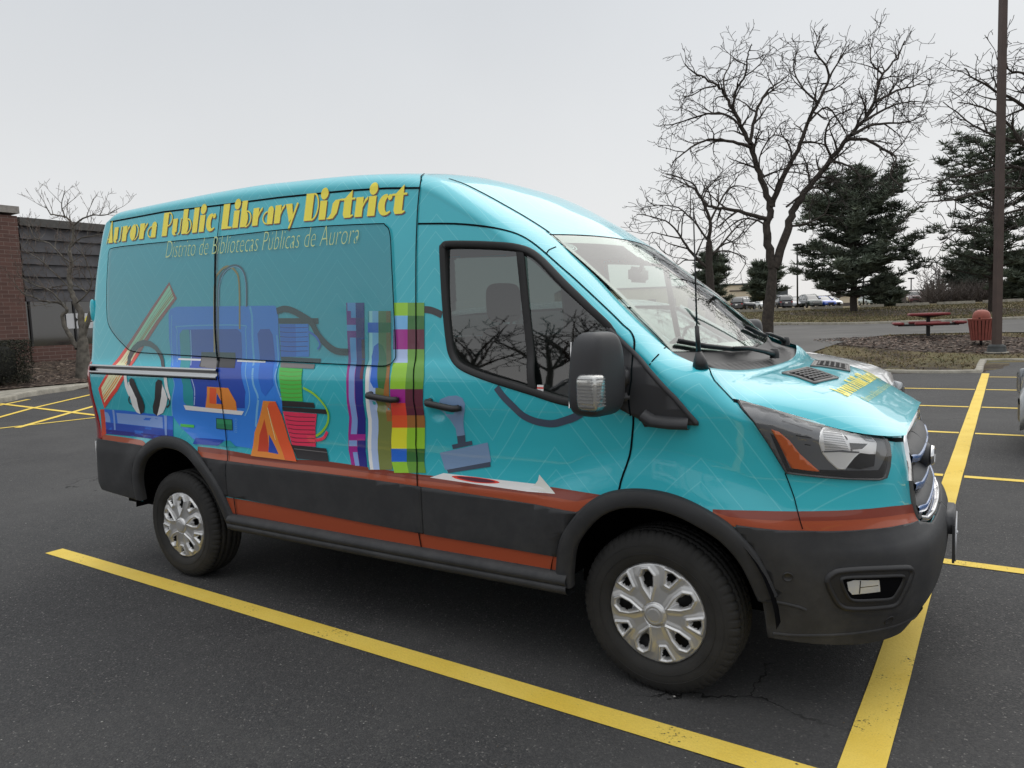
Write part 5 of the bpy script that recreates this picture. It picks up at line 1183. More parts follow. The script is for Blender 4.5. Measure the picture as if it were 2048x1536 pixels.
def kerb(name, pts, w, h, mat_, off=0., inner=None):
    """kerb stone along a ground path; the body extends to the left of the path by w"""
    pts = smooth_pts([tuple(p) for p in pts], 5); k_ = MB(); rows = []
    for i, p in enumerate(pts):
        a = Vector(pts[max(0, i-1)]); b = Vector(pts[min(len(pts)-1, i+1)]); t = (b-a).normalized(); nrm = Vector((-t.y, t.x)); p = Vector(p); zz = off if off is not None else hz(p.x, p.y)
        rows.append([Vector((*(p+nrm*a_), zz+z_)) for a_, z_ in ((0, -.05), (.01, h*.75), (.035, h), (w-.01, h), (w, h-.02), (w, -.05))])
    k_.grid(rows); return tag(k_.build(name, [mat_]), kind='structure')
kerb('kerb', [(2.6, 19.52), (1.62, 19.52), (1.50, 19.3), (1.42, 17.5), (1.36, 15.95), (1.15, 15.72), (.4, 15.60), (-.6, 15.75), (-1.4, 16.15), (-3.5, 16.9), (-8, 17.9), (-14, 18.4)][::-1], .16, .07, CON)
kerb('kerb', [(p.x, p.y) for p in RF], .22, .16, CON, off=None)
kerb('kerb', [(-19.6, -2), (-19.75, 2), (-19.9, 5.0), (-20.9, 6.05), (-21.55, 7.0), (-22.3, 8.7), (-22.5, 10.5), (-22.5, 18)], .35, .14, CON)
sw_ = MB(); sw_.add([(x_, y_, .125) for x_, y_ in [(-19.9, 2), (-20.2, 5.05), (-21.1, 6.15), (-21.8, 7.1), (-22.55, 8.8), (-22.8, 10.5), (-22.8, 18), (-23.0, 18), (-23.0, 9.0), (-23.1, 6.4), (-23.1, 2)]], [tuple(range(11))]); tag(sw_.build('sidewalk', [CON], fixn=True), kind='structure')
def mulch(name, outline, off): q = MB(); drape(q, outline, off, step=1.2); return tag(q.build(name, [MUL]), kind='structure')
def wob(c, rx, ry, n=40, am=.1, seed=0):
    rr = random.Random(seed); ph = [rr.uniform(0, 6.28) for _ in range(5)]
    return [(c[0]+rx*math.cos(a)*(1+am*sum(math.sin(a*(k_+2)+ph[k_])/(k_+1) for k_ in range(5))), c[1]+ry*math.sin(a)*(1+am*sum(math.sin(a*(k_+2)+ph[k_])/(k_+1) for k_ in range(5)))) for a in frange(0, 2*math.pi, n)[:-1]]
mulch('mulch_bed', [(-23.0, -2), (-23.0, 9.0), (-23.0, 22), (-27.8, 22), (-27.8, -2)], .03)
tb = at_depth(1856, 672, 24.6); mulch('mulch_bed', wob((tb.x+.1, tb.y-1.6), 3.4, 2.3, n=90, am=.12, seed=3), .004)
pb = at_depth(1708, 619, 56); mulch('mulch_bed', wob((pb.x, pb.y-2.0), 5.0, 3.6, seed=5), .008)
p2b = at_depth(1985, 624, 51); mulch('mulch_bed', wob((p2b.x+1, p2b.y-1.0), 9, 3.6, seed=9), .008)
# ---- painted lines
def pline(a, b, w, z_=.004, name='parking_line'):
    a, b = Vector(a), Vector(b); t = (b-a).normalized(); n_ = Vector((-t.y, t.x))*w/2; q = MB(); L_ = (b-a).length; k_ = max(1, int(L_/.5))
    rr = random.Random(int(a.x*100+b.y*10)); rows = []
    for i in range(k_+1): p = a+(b-a)*i/k_; j_ = rr.uniform(-.004, .004); rows.append([(*(p+n_*(1+j_/w)), z_), (*(p-n_*(1-j_/w)), z_)])
    q.grid(rows); o_ = q.build(name, [PNT]); return tag(o_, kind='structure')
th = R(-2.077); ex = Vector((math.cos(th), math.sin(th))); ey = Vector((-ex.y, ex.x)); sp0 = Vector((.905, 1.39))
bs = 2.673
pline(sp0-ey*(3*bs)-ey*.3, sp0+ey*14.25, .145, .006)
for k_ in range(-2, 7):
    c_ = sp0+ey*(bs*k_)
    r_end = 5.3 if k_ < 6 else 4.6
    if k_ <= 5: pline(c_+ex*.085, c_+ex*5.4, .10)
    if k_ <= 4: pline(c_-ex*.085, c_-ex*(5.86 if k_ != -1 else 5.60), .105 if k_ != -1 else .125)
ga = lambda u, v: on_z(u, v).xy
pline(ga(-60, 864), ga(215, 833), .11, .008)
pline(ga(0, 808), ga(215, 834), .12, .010); pline(ga(-40, 846), ga(60, 818), .12, .0085); pline(ga(60, 818), ga(215, 782), .12, .0086); pline(ga(35, 856), ga(215, 805), .13, .007); pline(ga(-40, 819), ga(58, 799), .12, .0065)

# ------------------------------------------------------------------ trees
BARK = mat('bark_grey_brown', (.042, .034, .028), rough=.95, var=.45, vscale=14, bump=.8, bscale=35)
BARKY = mat('bark_lichen', (.11, .10, .085), rough=.95, var=.45, vscale=6, bump=.8, bscale=30)
TWIG = mat('twig_brown', (.030, .024, .021), rough=.9)
def rvec(rr): return Vector((rr.gauss(0, 1), rr.gauss(0, 1), rr.gauss(0, 1))).normalized()
def branch(mb, p, d, L_, r0, lvl, rr, o):
    """one zigzag branch with its twigs"""
    n = max(3, int(L_/o['seg'][lvl])); pts = [p.copy()]; dirs = []; d = d.normalized()
    for i in range(n):
        d = (d+rvec(rr)*o['wig'][lvl]+Vector((0, 0, o['up'][lvl]))).normalized(); p = p+d*(L_/n); pts.append(p.copy()); dirs.append(d.copy())
    rad = [max(o['rmin'], r0*(1-.75*i/n)) for i in range(n+1)]
    mb.tube(pts, rad, (6, 5, 3, 3, 3)[lvl], mi=0 if lvl < 2 else 1, cap=False)
    if lvl+1 < o['lv']: kids(mb, pts, dirs, rad, L_, lvl+1, rr, o, .18)
def kids(mb, pts, dirs, rad, L_, lvl, rr, o, t0):
    n = len(dirs); m = max(2, int(L_*(1-t0)/o['gap'][lvl]+rr.random())); ph = rr.uniform(0, 6.28)
    for k_ in range(m):
        t = t0+(1-t0)*(k_+rr.random()*.7)/m; t = min(.98, t); i = min(n-1, int(t*n)); q = pts[i].lerp(pts[i+1], t*n-i); d = dirs[i]
        ph += 2.4+rr.uniform(-.5, .5); a = d.orthogonal().normalized(); b = d.cross(a); out = a*math.cos(ph)+b*math.sin(ph); an = R(rr.uniform(*o['ang']))
        nd = d*math.cos(an)+out*math.sin(an); nd.z += o['lift']; ll = o['len'][lvl]*rr.uniform(.55, 1.15)*(1-.45*t)
        branch(mb, q, nd, ll, min(rad[i]*.7, o['rad'][lvl]), lvl, rr, o)
def limb(mb, pix, depth, r0, r1, rr, o, spread=1.0, lvl=0, t0=.2, conv_=None, seg=4):
    n = len(pix); dz = rr.uniform(-spread, spread); P3 = []
    for i, q in enumerate(pix):
        q = conv_(*q) if conv_ else q; P3.append(tuple(at_depth(q[0], q[1], depth+dz*(i/(n-1))**1.3)))
    P3 = [Vector(p) for p in smooth_pts(P3, seg)]; N = len(P3); P3 = [P3[0]]+[p+rvec(rr)*.03*(r0/.1) for p in P3[1:]]
    rad = [r0+(r1-r0)*(i/(N-1))**.8 for i in range(N)]; mb.tube(P3, rad, 9 if r0 > .08 else 6, cap=False)
    dirs = [(P3[i+1]-P3[i]).normalized() for i in range(N-1)]; L_ = sum((P3[i+1]-P3[i]).length for i in range(N-1))
    if t0 < 1: kids(mb, P3, dirs, rad, L_, lvl+1, rr, o, t0)
    return P3
K5t = lambda x, y: (1240+x/2.0755, (1100-(1100-y)*(.965 if y < 1100 else 1))/2.0755); KL = conv(0, 360, 2.8433)
OB = dict(seg=(.4, .25, .16, .13, .1), wig=(.18, .30, .42, .45, .5), up=(.02, .01, .0, .0, 0), rmin=.0068, gap=(0, .27, .17, .14, .2), ang=(35, 70), lift=.08, len=(0, 1.15, .72, .38, .3), rad=(0, .035, .018, .011, .009), lv=4)
def bare_tree(name, label, base, trunk, limbs, depth, rr_seed, o, mats, r_tr, cat='tree', group=None, sp_=1.6, cv=K5t):
    rr = random.Random(rr_seed); root = world_root(name, base, label=label, cat=cat, group=group)
    tm = MB(); P3 = [Vector(base)+Vector((0, 0, -.15))]+[at_depth(*cv(*p), depth) for p in trunk]; P3 = [Vector(p) for p in smooth_pts([tuple(p) for p in P3], 4)]
    N = len(P3); tm.tube(P3, [r_tr*(1.25-.2*min(1, i/4)-.45*(i/(N-1))**1.2) for i in range(N)], 16, cap=False)
    for v_i in range(len(tm.v)): v = Vector(tm.v[v_i]); tm.v[v_i] = tuple(v+rvec(rr)*r_tr*.05)
    tm.build('trunk', [mats[0]], root); cm = MB()
    for L_ in limbs: limb(cm, L_[0], depth, L_[1], L_[2], rr, o, spread=L_[3] if len(L_) > 3 else sp_, t0=L_[4] if len(L_) > 4 else .2, conv_=cv)
    cm.build('crown', [mats[0], mats[1]], root); return root
dT = 20.0; b0 = at_depth(1530, 724, dT); b0.z = hz(b0.x, b0.y)
bare_tree('bare_tree', 'tall leafless honey locust with a forked trunk rising just beyond the van hood', b0, [(610, 1400), (613, 1320), (625, 1230), (632, 1150), (634, 1100)], [
 ([(630, 1110), (615, 1010), (612, 930), (623, 850), (590, 750), (562, 660), (540, 580), (500, 500), (466, 430), (440, 370), (400, 330), (340, 290), (270, 240)], .125, .016, 1.5, .35),
 ([(540, 580), (553, 500), (575, 420), (612, 350), (640, 330), (690, 290)], .06, .015), ([(540, 592), (470, 570), (400, 560), (330, 572), (260, 620), (215, 660)], .05, .014),
 ([(610, 905), (540, 882), (450, 860), (380, 850), (345, 825), (295, 745), (190, 705)], .065, .014, 1.8), ([(610, 930), (560, 905), (500, 905), (430, 960), (380, 1000)], .03, .012),
 ([(466, 430), (482, 350), (520, 280), (530, 200), (545, 150)], .045, .012), ([(500, 500), (430, 450), (340, 455), (240, 490), (165, 500)], .04, .012), ([(400, 330), (350, 340), (300, 370), (260, 375)], .025, .010), ([(440, 370), (430, 300), (455, 240), (460, 180)], .03, .011),
 ([(640, 1110), (688, 960), (718, 870), (760, 800), (820, 720), (880, 640), (940, 560), (1010, 480), (1055, 400), (1090, 280), (1150, 210), (1178, 140)], .125, .014, 1.5, .3),
 ([(623, 850), (655, 770), (700, 680), (750, 580), (780, 490), (820, 400), (865, 300), (855, 240), (810, 180), (830, 115)], .085, .014), ([(940, 560), (1020, 560), (1090, 600), (1145, 640), (1120, 710), (1175, 770)], .05, .013),
 ([(960, 540), (1040, 500), (1120, 490), (1200, 482), (1275, 440)], .05, .012), ([(865, 300), (900, 240), (950, 150)], .035, .011), ([(1055, 400), (1150, 350), (1220, 330), (1285, 300)], .04, .011), ([(1010, 480), (1100, 430), (1180, 400), (1270, 400)], .04, .011),
 ([(690, 930), (760, 925), (850, 880), (862, 800), (800, 760)], .035, .012), ([(850, 690), (880, 655), (960, 680), (1010, 720), (1090, 690)], .04, .012), ([(780, 490), (860, 420), (930, 520), (945, 545)], .03, .012), ([(640, 850), (650, 760), (700, 700), (800, 720)], .035, .012), ([(590, 750), (580, 640), (640, 540), (730, 590)], .03, .012), ([(880, 640), (850, 560), (880, 470), (960, 430)], .04, .012), ([(1090, 280), (1040, 220), (1050, 120)], .03, .010), ([(820, 400), (760, 340), (720, 250), (740, 170)], .035, .011), ([(690, 850), (780, 780), (870, 740), (960, 760)], .03, .011)],
 dT, 11, OB, (BARK, TWIG), .17)
O2 = dict(OB, rmin=.013, seg=(.6, .4, .3, .2, .1), gap=(0, .62, .45, .4, .2), len=(0, 2.5, 1.3, .7, .3), rad=(0, .05, .026, .015, .01))
d2 = 38.; b2 = at_depth(1420.7, 652, d2)
b2.z = hz(b2.x, b2.y)
bare_tree('bare_tree', 'smaller leafless tree with drooping branches seen over the windshield, left of the tall one', b2, [(376, 1260), (374, 1180), (370, 1100), (370, 1000)], [
 ([(372, 1120), (300, 1050), (255, 985), (190, 910), (70, 880)], .10, .02, 2.5), ([(372, 1070), (430, 1000), (490, 930), (560, 880)], .08, .02, 2.5), ([(370, 1000), (372, 900), (340, 820), (290, 760), (180, 715)], .11, .02, 2), ([(372, 920), (420, 820), (470, 760), (540, 770)], .07, .02, 2), ([(370, 1000), (300, 905), (220, 845), (110, 850)], .07, .02, 2.5), ([(340, 820), (380, 750), (440, 720)], .05, .015), ([(250, 985), (180, 970), (130, 960), (110, 990)], .04, .015), ([(372, 1050), (450, 1040), (520, 1080), (500, 1130)], .05, .015), ([(330, 1080), (270, 1080), (240, 1100), (200, 1100)], .04, .015)],
 d2, 5, O2, (BARK, TWIG), .25)
d3 = 33.; b3 = at_depth(2135, 640, d3); b3.z = hz(b3.x, b3.y)
bare_tree('bare_tree', 'large leafless tree reaching in from the right edge above the pines', b3, [(1860, 1250), (1855, 1000), (1850, 800)], [
 ([(1852, 820), (1760, 640), (1680, 580), (1560, 545), (1470, 500), (1340, 400)], .14, .02, 3), ([(1850, 790), (1760, 520), (1677, 420), (1560, 350), (1470, 300), (1430, 250)], .13, .02, 3), ([(1855, 840), (1700, 700), (1600, 680), (1500, 700), (1400, 720), (1290, 750)], .10, .02, 3), ([(1850, 760), (1760, 400), (1690, 290), (1610, 260), (1560, 210)], .10, .02, 3), ([(1860, 860), (1720, 780), (1560, 770), (1380, 820), (1230, 830)], .09, .02, 3), ([(1855, 850), (1740, 850), (1600, 880), (1450, 930), (1330, 1010)], .08, .02, 3), ([(1677, 580), (1600, 480), (1500, 420), (1400, 400)], .07, .02, 2), ([(1760, 400), (1700, 200)], .07, .02)],
 d3, 8, dict(O2, up=(0, -.01, -.02, -.02, 0)), (BARK, TWIG), .3)
d4 = 24.5; b4 = at_depth(168, 742, d4); b4.z = hz(b4.x, b4.y)
O4 = dict(OB, rmin=.0055, up=(.05, .09, .10, .05, 0), lift=.35, gap=(0, .24, .22, .25, .2), len=(0, 1.25, .6, .3, .3), wig=(.15, .16, .22, .3, .3), rad=(0, .014, .009, .007, .006))
bare_tree('ornamental_tree', 'small pale barked leafless tree with whippy shoots in the mulch before the office windows', b4, [(474, 1060), (472, 980), (470, 900)], [
 ([(440, 960), (392, 870), (352, 785), (380, 740), (335, 700), (260, 690), (190, 670), (120, 635), (95, 600)], .085, .012, .8, .35), ([(470, 910), (462, 780), (432, 700), (402, 620), (392, 550), (402, 470), (402, 380), (415, 262), (372, 215), (290, 190), (250, 150)], .12, .012, .6, .3),
 ([(475, 880), (510, 770), (560, 690), (640, 640)], .10, .02, .6), ([(402, 470), (350, 430), (280, 360), (200, 330), (160, 240)], .03, .010, .8), ([(415, 262), (470, 220), (530, 200), (600, 200), (680, 160)], .035, .010, .6), ([(432, 700), (500, 640), (520, 560), (480, 440), (430, 380)], .03, .010, .8), ([(380, 740), (300, 640), (200, 600), (130, 560), (100, 520)], .03, .010, .8), ([(402, 620), (300, 520), (220, 450), (140, 400), (120, 380)], .025, .01, .8), ([(372, 215), (350, 140), (370, 60)], .025, .009, .3), ([(402, 380), (460, 330), (520, 320), (620, 300)], .03, .01, .6), ([(500, 640), (420, 600), (300, 610), (230, 640)], .025, .01, .8)],
 d4, 21, O4, (BARKY, mat('twig_pale', (.13, .10, .085), rough=.9)), .24, cv=KL)

# pines: trunk, limbs and needle tufts
NEED = mat('pine_needles', (.072, .092, .066), rough=.8, var=.55, vscale=.9); NEED2 = mat('pine_needles_light', (.105, .128, .090), rough=.8, var=.5, vscale=1.1)
def pine(name, label, u, v, depth, top_v, half_w_px, seed, dens=1.0, prof=None, mats=(NEED, NEED2), tuft=.34, group=None, bare_low=.12, lean=0):
    rr = random.Random(seed); base = at_depth(u, v, depth); base.z = hz(base.x, base.y)-.05; H = (at_depth(u, top_v, depth).z-base.z); W_ = half_w_px/FOC*depth
    root = world_root(name, base, label=label, cat='tree', group=group); tm = MB(); N = 10
    tr = [base+Vector((math.sin(i*1.3+seed)*.05*H*.1+lean*i/N, math.cos(i*1.7+seed)*.01*H, H*.96*i/N)) for i in range(N+1)]
    tm.tube(tr, [H*.024*(1.15-.95*i/N) for i in range(N+1)], 10, cap=False); tm.build('trunk', [BARK], root); cm = MB()
    nw = int(15*dens)+6
    prof = prof or [(0, .55), (.12, .98), (.3, 1.0), (.5, .92), (.7, .82), (.85, .66), (.95, .46), (1, .22)]
    def tuft_at(p, r_, mi):
        for _ in range(15):
            d = rvec(rr); d.z = abs(d.z)*.7+.05; d.normalize(); s_ = d.cross(rvec(rr)).normalized()*r_*.075; e_ = p+d*r_*rr.uniform(.7, 1.2); cm.add([p-s_, p+s_, e_+s_*.5, e_-s_*.5], [(0, 1, 2, 3)], mi, False)
    for w_ in range(nw):
        t = bare_low+(1-bare_low)*((w_+rr.uniform(-.3, .3))/nw); t = max(bare_low, min(.985, t)); z_ = t*H*.97; c_ = tr[min(N-1, int(t*N))].lerp(tr[min(N, int(t*N)+1)], t*N-int(t*N)) if t*N < N else tr[N]
        k_n = int((5+3*rr.random()))
        for k_ in range(k_n):
            a = 2*math.pi*(k_+rr.random()*.8)/k_n; L_ = W_*interp(prof, (t-bare_low)/(1-bare_low))*rr.choice((.32, .6, .8, .95, 1.05, 1.2))*rr.uniform(.85, 1.08)*(0.15 if rr.random() < .10 else 1); el = R(rr.uniform(-14, 16)+26*t)
            d = Vector((math.cos(a)*math.cos(el), math.sin(a)*math.cos(el), math.sin(el))); pts = [c_.copy()]; p = c_.copy(); m = max(3, int(L_/.6))
            for i in range(m): d = (d+rvec(rr)*.10+Vector((0, 0, .05))).normalized(); p = p+d*L_/m; pts.append(p.copy())
            cm.tube(pts, [max(.012, .012*H*(1-t*.7)*(1-.85*i/m)*.8) for i in range(m+1)], 4, mi=2, cap=False)
            cnt = int(L_*5.2*dens)+3
            for _ in range(cnt):
                q = .30+.72*math.sqrt(rr.random()) if rr.random() < .85 else rr.uniform(.15, 1); q = min(1.0, q); i = min(m-1, int(q*m)); p = pts[i].lerp(pts[i+1], q*m-i) if q < 1 else pts[-1]
                off = rvec(rr)*L_*.14*rr.uniform(.2, 1.3); off.z *= .45; tuft_at(p+off, tuft*rr.uniform(.7, 1.3), 0 if rr.random() < .62 else 1)
    cm.build('crown', [mats[0], mats[1], BARK], root); return root
pine('pine_tree', 'big dark spreading pine alone on the grass rise behind the picnic table', 1708, 620, 56, 362, 122, 3, 1.35, tuft=.42)
pine('pine_tree', 'tall open pine partly hidden by the brown lamp pole', 1985, 624, 50, 272, 116, 7, .85, prof=[(0, .9), (.15, 1.1), (.3, .7), (.5, 1.0), (.7, .95), (.85, .7), (1, .2)], tuft=.40, bare_low=.2)
pine('pine_tree', 'dark pine behind the smaller leafless tree over the windshield', 1424, 622, 70, 505, 38, 12, .9, tuft=.5, bare_low=.05)
pine('pine_tree', 'grey green pine between the cream building and the tall leafless trunk', 1528, 618, 85, 530, 36, 15, 1.0, tuft=.6, bare_low=.22)
pine('pine_tree', 'small bushy pine tucked against the right of the big pine', 1772, 612, 66, 548, 32, 19, 1.0, tuft=.45, bare_low=.02, prof=[(0, .8), (.3, 1), (.6, .8), (1, .1)])
pine('pine_tree', 'dark pine cut by the right edge behind the lamp pole', 2052, 604, 80, 510, 52, 23, 1.0, tuft=.6, bare_low=.04)
pine('pine_tree', 'hazy low pine left of the lamp pole, nearer the bare grey trees', 1945, 602, 95, 520, 45, 29, .9, tuft=.7, bare_low=.03, mats=(mat('pine_far', (.045, .058, .045), rough=.9), mat('pine_far_light', (.06, .07, .055), rough=.9)))
O5 = dict(O2, rmin=.03, seg=(1., .8, .6, .4, .1), gap=(0, .9, .8, .8, .2), len=(0, 3.4, 2.0, 1.1, .3), rad=(0, .09, .05, .035, .03), wig=(.1, .15, .2, .25, .3), ang=(25, 50), lift=.2)
d5 = 120.
for nm, lb, u, v, tp_, seed, sc_ in (('bare_tree', 'far rounded leafless tree on the skyline right of the parked pickup', 1880, 605, 528, 4, 1.0), ('bare_tree', 'low hazy leafless tree beside the cream wing, right of the blue car', 1675, 610, 570, 6, .55), ('bare_tree', 'far small leafless tree right of the skyline lamp post', 1862, 606, 560, 9, .6)):
    rr = random.Random(seed); base = at_depth(u, v, d5); base.z = hz(base.x, base.y); H = (v-tp_)/FOC*d5; root = world_root(nm, base, label=lb, cat='tree', group='leafless trees far off on the skyline'); tm = MB(); tm.tube([base, base+Vector((0, 0, H*.25))], [H*.035, H*.028], 8, cap=False); tm.build('trunk', [BARK], root); cm = MB()
    for k_ in range(9):
        a = 2*math.pi*k_/9; el = R(rr.uniform(35, 75)); branch(cm, base+Vector((0, 0, H*.24)), Vector((math.cos(a)*math.cos(el), math.sin(a)*math.cos(el), math.sin(el))), H*rr.uniform(.6, .75), H*.02, 0, rr, dict(O5, len=(0, H*.28, H*.17, H*.1, 1), gap=(0, H*.07, H*.065, H*.06, 1)))
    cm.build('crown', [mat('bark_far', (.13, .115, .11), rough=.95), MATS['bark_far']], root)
# shrubs along the far lot: brushy leafless hedge row
sh = MB(); rr = random.Random(31)
for k_ in range(260):
    u = rr.uniform(1858, 2060); d = rr.uniform(84, 90); p = at_depth(u, 600, d); p.z = hz(p.x, p.y)
    for _ in range(14): dd = rvec(rr); dd.z = abs(dd.z)+.5; dd.normalize(); L_ = rr.uniform(1.0, 3.4); s_ = dd.cross(rvec(rr)).normalized()*.05; q = p+rvec(rr)*.4; q.z = p.z; sh.add([q-s_, q+s_, q+dd*L_], [(0, 1, 2)], 0, False)
tag(sh.build('brush', [mat('brush_grey', (.085, .07, .062), rough=.95)]), 'grey brown leafless brush massed along the far side of the upper parking lot', 'brush', kind='stuff')
# hedge by the building
def leafy_box(name, label, c, dims, n, mats, size, cat='hedge', seed=1):
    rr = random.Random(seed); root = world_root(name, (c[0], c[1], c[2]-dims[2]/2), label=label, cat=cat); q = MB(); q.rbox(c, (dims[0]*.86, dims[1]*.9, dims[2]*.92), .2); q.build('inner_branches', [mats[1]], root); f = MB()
    for _ in range(n):
        ax = rr.choice((0, 0, 1, 1, 2)); p = [rr.uniform(-.5, .5)*dims[i] for i in range(3)]; p[ax] = (dims[ax]/2)*(1 if ax == 2 else rr.choice((-1, 1)))*rr.uniform(.90, 1.03); p = Vector(c)+Vector(p); a = rvec(rr)*size*rr.uniform(.5, 1.2); b = a.cross(rvec(rr)).normalized()*size*.35; f.add([p-a/2, p+b/2, p+a/2, p-b/2], [(0, 1, 2, 3)], 0 if rr.random() < .6 else 1, False)
    f.build('foliage', [mats[0], mats[1]], root); return root
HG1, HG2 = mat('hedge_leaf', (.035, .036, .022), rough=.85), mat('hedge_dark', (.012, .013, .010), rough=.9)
hb = on_z(78, 765, .25); hx = hb.x
leafy_box('hedge', 'dense dark clipped evergreen hedge in the mulch bed at the left edge', (hb.x-1.15, hb.y-3.1, .30+.62), (2.2, 6.0, 1.30), 22000, (HG1, HG2), .085, seed=2)

# ------------------------------------------------------------------ vehicles (modelled once per kind around their own base, nose along +x)
CGL = mat('car_glass', (.012, .015, .017), rough=.05, spec=.8, coat=1); TYR2 = mat('car_tyre', (.015, .015, .016), rough=.8); RIM2 = mat('car_rim', (.40, .40, .41), rough=.3, metal=.8)
LAMPM = mat('car_lamp', (.60, .62, .64), rough=.1, metal=.6, coat=1); BLK2 = mat('car_black', (.012, .012, .013), rough=.4)
KIND = dict(
 suv=dict(L=4.7, W=1.92, deck=[(-2.35, .80), (-2.25, 1.05), (-1.9, 1.10), (.55, 1.07), (.9, 1.06), (1.6, 1.02), (2.1, .94), (2.28, .84), (2.35, .62)], roof=[(-2.27, 1.08), (-2.05, 1.55), (-1.75, 1.70), (-1.2, 1.76), (-.1, 1.76), (.25, 1.70), (.6, 1.48), (1.15, 1.08)], wb=2.75, wr=.37),
 high_suv=dict(L=4.7, W=1.94, deck=[(-2.35, .80), (-2.25, 1.08), (-1.9, 1.14), (.5, 1.16), (.8, 1.27), (1.0, 1.26), (1.5, 1.21), (1.95, 1.13), (2.2, 1.05), (2.31, .94), (2.35, .66)], roof=[(-2.27, 1.1), (-2.1, 1.5), (-1.8, 1.68), (-1.2, 1.74), (-.1, 1.75), (.25, 1.70), (.55, 1.52), (1.0, 1.24)], wb=2.85, wr=.38),
 sedan=dict(L=4.7, W=1.84, deck=[(-2.35, .70), (-2.25, .98), (-1.75, 1.02), (.6, .95), (1.5, .88), (2.1, .76), (2.30, .66), (2.35, .5)], roof=[(-1.85, 1.01), (-1.3, 1.30), (-.7, 1.43), (.0, 1.45), (.4, 1.36), (1.25, .93)], wb=2.75, wr=.33),
 pickup=dict(L=5.6, W=2.0, deck=[(-2.8, .9), (-2.75, 1.20), (-.9, 1.22), (1.0, 1.20), (2.4, 1.14), (2.72, 1.05), (2.8, .7)], roof=[(-.95, 1.2), (-.85, 1.72), (-.5, 1.86), (.4, 1.87), (.75, 1.75), (1.3, 1.2)], wb=3.6, wr=.40))
def make_car(kind, name, label, cat, paint, group=None, detail=False):
    K = KIND[kind]; L_, W_ = K['L'], K['W']/2; root = empty(name, (0, 0, 0), label=label, cat=cat, group=group); b = MB(); xs = frange(-L_/2, L_/2, 40 if detail else 24); rows = []
    wx = (L_/2-(.92 if kind != 'pickup' else 1.0)); axles = (wx, wx-K['wb'])
    for x_ in xs:
        e_ = max(0, abs(x_)-(L_/2-.75))/.75; w = W_*(1-.17*e_**2.4); zt_ = interp(K['deck'], x_); lo = .24+.12*e_**3
        half = [(0, zt_+.035), (w*.55, zt_+.025), (w*.80, zt_), (w*.93, zt_-.045), (w*.985, zt_-.14), (w, zt_*.62), (w*.985, zt_*.42), (w*.93, lo), (w*.5, lo-.02)]
        rows.append([(x_, -y_, z_) for y_, z_ in reversed(half)]+[(x_, y_, z_) for y_, z_ in half[1:]])
    b.grid(rows); n = len(rows[0]); b.add(rows[0], [tuple(range(n))]); b.add(rows[-1], [tuple(reversed(range(n)))])
    body_ = b.build('body', [paint], root, fixn=True)
    g = MB(); rx = frange(K['roof'][0][0], K['roof'][-1][0], 24 if detail else 14); rows = []
    for x_ in rx:
        zr = interp(K['roof'], x_); zb_ = interp(K['deck'], x_)-.02; t_ = max(0, (zr-zb_)/.7); rows.append([(x_, s_*y_, z_) for s_, y_, z_ in ((-1, W_*.90, zb_), (-1, W_*(.90-.10*t_), zb_+(zr-zb_)*.55), (-1, W_*(.90-.22*t_), zr-.03), (-1, W_*.5, zr+.012*t_), (1, W_*.5, zr+.012*t_), (1, W_*(.90-.22*t_), zr-.03), (1, W_*(.90-.10*t_), zb_+(zr-zb_)*.55), (1, W_*.90, zb_))])
    g.grid(rows); g.build('windows', [CGL], root)
    r_ = MB(); cut_ = [x_ for x_ in rx if interp(K['roof'], x_) > max(z for _, z in K['roof'])-.12]
    rows = [[(x_, s_*W_*f_, interp(K['roof'], x_)+h_) for s_, f_, h_ in ((-1, .72, -.045), (-1, .68, .008), (-1, .4, .026), (1, .4, .026), (1, .68, .008), (1, .72, -.045))] for x_ in cut_]; r_.grid(rows)
    for sg in (-1, 1):
        for x0_, x1_ in ((cut_[-1], K['roof'][-1][0]), (cut_[0], K['roof'][0][0])): r_.tube([(x0_+(x1_-x0_)*q, sg*W_*(.70+.20*q), interp(K['roof'], x0_+(x1_-x0_)*q)*(1) +.008) for q in frange(0, 1, 5)], .035, 5)
        xm = (cut_[0]+cut_[-1])/2; r_.box((xm, sg*W_*.80, interp(K['deck'], xm)+.30), (.09, .05, .62), Matrix.Rotation(R(16*sg), 3, 'X'))
        if kind == 'suv': r_.tube([(cut_[0]+.1, sg*W_*.62, max(z for _, z in K['roof'])+.05), (cut_[-1]-.1, sg*W_*.62, max(z for _, z in K['roof'])+.05)], .018, 6)
    r_.build('roof', [paint], root)
    for ax_ in axles:
        for sg in (-1, 1):
            w = MB(); R_ = K['wr']; w.lathe([(R_*.6, -.11), (R_*.93, -.10), (R_, -.07), (R_, .07), (R_*.93, .10), (R_*.6, .11), (R_*.55, .06), (0, .05)], (ax_, sg*(W_-.088), R_), 'Y', 28, 0)
            w.lathe([(0, sg*.10), (R_*.30, sg*.085), (R_*.58, sg*.10), (R_*.64, sg*.108)], (ax_, sg*(W_-.086), R_), 'Y', 20, 1); w.build('wheel', [TYR2, RIM2], root)
        for sg in (-1, 1): ar = MB(); ar.grid([[(ax_+R_*q*math.cos(a), sg*(W_+.004), R_+R_*q*math.sin(a)) for q in (1.02, 1.17)] for a in frange(R(-12), R(192), 18)]); ar.build('wheel_arch', [BLK2], root)
    f = L_/2
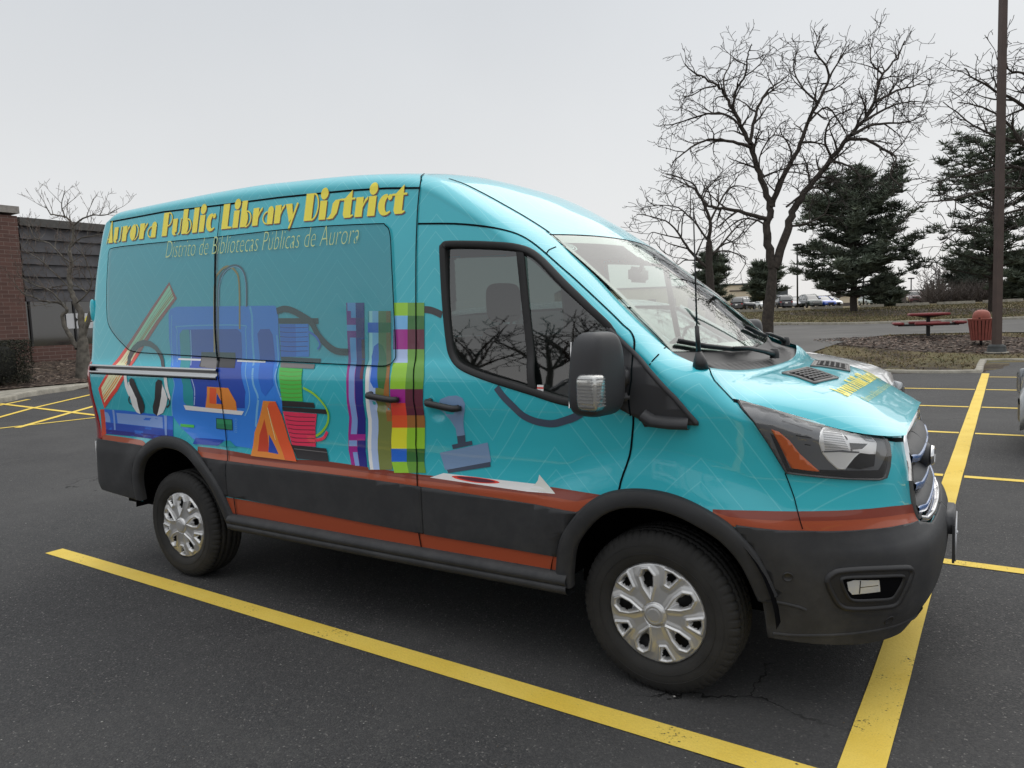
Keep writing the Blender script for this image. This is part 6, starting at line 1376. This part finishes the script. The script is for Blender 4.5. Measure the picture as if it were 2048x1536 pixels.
    for sg in (-1, 1):
        h = MB(); zt_ = interp(K['deck'], f-.25); h.grid([[(f-.02-.26*q**1.6+.012, sg*W_*(.52+.40*q), zt_-.20+dz_) for dz_ in (-.075, .065+.01*q)] for q in frange(0, 1, 6)]); h.build('headlight', [LAMPM], root)
        h = MB(); h.box((-f+.03, sg*W_*.74, interp(K['deck'], -f+.25)-.22), (.05, .22, .20)); h.build('tail_light', [REDL], root)
        m3 = MB(); blob(m3, (K['roof'][-1][0]-.32, sg*(W_+.08), interp(K['deck'], .6)+.10), (.10, .2, .14), 3, n=10, m=8); m3.build('side_mirror', [paint], root)
    gz = interp(K['deck'], f-.25)-.24; gm = MB(); gm.grid([[(f+.012-.05*abs(y_)**2*1.2, y_*W_*.95, gz+z_) for z_ in (-.10, .09)] for y_ in frange(-.5, .5, 8)], 0)
    for k_ in range(7): y_ = -.42+.14*k_; gm.box((f+.016-.04*y_*y_, y_*W_*.95, gz), (.02, .035, .17), mi=1)
    gm.build('grille', [BLK2, CHR], root)
    lb = MB(); lb.grid([[(f+.010-.10*abs(y_)**3*1.5, y_*W_*.95, z_) for z_ in (.30, .48)] for y_ in frange(-.85, .85, 10)]); lb.build('lower_intake', [BLK2], root)
    pl_ = MB(); pl_.box((-f-.012, 0, .78), (.01, .32, .16)); pl_.build('license_plate', [C['white']], root)
    return root
def place(root, loc, yaw): root.location = loc; root.rotation_euler = (0, 0, yaw)
def dup_car(root, label, paint=None, name=None):
    r_ = root.copy(); COL.objects.link(r_); r_['label'] = label
    for ch in root.children:
        c_ = ch.copy(); COL.objects.link(c_); c_.parent = r_; c_.matrix_parent_inverse = Matrix.Identity(4)
        if paint and ch.name.split('.')[0] in ('body', 'roof', 'side_mirror'):
            c_.material_slots[0].link = 'OBJECT'; c_.material_slots[0].material = paint
    return r_
def cpaint(n_, rgb): return mat('paint_'+n_, lin(rgb), rough=.3, coat=1, metal=.1)
WHT = mat('paint_white', (.82, .83, .84), rough=.3, coat=1)
# the white SUV in the next bay
suv = make_car('high_suv', 'white_suv', 'white SUV with a black roof rail parked in the next bay behind the van', 'car', WHT, detail=True)
NX = on_y(1817, 782, 2.75).x
place(suv, (.63-2.35, 2.72, 0), R(-2))
jt = MB(); V, F = font_patch('Jeep', 1, 1, 0, .01)
mxw = max(v[0] for v in V); jt.add([(2.332-.030*y_, (x_/mxw-.5)*.17, .955+y_*.065) for x_, y_ in V], F, 0, False)
jt.build('hood_lettering', [BLK2], suv)
wv2 = make_car('suv', 'silver_suv', 'nose of a silver vehicle just cut off by the right edge across the yellow line', 'car', cpaint('silver', (170, 174, 178)), detail=True)
rc_ = on_y(2046, 800, 5.2); place(wv2, (rc_.x+2.36+.0, 6.05, 0), R(180-2))
# cars on the upper lot
GRP = 'cars parked on the upper lot beyond the grass rise'
sv0 = make_car('suv', 'parked_car', 'black hatchback seen from behind beside the cream round cornered building', 'car', cpaint('black', (22, 24, 30)), GRP); se0 = make_car('sedan', 'parked_car', 'pale car half hidden to the left of the tall leafless trunk', 'car', cpaint('pale', (205, 208, 210)), GRP)
pk0 = make_car('pickup', 'parked_pickup', 'dark red pickup with a wide chrome grille alone on the skyline', 'pickup', cpaint('darkred', (90, 60, 62)), GRP)
def far_at(u, d): p = at_depth(u, 600, d); p.z = hz(p.x, p.y); return p
def face(p, toward_cam, turn=0): a = math.atan2(CP.y-p.y, CP.x-p.x)+(0 if toward_cam else math.pi)+R(turn); return a
p = far_at(1487, 97); place(sv0, p, face(p, False, -22)); p = far_at(1520, 101); place(se0, p, face(p, True, 30)); p = far_at(1829, 112); place(pk0, p, face(p, True, 4))
for src, lb, u, d, tc_, turn, pn in ((sv0, 'dark SUV just right of the tall leafless trunk', 1561, 97, False, 18, cpaint('navy', (30, 34, 46))), (se0, 'silver car facing us left of the far black lamp pole', 1587, 100, True, 14, cpaint('silver2', (150, 154, 160))), (sv0, 'dark green SUV facing us, right of the far lamp pole', 1620, 97, True, 18, cpaint('green', (30, 48, 44))), (se0, 'bright blue car facing us beside the green SUV', 1645, 99, True, 26, cpaint('blue', (40, 78, 170))), (se0, 'white car behind the blue car, mostly hidden', 1657, 106, True, 32, WHT), (se0, 'pale green grey car between the big pine trunk and the small bushy pine', 1738, 108, True, 20, cpaint('sage', (170, 182, 176))), (se0, 'small grey car low behind the silver car', 1572, 104, True, 20, cpaint('grey', (110, 112, 118)))):
    o_ = dup_car(src, lb, pn); p = far_at(u, d); place(o_, p, face(p, tc_, turn))
pk1 = dup_car(pk0, 'white pickup parked across the aisle, mirrored in the van door glass', WHT); place(pk1, (-3.5, -15.5, 0), R(92)); pk1['group'] = 'cars parked across the aisle'
sv1 = dup_car(sv0, 'grey SUV parked across the aisle, mirrored in the van side', cpaint('grey', (110, 112, 118))); place(sv1, (-7.0, -15.2, 0), R(88)); sv1['group'] = 'cars parked across the aisle'
# ------------------------------------------------------------------ brick office building at the left
def brick_mat():
    m = bpy.data.materials.new('brick'); m.use_nodes = True; nt = m.node_tree; b = nt.nodes['Principled BSDF']; g = node(nt, 'ShaderNodeNewGeometry'); sp_ = node(nt, 'ShaderNodeSeparateXYZ'); nt.links.new(g.outputs['Position'], sp_.inputs[0]); cx = node(nt, 'ShaderNodeCombineXYZ')
    nt.links.new(math_n(nt, 'ADD', sp_.outputs[0], sp_.outputs[1]), cx.inputs[0]); nt.links.new(sp_.outputs[2], cx.inputs[1]); br = node(nt, 'ShaderNodeTexBrick'); nt.links.new(cx.outputs[0], br.inputs['Vector'])
    br.inputs['Scale'].default_value = 1; br.inputs['Brick Width'].default_value = .41; br.inputs['Row Height'].default_value = .138; br.inputs['Mortar Size'].default_value = .007; br.inputs['Color1'].default_value = (.15, .080, .066, 1); br.inputs['Color2'].default_value = (.11, .060, .051, 1); br.inputs['Mortar'].default_value = (.24, .19, .17, 1)
    nt.links.new(br.outputs[0], b.inputs['Base Color']); b.inputs['Roughness'].default_value = .9; bp = node(nt, 'ShaderNodeBump'); bp.inputs['Strength'].default_value = .6; bp.inputs['Distance'].default_value = .01; bp.invert = True; nt.links.new(br.outputs[1], bp.inputs['Height']); nt.links.new(bp.outputs[0], b.inputs['Normal']); return m
BRK = brick_mat(); CAP = mat('metal_coping', (.085, .082, .078), rough=.6, var=.2); CAPB = mat('stone_coping', (.30, .28, .26), rough=.8, var=.2); SID = mat('dark_siding', (.075, .074, .082), rough=.7, var=.3, vscale=2.5); WIN = mat('office_glass', (.008, .009, .010), rough=.06, spec=.9, coat=1)
FX = -27.57; OB_ = world_root('office_building', (FX-6, 14, .6), label='low brick office building with dark horizontal siding and a ribbon of dark windows', cat='building')
yA = on_x(34, 436, FX).y; zT = on_x(34, 436, FX).z; zS = on_x(60, 603, FX).z; zW = on_x(78, 698, FX).z
q = MB(); q.box((FX-4.5, yA+13, 1.0), (8.9, 26, zT*0+9.6-0)) if 0 else q.box((FX-4.6, yA+13, zT/2-.25), (8.9, 26, zT-.1)); q.build('wall', [mat('dark_inner_wall', (.03, .03, .032), rough=.9)], OB_)
q = MB(); nb = 6; hgt = (zT-.28-zS)/nb
for k_ in range(nb): z0 = zS+hgt*k_; q.add([(FX+.10, yA, z0), (FX+.10, yA+26, z0), (FX+.02, yA+26, z0+hgt), (FX+.02, yA, z0+hgt), (FX-.12, yA, z0), (FX-.12, yA+26, z0)], [(0, 1, 2, 3), (4, 5, 1, 0)], 0, False)
q.build('siding', [SID], OB_)
q = MB(); q.box((FX+.02, yA+13, zT-.13), (.30, 26, .27)); q.box((FX-1, yA+13, zT+.01), (2.2, 26, .04)); q.build('coping', [CAP], OB_)
q = MB(); q.box((FX+.0, yA+13, (zW+.2)/2+.1), (.22, 26, zW-.2)); q.build('base_wall', [BRK], OB_)
q = MB(); q.box((FX-.02, yA+13, (zS+zW)/2), (.05, 26, zS-zW)); WO = q.build('window', [WIN], OB_)
for k_ in range(10): q = MB(); q.box((FX+.03, yA+.1+k_*1.55, (zS+zW)/2), (.06, .06, zS-zW)); q.build('mullion', [BLK], WO)
sg = [on_x(131, 627, FX+.02), on_x(131, 657.5, FX+.02)]; sy0, sz1, sz0 = sg[0].y, sg[0].z, sg[1].z
q = MB(); q.box((FX+.04, sy0+.80, (sz0+sz1)/2), (.01, 1.6, sz1-sz0)); SG = q.build('window_sign', [mat('sign_white', (.62, .63, .65), rough=.6)], OB_)
q = MB(); V, F = font_patch('Mi', 1, 1, 0, .02); mw = max(v[0] for v in V); q.add([(FX+.05, sy0+.28+x_/mw*.28, sz0+(sz1-sz0)*.42+y_*.27) for x_, y_ in V], F, 0, False)
V, F = font_patch('E', 1, 1, 0, .02); q.add([(FX+.05, sy0+.84+x_*.22, sz0+(sz1-sz0)*.42+y_*.27) for x_, y_ in V], F, 0, False)
q.add([(FX+.05, sy0+.62, sz0+.06), (FX+.05, sy0+.80, sz0+.40), (FX+.05, sy0+.74, sz1-.10), (FX+.05, sy0+.66, sz0+.3)], [(0, 1, 2, 3)], 1, False); q.build('sign_lettering', [BLK, YEL], SG)
PB = MB(); px1 = on_x(50, 600, FX+.35).y; zB = on_x(10, 424, FX+.35).z
PB.box((FX-.9, px1-.72, zB/2-.2), (2.5, 1.44, zB+.2)); PB.box((FX-.9, px1-4.4, zB-.95), (2.5, 6.2, 2.6)) ; PB.box((FX-1.6, px1-4.4, 1.4), (1.0, 6.2, 3.4)); PB.build('brick_pier', [BRK], OB_)
q = MB(); q.box((FX-.9, px1-3.8, zB+.10), (2.7, 7.7, .24)); q.build('stone_coping', [CAPB], OB_)
q = MB(); q.box((FX-.5, px1-3.0, 2.0), (.4, 3.2, 3.2)); q.build('entrance', [WIN], OB_)
# ------------------------------------------------------------------ far buildings
CREAM = mat('cream_stucco', (.64, .56, .43), rough=.9, var=.08, vscale=.5); DKR = mat('dark_roof', (.075, .085, .095), rough=.7); BRF = mat('brown_far', (.10, .085, .078), rough=.9)
def far_box(name, label, u0, u1, vt, vb, d, mat_, depth_=14, cat='building', extra=None, zb=None):
    a = at_depth(u0, vb, d); b_ = at_depth(u1, vb, d); zt_ = at_depth((u0+u1)/2, vt, d).z; base = (a+b_)/2; base.z = hz(base.x, base.y); root = world_root(name, base, label=label, cat=cat); n_ = Vector((-(b_-a).y, (b_-a).x, 0)).normalized()
    if n_.dot(CF) < 0: n_ = -n_
    zb_ = base.z-.3; q = MB(); q.prism([(a.x, a.y, zb_), (b_.x, b_.y, zb_), (b_.x+n_.x*depth_, b_.y+n_.y*depth_, zb_), (a.x+n_.x*depth_, a.y+n_.y*depth_, zb_)], (0, 0, 1), zt_-zb_); q.build('wall', [mat_], root, fixn=True); 
    q = MB(); e_ = n_*-.15; q.prism([(a.x+e_.x, a.y+e_.y, zt_), (b_.x+e_.x, b_.y+e_.y, zt_), (b_.x+n_.x*depth_, b_.y+n_.y*depth_, zt_), (a.x+n_.x*depth_, a.y+n_.y*depth_, zt_)], (0, 0, 1), .25); q.build('roof', [DKR], root, fixn=True)
    return root, a, b_, n_, zt_, zb_
def on_face(a, b_, n_, f0, f1, z0, z1, proud=.06, mats=None, name='window', root=None):
    q = MB(); p0, p1 = a.lerp(b_, f0), a.lerp(b_, f1); o_ = -n_*proud; q.prism([(p0.x+o_.x, p0.y+o_.y, z0), (p1.x+o_.x, p1.y+o_.y, z0), (p1.x+o_.x, p1.y+o_.y, z1), (p0.x+o_.x, p0.y+o_.y, z1)], n_, proud*.8); return q.build(name, [mats], root, fixn=True)
r1, a, b_, n_, zt_, zb_ = far_box('cream_building', 'long cream building with a rounded corner and a red sign behind the upper lot cars', 1120, 1497, 577, 622, 118, CREAM)
on_face(a, b_, n_, .935, .990, zt_-3.5, zt_-2.9, .5, mat('cream_band', (.36, .30, .21), rough=.9), 'canopy', r1); on_face(a, b_, n_, .94, .985, zb_, zt_-3.9, .08, WIN, 'door', r1); on_face(a, b_, n_, .9, .985, zt_-1.0, zt_-.8, .10, BRF, 'trim', r1)
for k_ in range(8): on_face(a, b_, n_, .05+.105*k_, .09+.105*k_, zt_-3.6, zt_-1.7, .08, WIN, 'window', r1)
q = MB(); V, F = font_patch('ERMINA', 1, 1, 0, .01) if 0 else font_patch('F Service', 1, 1, 0, .01); mw = max(v[0] for v in V); p0 = a.lerp(b_, .948)-n_*.7; dr = (b_-a).normalized(); q.add([p0+dr*(x_/mw*1.7)+Vector((0, 0, zt_-2.6-p0.z+y_*.4)) for x_, y_ in V], F, 0, False); q.build('sign_lettering', [mat('sign_red', (.35, .06, .06), rough=.6)], r1)
q = MB(); cc = b_+n_*4.0; rows = [[(cc.x-n_.x*4.0*math.cos(t_)+dr.x*4.0*math.sin(t_)*1.2, cc.y-n_.y*4.0*math.cos(t_)+dr.y*4.0*math.sin(t_)*1.2, z_) for z_ in (zb_, zt_+.2)] for t_ in frange(0, R(100), 16)]; q.grid(rows); q.build('rounded_corner', [CREAM], r1)
on_face(a, b_, n_, .999, 1.004, zb_+.4, zt_-2.2, .15, BLK, 'downpipe', r1)
r2_, a, b_, n_, zt_, zb_ = far_box('cream_building', 'lower cream wing with a small dark window between trunk and far lamp pole', 1553, 1790, 593, 612, 132, CREAM, 10)
on_face(a, b_, n_, .07, .10, zt_-1.7, zt_-.8, .08, WIN, 'window', r2_); on_face(a, b_, n_, .5, .62, zb_, zt_-1.2, .08, BRF, 'door', r2_)
r3_, *_ = far_box('dark_roofed_building', 'dark grey sloped roof building behind the low cream wing', 1545, 1576, 580, 612, 150, DKR, 20)
r4_, *_ = far_box('brown_building', 'flat brown building on the skyline behind the pickup', 1795, 1890, 581, 606, 170, BRF, 20)
# ------------------------------------------------------------------ lamp poles
POLB = mat('pole_brown', (.075, .050, .042), rough=.6, var=.15, vscale=3)
pb_ = at_depth(1993, 712, 20.8); pb_.z = hz(pb_.x, pb_.y)
LP_ = world_root('lamp_pole', pb_, label='tall brown square lamp pole on a dark concrete footing by the kerb at the right', cat='lamp pole')
tp_ = at_depth(2008, -60, 20.8); q = MB(); w_ = .27/2
rotp = Matrix.Rotation(YAW-math.pi/2+R(4), 3, 'Z')
def sq_col(mb, p0, p1, w0, w1): 
    vs = [Vector(p0)+rotp @ Vector((x_*w0, y_*w0, 0)) for x_, y_ in ((-1, -1), (1, -1), (1, 1), (-1, 1))]+[Vector(p1)+rotp @ Vector((x_*w1, y_*w1, 0)) for x_, y_ in ((-1, -1), (1, -1), (1, 1), (-1, 1))]; mb.add(vs, [(0, 1, 5, 4), (1, 2, 6, 5), (2, 3, 7, 6), (3, 0, 4, 7), (4, 5, 6, 7)], 0, False)
sq_col(q, pb_+Vector((0, 0, .2)), (pb_.x, pb_.y, pb_.z+11), .088, .075); q.build('pole', [POLB], LP_)
q = MB(); q.rbox((pb_.x, pb_.y, pb_.z+11.1), (1.3, .45, .22), .05); q.build('lamp_head', [POLB], LP_)
q = MB(); q.lathe([(.0, .24), (.17, .235), (.205, .21), (.23, .16), (.22, .13), (.235, .12), (.245, -.15)], (pb_.x, pb_.y, pb_.z), 'Z', 12); q.build('footing', [mat('footing_dark', (.060, .065, .066), rough=.9, var=.3, vscale=5)], LP_)
q = MB(); q.lathe([(.30, .0), (.30, .03), (.18, .03)], (pb_.x, pb_.y, pb_.z), 'Z', 24); tag(q.build('footing_slab', [CON]), kind='structure')
for u, vt, vb, d, lb in ((1595, 490, 612, 92, 'thin black lamp pole on the upper lot left of the big pine'), (1822, 557, 606, 125, 'short far lamp pole above the pickup on the skyline'), (1727, 552, 608, 96, 'thin pole seen between the big pine trunk and the bushy pine')):
    b2_ = at_depth(u, vb, d); b2_.z = hz(b2_.x, b2_.y); t2_ = at_depth(u, vt, d); r_ = world_root('lamp_pole', b2_, label=lb, cat='lamp pole', group='lamp poles on the upper lot'); q = MB(); q.tube([b2_, (b2_.x, b2_.y, t2_.z)], [.11, .09], 8); q.build('pole', [BLK], r_); q = MB(); q.rbox((b2_.x, b2_.y, t2_.z), (1.0, .5, .22), .05); q.build('lamp_head', [BLK], r_)
# ------------------------------------------------------------------ concrete wheel stops along the rise
for i, (u0, u1, d) in enumerate(((1478, 1527, 62), (1549, 1607, 62), (1622, 1684, 63), (1722, 1766, 63), (1794, 1856, 63), (1876, 1948, 62), (1968, 2008, 62), (2012, 2044, 63))):
    a = at_depth(u0, 600, d); b_ = at_depth(u1, 600, d); a.z = hz(a.x, a.y); b_.z = hz(b_.x, b_.y); t_ = (b_-a).normalized(); n_ = Vector((-t_.y, t_.x, 0)); q = MB()
    q.grid([[p+n_*x_+Vector((0, 0, z_)) for x_, z_ in ((-.20, -.05), (-.16, .26), (.16, .26), (.20, -.05))] for p in (a, b_)], smooth=False); q.add([a+n_*-.2, a+n_*-.16+Vector((0, 0, .26)), a+n_*.16+Vector((0, 0, .26)), a+n_*.2], [(0, 1, 2, 3)], 0, False); q.add([b_+n_*-.2, b_+n_*-.16+Vector((0, 0, .26)), b_+n_*.16+Vector((0, 0, .26)), b_+n_*.2], [(3, 2, 1, 0)], 0, False)
    lbs = ['concrete wheel stop below the black hatchback', 'concrete wheel stop just right of the tall trunk', 'concrete wheel stop below the blue car', 'concrete wheel stop right of the big pine trunk', 'concrete wheel stop under the skyline pickup', 'long concrete wheel stop above the picnic table', 'concrete wheel stop left of the brown lamp pole', 'concrete wheel stop right of the brown lamp pole']
    tag(q.build('wheel_stop', [CON]), lbs[i], 'wheel stop', 'concrete wheel stops along the upper lot')
# ------------------------------------------------------------------ picnic table
REDT = mat('picnic_red', (.20, .030, .032), rough=.5, var=.15, vscale=5); STL = mat('black_steel', (.010, .011, .012), rough=.5)
tb.z = hz(tb.x, tb.y); PT = world_root('picnic_table', tb, label='red square picnic table with four bench seats on one black post in the mulch', cat='picnic table')
yw = math.atan2(tb.y-CP.y, tb.x-CP.x)-math.pi/2+R(7); RZ = Matrix.Rotation(yw, 3, 'Z'); tv = lambda x_, y_, z_: tb+RZ @ Vector((x_, y_, z_))
q = MB(); q.rbox(tv(0, 0, .735), (1.14, 1.14, .085), .015, RZ); q.build('table_top', [REDT], PT)
q = MB(); q.add([tv(x_*.52, y_*.52, .715) for x_, y_ in ((-1, -1), (1, -1), (1, 1), (-1, 1))]+[tv(x_*.12, y_*.12, .62) for x_, y_ in ((-1, -1), (1, -1), (1, 1), (-1, 1))], [(0, 1, 5, 4), (1, 2, 6, 5), (2, 3, 7, 6), (3, 0, 4, 7)], 0, False); q.build('top_bracket', [STL], PT)
q = MB(); q.box(tv(0, 0, .33), (.11, .11, .70), RZ); q.build('post', [STL], PT)
for k_ in range(4):
    a = math.pi/2*k_; RK = RZ @ Matrix.Rotation(a, 3, 'Z'); sc_ = tb+RK @ Vector((.90, 0, .445)); q = MB(); q.rbox(sc_, (.30, .98, .085), .02, RK); q.build('seat', [REDT], PT)
    q = MB(); q.box(tb+RK @ Vector((.46, 0, .385)), (.86, .07, .07), RK); q.box(sc_+Vector((0, 0, -.045)), (.2, .5, .04), RK); q.build('seat_arm', [STL], PT)
# ------------------------------------------------------------------ litter bin
BIN = mat('bin_red', (.30, .080, .055), rough=.55, var=.12, vscale=6); BINS = mat('bin_slats', (.24, .060, .045), rough=.6, var=.15, vscale=8)
bb = at_depth(1962, 691, 22.2); bb.z = hz(bb.x, bb.y); TB = world_root('litter_bin', bb, label='red slatted litter bin with a domed lid beside the brown lamp pole', cat='litter bin'); q = MB(); q.tube([bb, bb+Vector((0, 0, .18))], .04, 8); q.build('post', [STL], TB)
for k_ in range(22):
    a = 2*math.pi*k_/22; RK = Matrix.Rotation(a, 3, 'Z'); q = MB(); q.add([bb+RK @ Vector(v) for v in ((.27, -.032, .14), (.27, .032, .14), (.36, .036, .78), (.36, -.036, .78), (.255, -.032, .14), (.255, .032, .14), (.345, .036, .78), (.345, -.036, .78))], [(0, 1, 2, 3), (5, 4, 7, 6), (3, 2, 6, 7), (1, 5, 6, 2), (4, 0, 3, 7)], 0, False)
    q.build('slat', [BINS], TB)
q = MB(); q.lathe([(.0, .14), (.25, .15), (.315, .72), (.325, .74)], bb, 'Z', 22); q.build('liner', [mat('bin_liner', (.05, .02, .018), rough=.8)], TB); q = MB(); q.tube([bb+Vector((.362*math.cos(a), .362*math.sin(a), .78)) for a in frange(0, 2*math.pi, 32)[:-1]], .014, 6, closed=True); q.build('rim', [BIN], TB)
q = MB(); q.lathe([(.235, .70), (.240, .83), (.233, .89), (.21, .965), (.16, 1.02), (.09, 1.05), (.0, 1.06)], bb, 'Z', 28); LD = q.build('lid', [BIN], TB)
q = MB(); q.box(bb+Vector((.0, -.0, 0))+Vector((CP-bb).xy.normalized().to_3d())*.222+Vector((0, 0, .80)), (.15, .02, .05), Matrix.Rotation(yw, 3, 'Z')); q.build('opening', [VOID], LD)
# ------------------------------------------------------------------ trees across the aisle (they show in the van's glass and paint)
O6 = dict(O2, rmin=.02, gap=(0, .8, .6, .6, .2)); rr = random.Random(77); protoT = None
for k_, (x_, y_, sc_, rz_) in enumerate(((-9, -24, 1.0, 0), (-4, -27, .9, 1.3), (1.5, -23, 1.05, 2.6), (-11.5, -22.5, 1.15, 2.2), (-6.5, -23.5, 1.1, 5.5), (-1.5, -25, 1.1, .7), (-16.5, -23, 1.1, 3.1), (4, -25, 1.0, 1.1), (-9.5, -29, 1.3, 4.4), (-21.5, -24, 1.2, .3), (-14, -26, 1.1, 4.0), (-19, -22, .9, 5.0), (6, -28, 1.0, 3.3), (-24, -27, 1.1, 1.9))):
    if protoT is None:
        root = empty('bare_tree', (0, 0, 0), label='leafless trees standing across the aisle, seen only as reflections in the van', cat='tree', group='leafless trees across the aisle'); tm = MB(); tm.tube([(0, 0, -.1), (.05, 0, 1.2), (0, .05, 2.4)], [.22, .18, .15], 8, cap=False); tm.build('trunk', [BARK], root); cm = MB()
        for j in range(7): a = 2*math.pi*j/7; el = R(rr.uniform(35, 70)); branch(cm, Vector((0, 0, 2.3)), Vector((math.cos(a)*math.cos(el), math.sin(a)*math.cos(el), math.sin(el))), rr.uniform(3.2, 4.6), .10, 0, rr, O6)
        cm.build('crown', [BARK, TWIG], root); protoT = root; r_ = root
    else:
        r_ = protoT.copy(); COL.objects.link(r_)
        for ch in protoT.children: c_ = ch.copy(); COL.objects.link(c_); c_.parent = r_; c_.matrix_parent_inverse = Matrix.Identity(4)
    r_.location = (x_*1.5, y_-12, 0); r_.rotation_euler = (0, 0, rz_); r_.scale = (sc_*1.25,)*3

# ------------------------------------------------------------------ grit and leaf scraps on the asphalt
gt = MB(); rr = random.Random(5)
for k_ in range(420):
    p = on_z(rr.uniform(-40, 2080), rr.uniform(880, 1560)) if k_ % 3 else Vector((rr.uniform(-8, 6), rr.uniform(-4, 12), 0)); s_ = rr.uniform(.0015, .0045)*(2.2 if rr.random() < .06 else 1); M_ = Matrix.Rotation(rr.uniform(0, 6.28), 3, 'Z')
    vs = [p+M_ @ Vector((x_*s_, y_*s_*.7, z_*s_*.6+.004)) for x_, y_, z_ in ((-1, 0, 0), (0, -1, 0), (1, .2, 0), (.1, 1, 0), (0, 0, 1))]; gt.add(vs, [(0, 1, 4), (1, 2, 4), (2, 3, 4), (3, 0, 4)], 0 if rr.random() < .55 else 1, False)
tag(gt.build('grit', [mat('grit_pale', (.34, .33, .31), rough=.8), mat('grit_brown', (.10, .075, .05), rough=.9)]), 'pale grit and leaf scraps scattered over the asphalt', 'grit', kind='stuff')
# ------------------------------------------------------------------ dormant grass tufts and bark chips
gs = MB(); rr = random.Random(41); tbx, tby = tb.x+.1, tb.y-1.6
def tuft(x_, y_, h_, mi):
    z_ = hz(x_, y_)-.01
    for _ in range(3):
        a = rr.uniform(0, 6.28); w = h_*.22; dx, dy = math.cos(a)*w, math.sin(a)*w; lx, ly = rr.gauss(0, h_*.5), rr.gauss(0, h_*.5); gs.add([(x_-dx, y_-dy, z_), (x_+dx, y_+dy, z_), (x_+lx, y_+ly, z_+h_*rr.uniform(.6, 1.1))], [(0, 1, 2)], mi, False)
ROADP = [(p.x, p.y) for p in RN+RF]
n_ = 0
while n_ < 15000:
    x_, y_ = rr.uniform(-9, 7), rr.uniform(15.9, 27.5)
    u_ = math.hypot((x_-tbx)/3.5, (y_-tby)/2.4)
    if (x_ > 1.2 and y_ < 19.75) or u_ < 1 or inside((x_, y_), ROADP) or inside((x_, y_-.22), LOT) or inside((x_+.22, y_), LOT) or rr.random() > .35+.65*sstep(16.2, 18.5, y_): n_ += 1; continue
    p_ = Vector((x_, y_)); d_ = fdepth(x_, y_)
    if d_ > 23.2 and x_ < 2 and y_ > 24.5 and abs(x_-tbx) > 3.6: n_ += 1; continue
    tuft(x_, y_, rr.uniform(.03, .075), rr.choice((0, 0, 1, 2))); n_ += 1
for _ in range(16000):
    u_ = rr.uniform(1440, 2080); d_ = rr.uniform(44.5, 64); p_ = at_depth(u_, 620, d_); tuft(p_.x, p_.y, rr.uniform(.05, .12), rr.choice((0, 1, 1, 2)))
tag(gs.build('grass', [mat('grass_straw', (.27, .215, .115), rough=.95), mat('grass_olive', (.125, .125, .055), rough=.95), mat('grass_brown', (.10, .070, .042), rough=.95)]), 'short dormant winter grass on the verge and the rise beyond the road', 'grass', kind='stuff')
ck = MB()
for _ in range(5200):
    if _ % 3: a, q = rr.uniform(0, 6.28), math.sqrt(rr.random()); x_, y_ = tbx+math.cos(a)*q*3.4, tby+math.sin(a)*q*2.3
    else: x_, y_ = rr.uniform(-27.4, -23.1), rr.uniform(2, 16)
    z_ = hz(x_, y_)+(.034 if x_ < -20 else .010); s_ = rr.uniform(.018, .05); M_ = Matrix.Rotation(rr.uniform(0, 6.28), 3, 'Z') @ Matrix.Rotation(rr.uniform(-.6, .6), 3, 'X'); ck.add([Vector((x_, y_, z_))+M_ @ Vector(v) for v in ((-s_, -s_*.4, 0), (s_, -s_*.3, .01), (s_*.8, s_*.4, .012), (-s_, s_*.3, .004))], [(0, 1, 2, 3)], rr.choice((0, 0, 1, 2)), False)
tag(ck.build('bark_chips', [mat('chip_dark', (.045, .030, .024), rough=.9), mat('chip_red', (.13, .075, .055), rough=.9), mat('chip_pale', (.27, .21, .17), rough=.9)]), 'loose bark chips covering the mulch beds', 'bark chips', kind='stuff')
